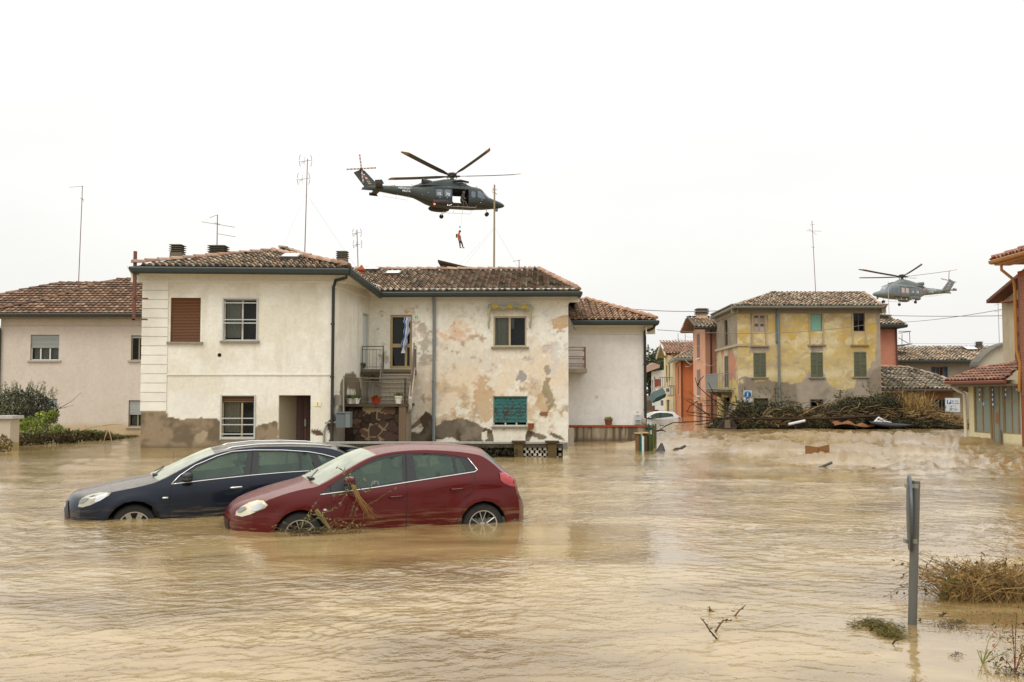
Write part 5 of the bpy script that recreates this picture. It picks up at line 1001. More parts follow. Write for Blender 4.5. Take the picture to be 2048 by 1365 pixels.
# ------------------------------------------------------------------ cars
from mathutils.bvhtree import BVHTree
def paint(name, base, dust='#b7a68a', mud='#a08a62', dk=.35):
    m = bpy.data.materials.new(name); m.use_nodes = True; t = m.node_tree; t.nodes.clear(); o = N(t, 'ShaderNodeOutputMaterial'); b = N(t, 'ShaderNodeBsdfPrincipled')
    b.inputs['Metallic'].default_value = .1; b.inputs['Specular IOR Level'].default_value = .12; b.inputs['Coat Weight'].default_value = .8; b.inputs['Coat Roughness'].default_value = .06
    tc_ = N(t, 'ShaderNodeTexCoord'); mp_ = N(t, 'ShaderNodeMapping'); mp_.inputs['Scale'].default_value = (.7, 1, 9); t.links.new(tc_.outputs['Object'], mp_.inputs[0])
    ns = N(t, 'ShaderNodeTexNoise', Scale=2.2, Detail=6., Roughness=.7); t.links.new(mp_.outputs[0], ns.inputs['Vector'])
    nf = N(t, 'ShaderNodeTexNoise', Scale=14., Detail=5., Roughness=.7); t.links.new(tc_.outputs['Object'], nf.inputs['Vector'])
    sp_ = N(t, 'ShaderNodeSeparateXYZ'); t.links.new(tc_.outputs['Object'], sp_.inputs[0])
    geo = N(t, 'ShaderNodeNewGeometry'); sn = N(t, 'ShaderNodeSeparateXYZ'); t.links.new(geo.outputs['Normal'], sn.inputs[0])
    up = N(t, 'ShaderNodeMapRange'); up.inputs['From Min'].default_value = .55; up.inputs['From Max'].default_value = .98; t.links.new(sn.outputs['Z'], up.inputs[0])
    um = N(t, 'ShaderNodeMath', operation='MULTIPLY'); t.links.new(up.outputs[0], um.inputs[0]); t.links.new(nf.outputs[0], um.inputs[1]); um2 = N(t, 'ShaderNodeMath', operation='MULTIPLY'); um2.inputs[1].default_value = dk*2; t.links.new(um.outputs[0], um2.inputs[0])
    lo = N(t, 'ShaderNodeMapRange'); lo.inputs['From Min'].default_value = .32; lo.inputs['From Max'].default_value = .02; t.links.new(sp_.outputs['Z'], lo.inputs[0])
    st = N(t, 'ShaderNodeMapRange'); st.inputs['From Min'].default_value = .49; st.inputs['From Max'].default_value = .66; t.links.new(ns.outputs[0], st.inputs[0])
    lm = N(t, 'ShaderNodeMath', operation='MULTIPLY'); t.links.new(lo.outputs[0], lm.inputs[0]); t.links.new(st.outputs[0], lm.inputs[1]); lm2 = N(t, 'ShaderNodeMath', operation='MULTIPLY'); lm2.inputs[1].default_value = .75; t.links.new(lm.outputs[0], lm2.inputs[0])
    x1 = N(t, 'ShaderNodeMix', data_type='RGBA'); x1.inputs['A'].default_value = (*C(base), 1); x1.inputs['B'].default_value = (*C(dust), 1); t.links.new(um2.outputs[0], x1.inputs['Factor'])
    x2 = N(t, 'ShaderNodeMix', data_type='RGBA'); t.links.new(x1.outputs['Result'], x2.inputs['A']); x2.inputs['B'].default_value = (*C(mud), 1); t.links.new(lm2.outputs[0], x2.inputs['Factor']); t.links.new(x2.outputs['Result'], b.inputs['Base Color'])
    ad = N(t, 'ShaderNodeMath', operation='MAXIMUM'); t.links.new(um2.outputs[0], ad.inputs[0]); t.links.new(lm2.outputs[0], ad.inputs[1])
    rg = N(t, 'ShaderNodeMapRange'); rg.inputs['To Min'].default_value = .35; rg.inputs['To Max'].default_value = .8; t.links.new(ad.outputs[0], rg.inputs[0]); t.links.new(rg.outputs[0], b.inputs['Roughness'])
    iv = N(t, 'ShaderNodeMapRange'); iv.inputs['To Min'].default_value = .5; iv.inputs['To Max'].default_value = .1; t.links.new(ad.outputs[0], iv.inputs[0]); t.links.new(iv.outputs[0], b.inputs['Coat Weight'])
    t.links.new(b.outputs[0], o.inputs[0]); return m
def dirty(name, tint, film, k):
    m = glass(name, tint, 1, .05); t = m.node_tree; o = [n for n in t.nodes if n.type == 'OUTPUT_MATERIAL'][0]; src = o.inputs[0].links[0].from_socket
    d = N(t, 'ShaderNodeBsdfDiffuse'); d.inputs[0].default_value = (*C(film), 1); x = N(t, 'ShaderNodeMixShader'); tc_ = N(t, 'ShaderNodeTexCoord'); n = N(t, 'ShaderNodeTexNoise', Scale=2.5, Detail=5., Roughness=.65); t.links.new(tc_.outputs['Object'], n.inputs['Vector'])
    r = N(t, 'ShaderNodeMapRange'); r.inputs['From Min'].default_value = .3; r.inputs['From Max'].default_value = .7; r.inputs['To Min'].default_value = k*.7; r.inputs['To Max'].default_value = k*1.3; t.links.new(n.outputs[0], r.inputs[0]); t.links.new(r.outputs[0], x.inputs[0]); t.links.new(src, x.inputs[1]); t.links.new(d.outputs[0], x.inputs[2]); t.links.new(x.outputs[0], o.inputs[0]); return m
carglass = dirty('car_glass', (.40, .52, .47), '#6c8275', .3); wsglass = dirty('windscreen_glass', (.6, .66, .6), '#c3c7b4', .62)  # pale windscreen film: mud, plus the sky's reflection painted into its colour
black = mat('black_trim', C('#1b1c1d'), rough=.45, var=.1); chrome = mat('chrome', C('#cfd0d0'), rough=.2, metal=.9, var=.03); rubber = mat('rubber', C('#26241f'), rough=.85, var=.25, vscale=20)
alloy = mat('alloy', C('#b9b6ac'), rough=.35, metal=.6, var=.1); cabin = mat('cabin_fabric', C('#5d5c54'), rough=.9, var=.15); lampg = mat('lamp_lens', C('#c2bba0'), rough=.15, var=.22, vscale=6, coat=.7); lampn = mat('lamp_lens_dusty', C('#a5a393'), rough=.12, var=.2, vscale=7, coat=.8); redl = mat('red_lens', C('#a3262a'), rough=.15, var=.1, coat=.8)
Z0_ = (0, 0, 0)
def ellipsoid(mb, c, r, n=14, m_=8, p=1.0, **k):
    G = []
    for i in range(m_+1):
        a = math.pi*(i/m_-.5); G.append([[c[0]+r[0]*math.cos(a)**p*math.cos(2*math.pi*j/n), c[1]+r[1]*math.cos(a)**p*math.sin(2*math.pi*j/n), c[2]+r[2]*math.copysign(abs(math.sin(a))**p, a)] for j in range(n+1)])
    mb.grid(np.array(G), **k)
def car(name, label, loc, rz, ry, K, Wf, belt, tum, hub, ra, win, panes, pm, roofspan, wsspan, rgspan, lines, handles, heads, tails, viewd, wheel, mirror, chromes, rot_off=0., extra=None, res=.055, flare=None, crease=None, group=None):
    T = thing(name, label, 'car', loc, group); T.rotation_euler = (0, ry, rz)
    def S(x, z):
        x = np.asarray(x, float); z = np.asarray(z, float); w_ = np.interp(x, [q[0] for q in Wf], [q[1] for q in Wf]); zb = np.interp(x, [q[0] for q in belt], [q[1] for q in belt])
        y = w_-np.clip(z-zb, 0, None)*tum-.05*np.clip((zb-z-.1)/.6, 0, 1)**2-.035*np.clip((z-zb+.16)/.16, 0, 1)**1.5*(z < zb+.001)-.035*(z >= zb+.001)
        if crease is not None:
            zc = np.interp(x, [q[0] for q in crease], [q[1] for q in crease]); d = zc-z; y = y-.016*sstep(0, .035, d)*(1-sstep(.05, .3, d))
        for s_ in (1, -1):
            d = np.hypot(x-s_*hub, z); y = y+.018*np.exp(-((d-ra-.03)/.05)**2)*(z < zb)
        return y
    kx = np.array([[k[0], k[1], k[2], k[3]] for k in K]); n = len(K); tt = []
    for i in range(n-1): tt += [i+j/3 for j in range(3)]
    tt.append(n-1)
    def cat(A, t):
        i = min(int(t), n-2); f = t-i; p0, p1, p2, p3 = A[max(i-1, 0)], A[i], A[i+1], A[min(i+2, n-1)]
        return .5*((2*p1)+(-p0+p2)*f+(2*p0-5*p1+4*p2-p3)*f*f+(-p0+3*p1-3*p2+p3)*f**3)
    RC = np.array([cat(kx, t) for t in tt])                     # xr, zr, xc, zc
    ss = np.array([0, .15, .3, .45, .6, .72, .82, .9, .955, 1.0]); G = np.zeros((len(tt), 19, 3))
    for i, (xr, zr, xc, zc) in enumerate(RC):
        yr = float(S(xr, zr)); q = np.concatenate([-ss[::-1], ss[1:]])
        G[i, :, 0] = xc+(xr-xc)*np.abs(q)**2.4; G[i, :, 2] = zc+(zr-zc)*np.abs(q)**2.6; G[i, :, 1] = yr*q
    def inspan(i, sp_): return any(a*3 <= i < b*3 for a, b in sp_)
    bd = MB(); gl = MB(); rgm = MB()
    fs = {0: [], 1: [], 2: []}
    for i in range(len(tt)-1):
        for j in range(18):
            k = 0; inn = 1 <= j <= 16
            if inspan(i, wsspan) and inn: k = 1
            if inspan(i, rgspan) and 2 <= j <= 15: k = 2
            fs[k].append([i*19+j, i*19+j+1, (i+1)*19+j+1, (i+1)*19+j])
    vs = G.reshape(-1, 3); bd.add(vs, fs[0])
    # side panels
    arc = lambda cx: [(cx+ra*math.cos(a), ra*math.sin(a)) for a in np.linspace(math.pi+.85, -.85, 15)]
    bot = -.28; poly = [(r[0], r[1]) for r in RC]; br = [(x, max(z, bot)) for x, z in arc(-hub)]; fr = [(x, max(z, bot)) for x, z in arc(hub)]
    side = poly[::-1] ; side = [(x, z) for x, z in poly]+br+fr      # front bottom .. over the roof .. rear bottom, then arches forward
    V2, F2 = cdt(side, [win], res)
    faces_all = list(fs[0])+list(fs[1])+list(fs[2]); vall = [tuple(v) for v in vs]; basei = len(vall)
    for sg in (1, -1):
        P3 = np.stack([V2[:, 0], S(V2[:, 0], V2[:, 1])*sg, V2[:, 1]], 1); bd.add(P3, [f if sg < 0 else f[::-1] for f in F2])
    Vs, Fs = cdt(side, [], .09); faces_all += [[i+basei for i in f] for f in Fs]; vall += [(float(a), float(S(a, b)), float(b)) for a, b in Vs]
    bvh = BVHTree.FromPolygons([Vector(v) for v in vall], faces_all)
    body = bd.build('body', pm, T, 'auto', origin=Z0_)
    gl.add(vs, fs[1]); w1 = gl.build('windscreen', wsglass, T, True, origin=Z0_); rgm.add(vs, fs[2]); rgm.build('rear_window', carglass, T, True, origin=Z0_)
    def patch(nm, pl, mt, off, parent=T, holes=(), both=True, step=.08):
        a, b = cdt(pl, holes, step)
        for sg in ((1, -1) if both else (1,)): pm_ = MB(); pm_.add(np.stack([a[:, 0], (S(a[:, 0], a[:, 1])+off)*sg, a[:, 1]], 1), [f if sg < 0 else f[::-1] for f in b]); pm_.build(nm, mt, parent, True, origin=Z0_)
    patch('window_trim', win, black, -.006, holes=panes)
    for p in panes: patch('side_window', p, carglass, -.012)
    dv = np.array(viewd); dv = dv/np.linalg.norm(dv)
    def decal(nm, pl, yref, mt, off=.006, parent=T, step=.05, mirrored=True):
        a, b = cdt(pl, [], step); out_ = []
        for x, z in a:
            p = np.array([x, yref, z]); h = bvh.ray_cast(Vector(p-dv*1.5), Vector(dv))
            if h[0] is None: h = bvh.find_nearest(Vector(p))
            nrm = np.array(h[1]); nrm = nrm*(-1 if np.dot(nrm, dv) > 0 else 1); out_.append(np.array(h[0])+nrm*off)
        out_ = np.array(out_); q = MB(); q.add(out_, b); q.build(nm, mt, parent, True, origin=Z0_)
        if mirrored: q = MB(); q.add(out_*np.array([1, -1, 1]), [f[::-1] for f in b]); q.build(nm, mt, parent, True, origin=Z0_)
    for pl, yr in heads: decal('headlight', pl, yr, lampg if pm is not navy else lampn, .012)
    for pl, yr in heads:
        pc = np.mean(pl, 0)
        for kx_, kk, mt_ in ((-.10, .38, chrome), (.13, .30, mat('lamp_bowl', C('#77746a'), rough=.25, var=.2, coat=.6))): decal('lamp_reflector', [(pc[0]+kx_+(x-pc[0])*kk, pc[1]+(-.012 if kx_ > 0 else .008)+(z-pc[1])*kk*1.25) for x, z in pl], yr, mt_, .020)
    for pl, yr in tails: decal('tail_light', pl, yr, redl, .012)
    for pl, mt, yr in (extra or {}).get('decals', []): decal('grille' if mt is black else 'badge', pl, yr, mt, .01)
    for L in lines:
        pts = []
        for (x1, z1), (x2, z2) in zip(L[:-1], L[1:]):
            k = max(1, int(math.hypot(x2-x1, z2-z1)/.06)); pts += [(x1+(x2-x1)*i/k, z1+(z2-z1)*i/k) for i in range(k)]
        pts.append(L[-1])
        for sg in (1, -1): ln = MB(); ln.tube([(x, float(S(x, z))*sg, z) for x, z in pts], .0045, 4); ln.build('door_seam', black, T, origin=Z0_)
    for L in chromes:
        c = MB(); pts = []
        for (x1, z1), (x2, z2) in zip(L[:-1], L[1:]):
            k = max(1, int(math.hypot(x2-x1, z2-z1)/.08)); pts += [(x1+(x2-x1)*i/k, z1+(z2-z1)*i/k) for i in range(k)]
        pts.append(L[-1])
        for sg in (1, -1): c = MB(); c.tube([(x, (float(S(x, z))+.004)*sg, z) for x, z in pts], .009, 5); c.build('chrome_strip', chrome, T, True, origin=Z0_)
    for (x, z), hm in handles:
        for sg in (1, -1):
            c = MB(); y_ = float(S(x, z)); c.tube([(x+.10, (y_+.004)*sg, z-.004), (x+.07, (y_+.03)*sg, z), (x-.07, (y_+.03)*sg, z+.004), (x-.10, (y_+.004)*sg, z+.004)], [.010, .014, .014, .010], 6); c.build('door_handle', hm, T, True, origin=Z0_)
    # arches, floor, seats
    for sx_ in (1, -1):
        for sg in (1, -1):
            c = MB(); G2 = [[(sx_*hub+ra*math.cos(a)*1.0, sg*yy, ra*math.sin(a)) for yy in (.86 if ra < .5 else .9, .45)] for a in np.linspace(-.9, math.pi+.9, 16)]
            G2 = [[(p[0], sg*float(min(abs(p[1]), S(p[0], max(p[2], 0)))) if k == 0 else p[1], p[2]) for k, p in enumerate(r)] for r in G2]; c.grid(np.array(G2))
            c.lathe((sx_*hub, sg*.45, 0), (0, 1, 0), [(0, 0), (ra, 0)], 16); c.build('wheel_arch', mat('arch_black', (.01, .01, .01), rough=1), T, origin=Z0_)
    c = MB(); c.cur = (1, 1, 1); c.box(-1.75, -.78, .02, 1.15, .78, .1)
    c.box(.75, -.7, .1, 1.1, .7, .5); c.build('cabin_floor', cabin, T, origin=Z0_)
    for yy in (.36, -.36):
        c = MB(); c.obox((-.15, yy-.24, .1), (.5, 0, 0), (0, .48, 0), (0, 0, .22)); c.obox((-.22, yy-.23, .25), (.14, 0, .03), (0, .46, 0), (-.16, 0, .5)); ellipsoid(c, (-.37, yy, .84), (.05, .13, .10)); c.build('front_seat', cabin, T, origin=Z0_)
    c = MB()
    c.obox((-1.05, -.62, .1), (.5, 0, 0), (0, 1.24, 0), (0, 0, .2)); c.obox((-1.12, -.62, .25), (.13, 0, .03), (0, 1.24, 0), (-.14, 0, .44))
    for yy in (.36, -.36): ellipsoid(c, (-1.22, yy, .78), (.05, .12, .08))
    c.build('rear_seat', cabin, T, origin=Z0_)
    # wheels
    for sx_ in (1, -1):
        for sg in (1, -1):
            w_ = MB(); R_ = wheel['R']; o3 = (sx_*hub, sg*(.60), 0); ax = (0, sg, 0)
            w_.lathe(o3, ax, [(R_*.68, 0), (R_*.9, 0), (R_, .03), (R_*1.0, .19), (R_*.93, .22), (R_*.70, .225), (R_*.68, .20)], 32); wo_ = w_.build('wheel', rubber, T, 'auto', origin=Z0_)
            r = MB(); rr_ = R_*.69; r.lathe(o3, ax, [(rr_, .225), (rr_*.93, .222), (rr_*.93, .14)], 32)
            bk = MB(); bk.lathe(o3, ax, [(0, .10), (rr_, .10), (rr_, .02)], 24); bk.build('brake_disc', black, wo_, origin=Z0_)
            def rp(a, q, d): return np.array([sx_*hub+q*math.cos(a), sg*(.60+d), q*math.sin(a)])
            ns = wheel['n']
            for i in range(ns):
                a = 2*math.pi*i/ns+wheel.get('a', .3)
                if wheel['kind'] == 'v':
                    for s_ in (-1, 1): r.tube([rp(a+s_*.10, rr_*.32, .19), rp(a+s_*.235, rr_*.97, .215)], .0065, 5)
                    r.tube([rp(a-.10, rr_*.32, .19), rp(a, rr_*.28, .19), rp(a+.10, rr_*.32, .19)], .0065, 5)
                else:
                    for s_ in (-1, 1):
                        c1, c2 = rp(a+s_*.13, rr_*.25, .18), rp(a+s_*.10, rr_*.95, .215); tdir = np.array([-math.sin(a), 0, math.cos(a)])*.016
                        r.prism([c1-tdir, c1+tdir, c2+tdir*1.2, c2-tdir*1.2], (0, -sg*.03, 0))
            r.lathe(o3, ax, [(0, .20), (rr_*.2, .2), (rr_*.24, .18)], 16); r.build('rim', alloy, wo_, origin=Z0_)
            if wheel['kind'] == 'v':
                r = MB()
                for i in range(ns*2):
                    a = 2*math.pi*(i+.5)/(ns*2)+wheel.get('a', .3)-math.pi/ns*.5; c1, c2 = rp(a, rr_*.25, .17), rp(a, rr_*.95, .2); tdir = np.array([-math.sin(a), 0, math.cos(a)])*.013
                    r.prism([c1-tdir, c1+tdir, c2+tdir, c2-tdir], (0, -sg*.03, 0))
                r.build('dark_spokes', black, wo_, origin=Z0_)
    for sg in (1, -1):
        mx_, mz, top = mirror; c = MB(); yb = float(S(mx_, mz)); ellipsoid(c, (mx_, sg*(yb+.15), mz+.0), (.075, .11, .062), p=.7); c.tube([(mx_+.03, sg*(yb-.02), mz-.06), (mx_, sg*(yb+.08), mz-.05)], .02, 6)
        mo = c.build('mirror', black if top is None else top, T, True, origin=Z0_); c = MB(); ellipsoid(c, (mx_, sg*(yb+.15), mz-.035), (.078, .113, .04), p=.7); c.build('mirror_base', black, mo, True, origin=Z0_)
    return T, S, decal
def vd(o, rz):
    d = np.array([o[0], o[1], o[2]-CAM_H]); d /= np.linalg.norm(d); c, s = math.cos(-rz), math.sin(-rz); return (d[0]*c-d[1]*s, d[0]*s+d[1]*c, d[2])
red = paint('red_paint', '#540908', dust='#b89a8c', dk=.26); navy = paint('navy_paint', '#121b28', dust='#b4aa98', dk=.36); whitep = paint('white_paint', '#c9c9c6', dk=.1)
KR = [(1.80, -.32, 2.08, -.32), (1.86, -.05, 2.17, -.05), (1.88, .14, 2.19, .16), (1.86, .28, 2.16, .31), (1.74, .445, 2.04, .42), (1.47, .55, 1.78, .52), (1.23, .605, 1.45, .61), (1.0, .645, 1.12, .70),
      (.64, .82, .78, .87), (.38, .95, .50, 1.0), (.20, 1.012, .28, 1.075), (-.02, 1.05, 0, 1.115), (-.30, 1.066, -.35, 1.135), (-.58, 1.06, -.75, 1.13), (-.93, 1.03, -1.1, 1.10), (-1.17, .99, -1.38, 1.055),
      (-1.30, .95, -1.48, 1.0), (-1.45, .84, -1.70, .80), (-1.57, .72, -1.83, .69), (-1.72, .62, -1.91, .60), (-1.77, .42, -1.97, .40), (-1.81, .27, -2.05, .24), (-1.81, .05, -2.06, 0), (-1.76, -.32, -2.0, -.32)]
o_red = (-1.862, 14.435, -.045); rz_red = R(198.7)
WINR = [(1.00, .53), (.85, .645), (.60, .80), (.34, .92), (.178, .99), (.015, 1.02), (-.17, 1.032), (-.315, 1.03), (-.54, 1.02), (-.765, 1.0), (-.99, .958), (-1.075, .935), (-1.155, .83), (-1.19, .775), (-1.15, .75), (-.765, .708), (-.206, .645), (.338, .585)]
PANR = [[(.60, .785), (.34, .897), (.124, .966), (-.155, 1.005), (-.124, .665), (.338, .61), (.68, .575)], [(-.296, 1.005), (-.54, 1.0), (-.85, .968), (-.868, .735), (-.317, .675)], [(-.888, .96), (-.97, .94), (-1.05, .765), (-.906, .742)]]
HLR = [(2.11, .30), (2.10, .35), (2.03, .405), (1.916, .455), (1.81, .475), (1.717, .462), (1.66, .41), (1.70, .37), (1.766, .345), (1.885, .30), (2.01, .275)]
TLR = [(-1.52, .72), (-1.63, .705), (-1.73, .63), (-1.775, .50), (-1.66, .53), (-1.584, .567), (-1.53, .61)]
SR_ = dict(Wf=[(-2.1, .70), (-1.9, .78), (-1.6, .845), (-1.2, .865), (1.2, .865), (1.55, .84), (1.75, .78), (1.9, .70), (2.2, .6)], belt=[(-1.8, .66), (-1.2, .68), (-.2, .60), (.9, .52), (1.3, .55), (2.1, .45)], tum=.42, hub=1.262, ra=.345)
def mk_red(name, label, loc, rz, pm, top, ry=R(.7), group=None, viewd=None):
    return car(name, label, loc, rz, ry, KR, SR_['Wf'], SR_['belt'], SR_['tum'], 1.262, .345, WINR, PANR, pm, None, [(7, 10)], [(16, 17)],
        [[(.861, .655), (.858, .4), (.85, -.1)], [(-.20, 1.03), (-.177, .65), (-.153, -.1)], [(-1.15, .75), (-1.13, .6), (-1.02, .36), (-.80, -.05)], [(1.60, .38), (1.50, .27)], [(-1.52, .62), (-1.50, .72)]],
        [((-.02, .455), pm), ((-.88, .522), pm)], [(HLR, .72)], [(TLR, .78)], viewd or vd(loc, rz), dict(R=.305, n=5, kind='v', a=math.pi/2), (.62, .70, top),
        [[(1.0, .527), (.338, .583), (-.206, .644), (-.765, .706), (-1.15, .748), (-1.195, .775), (-1.155, .83), (-1.075, .94)]], crease=[(-1.6, .60), (-1.125, .588), (-.175, .51), (.9, .44), (1.3, .43)],
        extra=dict(decals=[([(2.19, .02), (2.19, .20), (2.13, .20), (2.12, .02)], black, .25), ([(.975, .325), (.955, .345), (.92, .335), (.93, .315)], chrome, .87)]), group=group)
mk_red('red_hatchback', 'dark red hatchback standing in floodwater up to its wheel hubs', o_red, rz_red, red, red)
KB = [(2.0, -.32, 2.22, -.32), (2.06, -.05, 2.29, -.05), (2.08, .15, 2.32, .15), (2.07, .30, 2.32, .30), (2.01, .42, 2.26, .42), (1.91, .475, 2.16, .50), (1.65, .52, 1.82, .575), (1.26, .585, 1.45, .645), (1.0, .652, 1.12, .70),
      (.72, .785, .80, .83), (.44, .92, .50, .965), (.22, 1.0, .24, 1.06), (-.04, 1.055, -.09, 1.105), (-.33, 1.083, -.4, 1.125), (-.68, 1.083, -.8, 1.12), (-1.16, 1.06, -1.3, 1.09), (-1.5, 1.02, -1.72, 1.04), (-1.70, .94, -1.86, .95),
      (-1.90, .78, -2.05, .75), (-2.02, .60, -2.2, .6), (-2.10, .4, -2.33, .4), (-2.12, .0, -2.36, .0), (-2.08, -.32, -2.3, -.32)]
o_blue = (-4.472, 15.739, -.09); rz_blue = R(200)
WINB = [(.84, .595), (.72, .712), (.50, .85), (.363, .90), (.195, .968), (-.03, 1.028), (-.34, 1.038), (-.78, 1.02), (-1.16, .982), (-1.376, .938), (-1.557, .882), (-1.69, .80), (-1.74, .735), (-1.72, .70), (-1.27, .70), (-.774, .69), (-.288, .67), (.223, .638)]
PANB = [[(.70, .63), (.63, .72), (.50, .815), (.363, .87), (.14, .965), (-.088, 1.008), (-.255, 1.012), (-.19, .69), (.364, .655)], [(-.42, 1.012), (-1.025, .982), (-1.015, .708), (-.407, .692)], [(-1.053, .98), (-1.172, .963), (-1.27, .715), (-1.045, .71)], [(-1.30, .935), (-1.52, .872), (-1.66, .79), (-1.69, .72), (-1.40, .715)]]
HLB = [(2.10, .33), (2.06, .44), (1.965, .483), (1.826, .508), (1.649, .505), (1.69, .456), (1.795, .40), (1.92, .345), (2.04, .318)]
TB, SB_, decB = car('blue_estate_car', 'navy blue estate car in the flood behind the red hatchback', o_blue, rz_blue, R(1.1), KB, [(-2.4, .70), (-2.1, .80), (-1.7, .86), (-1.2, .88), (1.3, .88), (1.65, .86), (1.9, .80), (2.05, .74), (2.3, .62)],
    [(-2.0, .70), (-1.2, .70), (-.3, .67), (.83, .60), (1.3, .55), (2.1, .42)], .42, 1.35, .385, WINB, PANB, navy, None, [(8, 11)], [(17, 18)],
    [[(.84, .60), (.87, .4), (.867, -.1)], [(-.334, 1.035), (-.286, .68), (-.246, .46), (-.24, -.1)], [(1.0, .55), (.97, .65)], [(-1.2, .70), (-1.15, .3), (-1.05, .1)]],
    [((-.075, .507), chrome), ((-1.0, .53), chrome)], [(HLB, .75)], [], vd(o_blue, rz_blue), dict(R=.325, n=7, kind='d', a=.22), (.62, .70, None),
    [[(.84, .597), (.223, .64), (-.288, .672), (-.774, .692), (-1.27, .70), (-1.72, .70)], [(.84, .597), (.72, .715), (.50, .853), (.363, .903), (.195, .971), (-.03, 1.031), (-.34, 1.041), (-.78, 1.023), (-1.16, .985), (-1.376, .94), (-1.557, .885), (-1.69, .80)]],
    extra=dict(decals=[([(2.30, .1), (2.31, .36), (2.24, .37), (2.2, .12)], black, .2), ([(.965, .40), (.965, .42), (.885, .418), (.885, .398)], chrome, .88), ([(2.305, .27), (2.30, .33), (2.27, .33), (2.275, .27)], chrome, .1)]))
c = MB(); c.prism([(-1.66, -.60, 1.045), (-2.02, -.52, 1.0), (-2.02, .52, 1.0), (-1.66, .60, 1.045)], (0, 0, -.03)); c.prism([(-1.66, -.60, 1.014), (-2.0, -.5, .985), (-1.86, -.5, .95)], (0, 1.1, 0)); c.build('roof_spoiler', navy, TB, origin=Z0_)
for sg in (1, -1):
    c = MB(); c.tube([(.12, sg*.565, 1.035), (-.05, sg*.56, 1.09), (-.4, sg*.555, 1.118), (-.9, sg*.555, 1.112), (-1.3, sg*.555, 1.085), (-1.55, sg*.55, 1.05)], .013, 6); c.build('roof_rail', chrome, TB, True, origin=Z0_)
# wipers
for T_, K_ in ((bpy.data.objects['red_hatchback'], .0), (TB, .0)):
    c = MB(); c.tube([(1.07, .35, .71), (.93, .05, .80)], .008, 5); c.build('wiper', black, T_, origin=Z0_); c = MB(); c.tube([(1.07, -.25, .715), (.93, -.5, .775)], .008, 5); c.build('wiper', black, T_, origin=Z0_); c = MB(); c.box(1.03, .2, .70, 1.10, .5, .725); c.build('cowl_vent', black, T_, origin=Z0_)
pw = atZ(1352, 846, 0)
mk_red('white_car', 'white car sunk to its door handles in the far side street', (pw[0]+.25, 74.5, -.58), R(186), whitep, whitep)
# ------------------------------------------------------------------ vegetation and driftwood
def leafcloud(mb, c, r, n, size, cols, seed=1, up=.2, shell=.5, holes=.0, zmin=None):
    rng = np.random.RandomState(seed); c = np.array(c, float); r = np.array(r, float)
    d = rng.normal(size=(n, 3)); d /= np.linalg.norm(d, axis=1)[:, None]; q = rng.rand(n)**(1/(2+shell*4)); p = d*q[:, None]
    lump = fbm(p[:, 0]*1.5+seed, p[:, 2]*1.5+p[:, 1], .55, seed, 3); p *= (.72+lump*.5)[:, None]; P_ = c+p*r
    keep = lump > holes
    if zmin is not None: keep &= P_[:, 2] > zmin
    pal = np.array([lin(k) for k in cols]); tone = fbm(P_[:, 0]*1.1/r[0], P_[:, 2]*1.1/r[2], .35, seed+3, 3)
    for i in np.where(keep)[0]:
        a = rng.normal(size=3); a[2] += up; a /= np.linalg.norm(a); b = np.cross(a, rng.normal(size=3)); b /= np.linalg.norm(b)+1e-9; s = size*rng.uniform(.6, 1.4); k = pal[int(tone[i]*.999*len(pal)) % len(pal)]*rng.uniform(.7, 1.3)
        o = P_[i]; mb.add([o-a*s, o+b*s*.42, o+a*s, o-b*s*.42], [[0, 1, 2, 3]], col=k)
def twig(mb, p, d, L, r, depth, rng, col, spread=.6, droop=0, leaf=None, lcol=None, lsize=.02, seg=4, lm=None):
    p = np.array(p, float); d = np.array(d, float); d /= np.linalg.norm(d); pts = [p]; 
    for i in range(seg):
        d = d+rng.normal(size=3)*.16; d[2] -= droop; d /= np.linalg.norm(d); pts.append(pts[-1]+d*L/seg)
    mb.tube(pts, [r*(1-.75*i/seg) for i in range(seg+1)], 4 if r < .02 else 6, col=col*rng.uniform(.8, 1.2))
    if depth > 0:
        for _ in range(rng.randint(2, 5)):
            t = rng.uniform(.25, 1); k = min(int(t*seg), seg-1); b = pts[k]+(pts[k+1]-pts[k])*(t*seg-k); nd = d+rng.normal(size=3)*spread; twig(mb, b, nd, L*rng.uniform(.35, .6), r*.5, depth-1, rng, col, spread, droop, leaf, lcol, lsize, seg, lm)
    if leaf and depth <= 1:
        for _ in range(leaf):
            t = rng.uniform(.1, 1); k = min(int(t*seg), seg-1); b = pts[k]+(pts[k+1]-pts[k])*(t*seg-k); a = d*.6+rng.normal(size=3)*.6; a /= np.linalg.norm(a); c = np.cross(a, rng.normal(size=3)); c /= np.linalg.norm(c)+1e-9; s = lsize*rng.uniform(.6, 1.3)
            (lm or mb).add([b, b+a*s+c*s*.35, b+a*s*2, b+a*s-c*s*.35], [[0, 1, 2, 3]], col=lcol[rng.randint(len(lcol))]*rng.uniform(.7, 1.3))
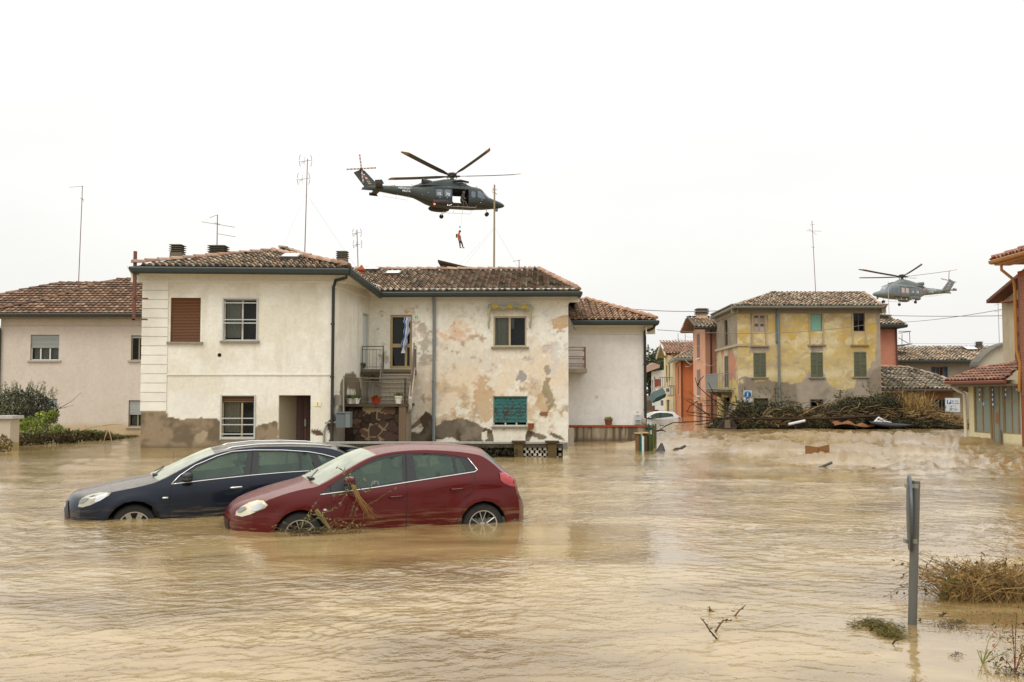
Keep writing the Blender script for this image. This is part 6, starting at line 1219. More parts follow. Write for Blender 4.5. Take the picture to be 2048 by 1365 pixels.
def tree(name, label, base, h, crown, cr, n, size, cols, seed, cat='tree', group=None, trunk='#4b3d2c'):
    t = thing(name, label, cat, base, group); m = MB(); rng = np.random.RandomState(seed); b = np.array(base, float); top = np.array(crown, float)
    m.tube([b-(0, 0, .5), b+(top-b)*.5+(.1, 0, 0), top], [h*.03, h*.022, h*.008], 8, col=C(trunk))
    for i in range(9): a = rng.uniform(0, 6.28); q = b+(top-b)*rng.uniform(.5, .95); m.tube([q, q+np.array([math.cos(a)*cr[0]*.4, math.sin(a)*cr[1]*.4, cr[2]*.25]), q+np.array([math.cos(a)*cr[0]*.7, math.sin(a)*cr[1]*.7, cr[2]*.5])], [h*.01, h*.006, h*.002], 5, col=C(trunk))
    m.build('trunk', vrough, t); f = MB()
    for k in range(5):
        o = top+np.array([rng.uniform(-.5, .5)*cr[0], rng.uniform(-.4, .4)*cr[1], rng.uniform(-.6, .5)*cr[2]]); leafcloud(f, o, (cr[0]*.62, cr[1]*.62, cr[2]*.62), n//5, size, cols, seed*7+k, holes=.34)
    f.build('crown', leafm, t); return t
DG = ['#2c3620', '#3a4528', '#48522f', '#28301d']; OG = ['#4d5238', '#5d6144', '#6c6f50', '#3d422c', '#474c33']
for i, (px_, py_, Y, rx, rz, cols, lab) in enumerate(((1297, 745, 128, 2.6, 4.0, DG, 'dark green tree rising beside the white house wall at the end of the street'), (1316, 738, 135, 1.9, 2.6, OG, 'lighter green tree above the distant white house roof'), (1330, 729, 140, 1.6, 2.2, DG, 'small dark tree between the distant white house and the cream house'))):
    c = atY(px_, py_, Y); tree('street_tree', lab, (c[0], Y, -.5), c[2]+2, c, (rx, rx, rz), 2600, .24, cols, 20+i, group='trees at the end of the street')
f = MB(); rng = np.random.RandomState(77)
for i in range(190): x = -150+i*1.75; leafcloud(f, (x, 235+rng.uniform(-4, 4), rng.uniform(1.0, 2.0)), (2.2, 1.6, rng.uniform(1.2, 2.2)), 46, .5, DG, 900+i, zmin=-.3)
tag(f.build('distant_treeline', leafm), 'low far-off line of trees beyond the flooded village', 'trees', kind='stuff')
# olive shrub and hedge in front of the beige house
c = atY(40, 835, 41); T = thing('olive_shrub', 'large grey-green rounded shrub in front of the beige house', 'shrub', (c[0], 41, 0)); m = MB(); rng = np.random.RandomState(4)
for i in range(14): twig(m, (c[0]+rng.uniform(-.5, .5), 41+rng.uniform(-.3, .3), -.2), (rng.uniform(-.7, .7), rng.uniform(-.5, .5), 1), 1.9, .03, 1, rng, C('#4a3d2c'), .5)
m.build('stems', vrough, T); f = MB(); leafcloud(f, (c[0], 41, 1.0), (1.6, 1.2, 1.15), 13000, .045, ['#353b26', '#474c33', '#565a3c', '#2c3120', '#22271a'], 5, up=1.2, shell=.3)
for i in range(60):
    a = rng.uniform(-1.4, 1.4); b0 = np.array([c[0]+a, 41+rng.uniform(-.6, .3), 1.2+.65*math.sqrt(max(0, 1-(a/1.7)**2))]); twig(f, b0, (a*.25+rng.uniform(-.2, .2), -.1, 1), rng.uniform(.3, .6), .005, 0, rng, C('#5c6242'), leaf=26, lcol=[C('#5d6448'), C('#737852')], lsize=.035)
f.build('foliage', leafm, T)
T = thing('light_green_bush', 'small yellow-green leafy bush below the olive shrub', 'bush', tuple(atY(62, 860, 38))); f = MB(); rng = np.random.RandomState(9)
for (px_, py_, Y, r) in ((40, 852, 38.5, .35), (60, 845, 38.5, .3), (85, 836, 38.5, .32), (105, 830, 38.5, .22), (75, 858, 38, .45), (28, 862, 38, .3), (112, 862, 37.8, .3)): leafcloud(f, atY(px_, py_, Y), (r, r, r*.9), 380, .05, ['#6f7c2c', '#8a943a', '#5b6a28', '#97983f'], int(px_), up=.8, shell=.1)
twig(f, atY(60, 865, 38.4), (0, 0, 1), .5, .01, 1, rng, C('#5c4a30')); f.build('foliage', leafm, T)
def hedge(name, label, x0p, x1p, y0, y1, ytop0, ytop1, seed):
    T = thing(name, label, 'hedge', (XY(x0p, y0)[0], y0, 0)); f = MB(); rng = np.random.RandomState(seed); a, b = XY(x0p, y0), XY(x1p, y1); L = np.hypot(*(b-a)); n = int(L/.32)
    for i in range(n+1):
        t = i/n; p = a+(b-a)*t; h = CAM_H-((ytop0+(ytop1-ytop0)*t)-790)/1991*(y0+(y1-y0)*t); h *= rng.uniform(.88, 1.08)
        for k in range(4):
            leafcloud(f, (p[0]+rng.uniform(-.1, .1), p[1]+rng.uniform(-.15, .15), h*(.15+.22*k)), (.26, .3, max(.06, h*.2)), 130, .042, ['#3d3a22', '#4f4a2a', '#5d4f2c', '#2b2a18', '#46502a'] if k < 3 else ['#5c6430', '#6c7036', '#4a5328', '#715f33'], seed+i*4+k, up=.3, shell=.1)
        twig(f, (p[0], p[1], -.3), (rng.uniform(-.2, .2), 0, 1), h+.3, .015, 1, rng, C('#3e3020'))
    f.build('foliage', leafm, T)
hedge('hedge', 'low brown and green hedge running back beside the post', 24, 133, 35.2, 37.0, 862, 852, 3); hedge('hedge', 'dark low hedge trailing down into the floodwater before the beige house', 130, 215, 37.2, 39.5, 860, 861, 40); hedge('hedge', 'last sinking tuft of hedge beside the plaster house corner', 222, 262, 40, 43, 870, 876, 80)
m = MB(); rng = np.random.RandomState(5)
for a, b in (((215, 862), (206, 888)), ((218, 862), (224, 886)), ((160, 862), (205, 852)), ((205, 852), (245, 850)), ((40, 866), (60, 895)), ((50, 870), (64, 858)), ((0, 862), (60, 866)), ((22, 893), (38, 905))): m.tube([atY(*a, 36.2), (atY(*a, 36.2)+atY(*b, 36.0))/2+(0, 0, .04), atY(*b, 36.0)], [.022, .018, .008], 5, col=C('#a08a68'))
one('dry_stalks', m, vrough, 'pale dry stalks caught on the low hedges at left', 'branches', tuple(atY(130, 880, 36)))
T = thing('gate_post', 'rendered square gate post with a pale stone cap at the left edge', 'post', (XY(8, 32.6)[0], 32.6, 0)); m = MB(); a = atY(-10, 900, 32.6); b = atY(21, 838, 32.6); m.cur = C('#b9ac98'); m.box(a[0], 32.6, -1, b[0], 33.2, b[2]); m.box(a[0]-.001, 32.59, -1, b[0]+.004, 33.21, .22, col=C('#a38e62')); m.build('shaft', plaster, T)
m = MB(); m.cur = C('#b0aea6'); m.box(a[0]-.1, 32.5, b[2], b[0]+.1, 33.3, b[2]+.1); m.build('cap', vrough, T)
f = MB(); leafcloud(f, atY(2, 890, 31.5), (.35, .3, .3), 500, .05, ['#5a4a2c', '#6c5a34', '#4a4a28'], 77); one('brown_weeds', f, leafm, 'brown weeds at the foot of the left gate post', 'weeds', tuple(atY(2, 890, 31.5)))

# ------------------------------------------------------------------ low wall with pierced bricks in front of the house
LW = thing('pierced_brick_wall', 'low dark garden wall with pierced pale bricks and coping in front of the house', 'wall', (-1, 29, 0)); Y = 29.0
zt = atY(0, 886, Y)[2]; xa, xb = XY(655, Y)[0], XY(1126, Y)[0]; m = MB(); m.cur = C('#4f473a'); m.box(xa, Y-.03, zt-.14, xb, Y+.30, zt-.035); m.cur = C('#8b8c84'); m.box(xa-.02, Y-.06, zt-.03, xb+.02, Y+.33, zt+.02); m.build('coping', vrough, LW)
m = MB(); rng = random.Random(8); x = XY(1037, Y)[0]; bh = .085; nr = 4
m.cur = C('#191510'); m.box(xa, Y+.2, -.6, xb, Y+.24, zt-.14)
for r_ in range(-3, nr):
    k = 0; xx = x+(.06 if r_ % 2 else 0)
    while xx < xb-.08:
        if rng.random() < .93: m.box(xx, Y+.01, .02+r_*bh, xx+.085, Y+.19, .02+(r_+1)*bh-.012, col=C(rng.choice(['#b9b3a2', '#aaa391', '#958c78', '#c2bcab']))*rng.uniform(.75, 1))
        xx += .145
m.build('pierced_bricks', vrough, LW)
for px_ in (1037, 1104):
    m = MB(); x = XY(px_, Y)[0]; m.cur = C('#57492f'); m.box(x-.13, Y-.09, -.8, x+.13, Y+.3, zt+.0); m.box(x-.2, Y-.14, zt+.0, x+.2, Y+.36, zt+.05, col=C('#3f3626')); m.build('pillar', vrough, LW)
f = MB()
for i, px_ in enumerate(range(665, 1030, 14)): leafcloud(f, (XY(px_, Y)[0], Y-.06, .12), (.2, .1, .2), 90, .035, ['#1e1c12', '#2c2a1a', '#3a3420', '#4a4636'], 100+i, zmin=0)
T = one('ivy', f, leafm, 'dark dead ivy hanging over the left part of the garden wall', 'ivy', (XY(960, Y)[0], Y, 0))
m = MB(); m.cur = C('#6f7062'); m.box(XY(1123, 33)[0], 32.9, -1, XY(1135, 33)[0], 33.3, atY(0, 886, 33)[2]); one('concrete_pier', m, vrough, 'grey-green concrete plinth block at the right corner of the plaster house', 'pier', (1.7, 33, 0))
m = MB(); m.cur = C('#8a8272'); m.box(XY(1137, 35.5)[0], 35.4, -1, XY(1147, 35.5)[0], 35.8, atY(0, 857, 35.5)[2]); one('stone_pillar', m, vrough, 'worn narrow stone pillar between the plaster house and the terrace wall', 'pillar', (2.1, 35.5, 0))
# old wooden gate at the end of the terrace
GT = thing('wooden_gate', 'old leaning gate of brown, turquoise and black painted boards beside the terrace wall', 'gate', (4.1, 31.8, 0))
for (x0, x1, yt, Y, cl) in ((1272, 1282, 868, 31.6, '#6b5338'), (1281, 1287, 873, 31.5, '#1f5c56'), (1284, 1288, 873, 31.45, '#b9c7c0'), (1287, 1295, 868, 31.7, '#54402c'), (1293, 1297, 871, 31.9, '#17120e'), (1298, 1306, 869, 32.4, '#3d4a26'), (1305, 1311, 858, 33.5, '#4b4a2c'), (1309, 1313, 852, 35, '#5c4a30')):
    a, b = atY(x0, 905, Y), atY(x1, yt, Y); m = MB(); m.cur = C(cl); m.box(a[0], Y, -1, b[0], Y+.14, b[2]); m.box(a[0]+.02, Y-.012, -1, (a[0]+b[0])/2, Y, b[2]-.05, col=C(cl)*1.3); m.build('board', vrough, GT)
m = MB(); m.cur = C('#a8946c')
for x0, x1, yt, Y in ((1270, 1283, 868, 31.6), (1284, 1297, 867, 31.7)): a, b = atY(x0, 905, Y), atY(x1, yt, Y); m.box(a[0], Y-.06, b[2], b[0], Y+.22, b[2]+.03)
m.build('cap', vrough, GT)
m = MB(); m.cur = C('#1f4a40')
for a, b in (((1292, 851), (1311, 853)), ((1292, 858), (1311, 860))): m.tube([atY(*a, 36), atY(*b, 35)], .03, 5)
for px_ in (1297, 1306, 1311): m.tube([atY(px_, 848, 35.6), atY(px_, 882, 35.6)], .03, 5)
m.cur = C('#15110d'); a, b = atY(1292, 861, 35.8), atY(1305, 855, 35.8); m.box(a[0], 35.8, a[2], b[0], 35.9, b[2]); m.build('iron_frame', vpaint, GT)
# pots on the terrace and cloth on the door
zt_ = TZ+.0
for (px_, cl, fl_, lab, sq) in ((700, '#c9c6bc', None, 'white planter with green leaves, nearest the drainpipe on the terrace', True), (713, '#d0cdc4', None, 'square white planter with trailing leaves, second from the drainpipe', True), (752, '#8c3524', '#9a4028', 'red planter with red flowers in the middle of the terrace', True), (797, '#c9c5b8', None, 'tall white pot at the foot of the stairs', False)):
    p = atY(px_, 806, 35.16); pot('planter', lab, p[0], 35.13, TZ, .13 if not px_ == 752 else .17, .2 if px_ != 797 else .28, cl, '#5a6a34', 90, .16, 'planters on the terrace edge', px_, sq, fl_)
p = f2.P(*f2.hit(1062, 857), .12); pot('wall_pot', 'brown clay pot hanging beside the turquoise shutter', p[0], p[1]-.0, p[2]-.05, .12, .24, '#8a5030', n=0)
p = atY(726, 739, 36.85); pot('plant_pot', 'small plant at the left end of the upper landing', p[0], 36.85, zl, .07, .1, '#4a3a2c', '#56703c', 60, .14)
m = MB(); n = 26; G = []; cl = []
for j in range(n):
    t = j/(n-1); px_ = 812+3*math.sin(t*5)+(3 if t < .1 else 0)-2*t; w_ = .11*(1-.35*t)+.03*math.sin(t*20)-.03*max(0, t-.75)*4*.6; c0 = f2.P(*f2.hit(px_, 635+t*72), .10); row = []; rc = []
    for k in range(9): s = (k-4)/4; row.append(c0+np.array([s*w_, -.03*math.sin(s*9+t*3)-.02, 0])); rc.append(C('#2c5390') if k in (1, 2, 5, 7) and t < .86 else C('#d8dbdd'))
    G.append(row); cl.append(rc)
m.grid(np.array(G), col=np.array(cl)); one('striped_towel', m, mat('cloth', vcol=True, rough=.95, var=.06, spec=.1), 'twisted blue and white striped cloth hanging on the upper balcony door', 'cloth', f2.P(*f2.hit(812, 640), .1), smooth=True)

# ------------------------------------------------------------------ antennas and cables
def antenna(label, foot, top, Y, bars=(), loops=(), r=.022, col='#7a5b5c', guys=()):
    a, b = atY(*foot, Y), atY(*top, Y); T = thing('tv_antenna', label, 'antenna', a, 'rooftop television antennas'); m = MB(); m.tube([a-(0, 0, .4), b], [r, r*.8], 6, col=C(col)); m.build('mast', vpaint, T)
    m = MB(); k = C('#8d8378')
    for (x0, y0, x1, y1) in bars: m.tube([atY(x0, y0, Y-.1), atY(x1, y1, Y+.1)], .010, 4, col=k)
    for (cx, cy, w_, h_) in loops:
        for s in (-1, 1):
            m.tube([atY(cx+s*w_*.8, cy-h_, Y-.3*s), atY(cx+s*w_, cy-1, Y-.3*s)], .011, 4, col=C('#94695e')); m.tube([atY(cx+s*w_, cy+1, Y-.3*s), atY(cx+s*w_*.8, cy+h_, Y-.3*s)], .011, 4, col=C('#94695e'))
        m.tube([atY(cx-w_, cy+2, Y-.3), atY(cx+w_, cy-1, Y+.3)], .010, 4, col=k); m.tube([atY(cx-w_*.7, cy+6, Y), atY(cx, cy, Y)], .009, 4, col=k); m.tube([atY(cx-w_*.2, cy-h_*.7, Y), atY(cx-w_*.2, cy+h_*.7, Y)], .007, 4, col=k)
    m.build('aerial', vpaint, T)
    if guys:
        m = MB()
        for (x0, y0, x1, y1, Y1) in guys: m.tube([atY(x0, y0, Y), atY(x1, y1, Y1)], .0035, 3, col=C('#a9a9a6'))
        m.build('guy_wire', vpaint, T)
antenna('tall thin antenna mast on the beige house roof', (157, 563), (165, 372), 50, [(138, 375, 167, 373), (160, 397, 168, 400), (164, 394, 167, 405)])
antenna('small antenna with two slanted arms on the wide chimney', (434, 492), (435, 430), 38.5, [(403, 444, 470, 455), (436, 468, 471, 474), (419, 436, 435, 430), (428, 446, 440, 449)])
antenna('tall mast with two stacked aerial frames above the front ridge', (609, 512), (615, 318), 40, [], [(611, 322, 13, 12), (607, 358, 13, 12)], guys=[(613, 388, 555, 515, 37), (613, 388, 690, 510, 39), (613, 388, 712, 535, 42)])
antenna('shorter mast with two aerial frames behind the dark chimney', (717, 540), (714, 460), 42.5, [], [(714, 466, 9, 8), (715, 489, 9, 8)])
antenna('thick tall mast crossing the nose of the large helicopter', (988, 545), (989, 370), 43, [(983, 381, 995, 379), (983, 384, 994, 388), (985, 376, 993, 390)], r=.05, col='#8a7d62', guys=[(989, 455, 905, 545, 44), (989, 455, 1045, 550, 44), (989, 457, 930, 530, 43)])
antenna('little single-arm antenna near the right end of the ridge', (1039, 548), (1038, 520), 42, [(1026, 523, 1041, 521), (1040, 546, 1055, 545)])
antenna('slender mast with crossed arms on the yellow house roof', (1632, 590), (1624, 442), 60.5, [(1613, 462, 1642, 463), (1617, 458, 1633, 470), (1620, 450, 1629, 449), (1622, 494, 1630, 496)])
antenna('pale mast standing in front of the small helicopter', (1779, 650), (1776, 568), 68.5, [(1762, 574, 1778, 571), (1763, 578, 1766, 571), (1770, 573, 1784, 568)], col='#b0aca2')
antenna('thin antenna with short arms left of the tall gabled house', (1999, 690), (1996, 606), 62, [(1988, 624, 2002, 622), (1996, 637, 2006, 637), (1988, 611, 1999, 609)], col='#a8a49a')
antenna('left one of two thin antennas over the cream house', (1357, 690), (1356, 667), 93, [(1348, 679, 1366, 679)], r=.04, col='#9a968c'); antenna('right one of two thin antennas over the cream house', (1371, 690), (1370, 660), 93, [(1360, 664, 1372, 662), (1370, 674, 1384, 675)], r=.04, col='#9a968c')
def wire(label, a, b, Ya, Yb, sag, r=.014, col='#6a6862'):
    m = MB(); m.cur = C(col); cable(m, atY(*a, Ya), atY(*b, Yb), sag, r); one('overhead_cable', m, vpaint, label, 'cable', tuple(atY(*a, Ya)), 'overhead cables across the street')
wire('upper cable from the plaster house roof to the yellow house', (1160, 608), (1436, 622), 42, 57, .15, .017); wire('middle cable from the white house eave to the yellow house front', (1314, 660), (1760, 645), 40, 56.8, .35, .012)
wire('thin lower cable crossing behind the white house towards the salmon house', (1292, 697), (1388, 702), 60, 66, .1, .012); wire('level cable from the yellow house to the gabled house', (1764, 631), (2046, 631), 57, 43, .05, .016); wire('rising cable from the pink house to the gabled house', (1800, 645), (2010, 618), 68, 44, .1, .014)
wire('faint straight cable above the grey house roof', (1822, 687), (1990, 688), 72, 62, .02, .008)
m = MB(); m.cur = C('#9c8c80')
for a, b, s in (((1371, 720), (1386, 728), .12), ((1371, 733), (1386, 727), .1), ((1386, 727), (1408, 724), .05), ((1408, 724), (1436, 718), .35)): cable(m, atY(*a, 64.0), atY(*b, 62), s, .018)
one('loose_cable', m, vpaint, 'pale cable bundle looped along the salmon house front', 'cable', tuple(atY(1400, 725, 64)))

# ------------------------------------------------------------------ signs
PS = thing('parking_sign', 'square grey parking information sign standing in front of the brick shed', 'sign', (XY(1905, 53)[0], 53, 0)); Y = 53.0; fp_ = Face(XY(1891, Y), XY(1919.5, Y)); r = fp_.rect(1891, 797, 1919.5, 824.5)
m = MB(); m.cur = C('#c3c8cb'); fp_.box(m, *r, .0, .03); m.cur = C('#9aa0a3'); fp_.box(m, r[0]-.02, r[1]-.02, r[2]+.02, r[3]+.02, -.02, -.001); m.build('board', vpaint, PS); m = MB(); fp_.box(m, .33, -1.5, .40, r[3]-.05, -.09, -.03, col=C('#6f7474')); m.build('pole', vpaint, PS)
q = fp_.rect(1893.5, 800.5, 1902, 808.5); m = MB(); m.cur = C('#245c9c'); fp_.box(m, *q, .031, .035); sy = m.build('blue_panel', vpaint, PS); text3(sy, 'P', fp_.P((q[0]+q[2])/2, (q[1]+q[3])/2, .037), .24, '#e4e8ec', face=fp_, bold=.006)
m = MB(); m.cur = C('#3a5f8c'); q = fp_.rect(1904, 801.5, 1906.5, 804); fp_.box(m, *q, .031, .034); q = fp_.rect(1904, 806, 1906.5, 808); fp_.box(m, *q, .031, .034, col=C('#4c4c4c'))
for x0, y0, x1, y1 in ((1909, 802, 1916, 803.2), (1908.5, 806.6, 1918, 807.8), (1901, 813, 1903.4, 814.6), (1901, 816.2, 1903.4, 817.6), (1901, 819, 1903.4, 820.6)): fp_.box(m, *fp_.rect(x0, y0, x1, y1), .031, .034, col=C('#4b4f52'))
for x0, y0, x1, y1 in ((1899, 811.6, 1911, 812), (1899, 821.6, 1911, 822), (1899, 811.6, 1899.4, 822), (1910.6, 811.6, 1911, 822)): fp_.box(m, *fp_.rect(x0, y0, x1, y1), .031, .033, col=C('#6a6e70'))
m.build('printed_symbols', vpaint, PS)
WS = thing('pedestrian_sign', 'round blue pedestrian sign on a white board before the yellow house', 'sign', (XY(1495, 55)[0], 55, 0)); fp_ = Face(XY(1486, 55), XY(1504, 55)); r = fp_.rect(1487, 781.5, 1504, 805); m = MB(); m.cur = C('#c6c9c9'); fp_.box(m, *r, 0, .03); m.build('board', vpaint, WS); m = MB(); fp_.box(m, .2, -1.5, .26, r[1]+.1, -.07, -.01, col=C('#7b7f7f')); m.build('pole', vpaint, WS)
u, z = fp_.hit(1495, 790); m = MB(); m.lathe(fp_.P(u, z, .031), (*fp_.n, 0), [(0, .012), (.2, .012), (.2, 0)], 24, col=C('#1f6fae')); dsc = m.build('blue_disc', vpaint, WS)
m = MB(); m.cur = C('#dfe6ea'); N3 = np.array([*fp_.n, 0])*.004
for a, b, rr in (((0, .10), (0, .135), .02), ((0, .07), (0, -.03), .022), ((0, -.03), (-.05, -.13), .013), ((0, -.03), (.05, -.13), .013), ((0, .06), (.055, .0), .01), ((0, .06), (-.05, .01), .01)): m.tube([fp_.P(u+a[0], z+a[1], .047), fp_.P(u+b[0], z+b[1], .047)], rr, 5)
m.build('walking_figure', vpaint, WS)
# round sign seen edge-on in the foreground
FS = thing('edge_on_road_sign', 'grey metal road sign seen edge-on on a leaning pole in the foreground water', 'sign', tuple(atZ(1825, 1243))); Y = 7.91; p0 = atY(1825, 1243, Y); p1 = atY(1831.5, 963, Y); ax = (p1-p0)/np.linalg.norm(p1-p0); zinc = mat('galvanised', C('#62615a'), rough=.55, metal=.2, var=.22, vscale=9, bump=.1, anis=(1, 1, .4))
m = MB(); m.lathe(p0-ax*.9, ax, [(.034, 0), (.034, np.linalg.norm(p1-p0)+.9), (.03, np.linalg.norm(p1-p0)+.905), (0, np.linalg.norm(p1-p0)+.906)], 20); m.build('pole', zinc, FS, 'auto')
cz = atY(1817, 1026, Y); m = MB(); dn = np.array([-.945, .325, .012]); dn /= np.linalg.norm(dn); sa = np.cross(dn, ax); sa /= np.linalg.norm(sa); ua_ = np.cross(sa, dn); prof = []; n = 40
G = []
for rr, hh in ((0, 0), (.285, 0), (.295, .006), (.298, .016), (.295, .024), (.288, .024), (.284, .006), (0, .006)): G.append([cz+dn*(.004-hh)+(sa*math.cos(a)+ua_*math.sin(a))*rr for a in np.linspace(0, 2*math.pi, n+1)])
m.grid(np.array(G)); m.build('disc', mat('sign_back', C('#4b5153'), rough=.45, metal=.3, var=.15), FS, 'auto')
for py_ in (972, 1082):
    m = MB(); q = atY(1829 if py_ == 972 else 1826.5, py_, Y); m.cur = C('#8f8f80'); m.lathe(q-ax*.017, ax, [(.035, 0), (.038, 0), (.038, .034), (.035, .034)], 16); m.obox(q+(-.068, -.03, -.016), (.05, 0, 0), (0, .06, 0), (0, 0, .03)); m.build('clamp', mat('clamp', vcol=True, rough=.5, metal=.4, var=.1), FS, 'auto')

# ------------------------------------------------------------------ driftwood heap in front of the yellow house
prof_px = [(1432, 848), (1450, 838), (1475, 826), (1510, 818), (1560, 816), (1600, 818), (1640, 808), (1690, 798), (1735, 794), (1770, 793), (1795, 792), (1812, 788), (1822, 780), (1832, 788), (1850, 806), (1875, 822), (1900, 836), (1932, 846)]
pxs = [p[0] for p in prof_px]; pys = [p[1] for p in prof_px]
def topz(x, Y): px_ = x/Y*1991+1024; return max(.05, CAM_H-(np.interp(px_, pxs, pys)-790)/1991*54.5)
rng = np.random.RandomState(17); m = MB(); nx, ny = 120, 12; G = np.zeros((ny, nx, 3)); cl = np.zeros((ny, nx, 3))
for i in range(ny):
    for j in range(nx):
        x = 10.6+(25.0-10.6)*j/(nx-1); s = i/(ny-1); Y = 52.4+3.8*s; h = topz(x, 54.5)*.5*math.sin(math.pi*min(1, s*1.15+.02))**.6; h += (vnoise(np.array(x*2.2), np.array(Y*2.0), 5)-.5)*.5*h; G[i, j] = (x, Y, max(-.3, h-.05)); cl[i, j] = C('#2a2318')*rng.uniform(.5, 1.3)
m.grid(G, col=cl); PAL = [C(c) for c in ('#4a3c28', '#604d34', '#856e48', '#34291b', '#957f56', '#524330', '#2a2117', '#6e573a', '#a89066')]
for i in range(3600):
    x = rng.uniform(10.8, 24.6); Y = rng.uniform(52.4, 55.8); tz = topz(x, 54.5); z = tz*rng.uniform(.0, 1.0)**.75*(1-.55*abs(Y-54.2)/2.2); a = rng.normal(0, .35)+(0 if x < 19 else -.25); el_ = rng.normal(0, .24)+(.35*rng.rand() if 20.5 < x < 23 else 0); L = rng.uniform(.2, 1.2)*(1.3 if rng.rand() < .1 else .8); d = np.array([math.cos(a)*math.cos(el_), math.sin(a)*.6, math.sin(el_)+(rng.rand() < .15)*rng.uniform(.2, .9)])*(1 if rng.rand() < .5 else -1)
    p = np.array([x, Y, z]); p1_ = p+d*L
    if p1_[2] < -.1 or p1_[0] < 10.5 or p1_[0] > 25.2 or p1_[2] > topz(p1_[0], 54.5)*1.3+.1: continue
    tan_ = x > 20; c = PAL[rng.randint(9)]*(1.15 if tan_ else .8); m.tube([p, p+d*L*.33+rng.normal(size=3)*.09, p+d*L*.66+rng.normal(size=3)*.10, p1_], rng.uniform(.006, .02), 4, cap=False, col=c)
heap = m.build('driftwood_heap', vrough); tag(heap, 'long tangled heap of dead branches, reeds and mud piled before the yellow house', 'driftwood', kind='stuff')
f = MB()
for i, (px_, py_, rx, rz, n) in enumerate(((1452, 846, .7, .22, 400), (1490, 838, .8, .35, 700), (1520, 842, .8, .3, 600), (1565, 838, .9, .3, 700), (1610, 842, .9, .25, 500), (1660, 832, .9, .3, 700), (1700, 824, 1.0, .3, 900), (1745, 822, 1.0, .3, 900), (1780, 818, .8, .3, 700), (1700, 848, 1.6, .2, 900), (1790, 848, 1.8, .25, 1400), (1840, 848, 1.5, .22, 1000), (1640, 850, 1.2, .15, 500), (1500, 852, 1.4, .16, 700), (1478, 828, 1.1, .45, 420), (1515, 824, 1.2, .4, 420), (1575, 824, .9, .4, 350), (1720, 812, 1.2, .3, 500), (1770, 806, 1.1, .3, 450))):
    leafcloud(f, atY(px_, py_-(6 if py_ < 845 else 0), 52.9 if py_ > 845 else 53.6), (rx, .8, rz*1.25), int(n*2.5), .055, ['#282a18', '#363a20', '#454526', '#2a2414', '#4f4a2c', '#3e3320'], 300+i, up=.1, zmin=0)
tag(f.build('debris_foliage', leafm), 'dark wet green leaves and reeds matted over the driftwood heap', 'foliage', kind='stuff')
# uprooted shrubs standing in the heap
for i, (px_, py_, h_, w_, n, lab) in enumerate(((1500, 842, 1.35, .8, 800, 'leafy uprooted shrub leaning against the pedestrian sign'), (1570, 838, 1.45, .6, 700, 'upright green uprooted shrub beside the grey drainpipe'), (1462, 840, .8, .6, 400, 'low uprooted shrub at the left end of the driftwood'), (1755, 820, 1.25, .9, 600, 'thin uprooted shrub before the right corner of the yellow house'), (1688, 822, .9, .9, 400, 'spreading uprooted shrub under the right green shutters'))):
    b0 = atY(px_, py_, 53.9); T = thing('uprooted_shrub', lab, 'shrub', b0, 'shrubs caught in the driftwood'); s = MB(); lf = MB(); rg = np.random.RandomState(50+i)
    for k in range(7): twig(s, b0+(rg.uniform(-w_, w_)*.4, 0, 0), (rg.uniform(-.6, .6), rg.uniform(-.3, .3), 1), h_*rg.uniform(.7, 1.05), .016, 2, rg, C('#4b3d28'), .55, leaf=max(3, n//190), lcol=[C('#3c4a25'), C('#55602f'), C('#6b6f3a'), C('#2f3a1e')], lsize=.06, lm=lf)
    s.build('stems', vrough, T); lf.build('foliage', leafm, T)
# fallen trunks with long bare boughs reaching left across the street
T = thing('fallen_tree', 'fallen bare tree whose thin boughs reach left across the salmon house', 'tree', atY(1480, 845, 52.3)); m = MB(); rg = np.random.RandomState(5)
bough = [[(1760, 832), (1650, 838), (1540, 838), (1470, 838), (1420, 836), (1375, 830)], [(1470, 838), (1420, 828), (1385, 826), (1370, 822)], [(1500, 838), (1450, 815), (1420, 795), (1395, 772), (1390, 755)], [(1440, 838), (1400, 843), (1345, 846), (1322, 858), (1312, 862)], [(1420, 832), (1395, 815), (1372, 800)], [(1480, 836), (1455, 822), (1440, 812), (1400, 812)], [(1450, 812), (1445, 798), (1425, 783), (1416, 765)], [(1500, 835), (1475, 812), (1440, 800), (1395, 803)], [(1345, 846), (1330, 853), (1318, 850)], [(1430, 840), (1415, 848), (1390, 850)], [(1395, 772), (1400, 760), (1408, 752)], [(1395, 803), (1380, 812), (1374, 825)], [(1480, 838), (1452, 828), (1437, 818), (1428, 800)]]
for i, B in enumerate(bough): m.tube([atY(px_, py_, 52.3-.5*j*(.3 if i else .1)) for j, (px_, py_) in enumerate(B)], list(np.linspace(.10 if i == 0 else .035, .015, len(B))), 6, col=C('#3b2f22')*rg.uniform(.8, 1.2))
for i in range(26): px_ = rg.uniform(1378, 1480); twig(m, atY(px_, 838-(1480-px_)*.25+rg.uniform(-26, 12), 52.0), (-rg.uniform(.3, 1), 0, rg.uniform(-.3, .7)), rg.uniform(.3, .8), .008, 1, rg, C('#4a3a28'), .5, leaf=3, lcol=[C('#6a6a38'), C('#7c6c3c')], lsize=.04)
m.build('trunk', vrough, T)
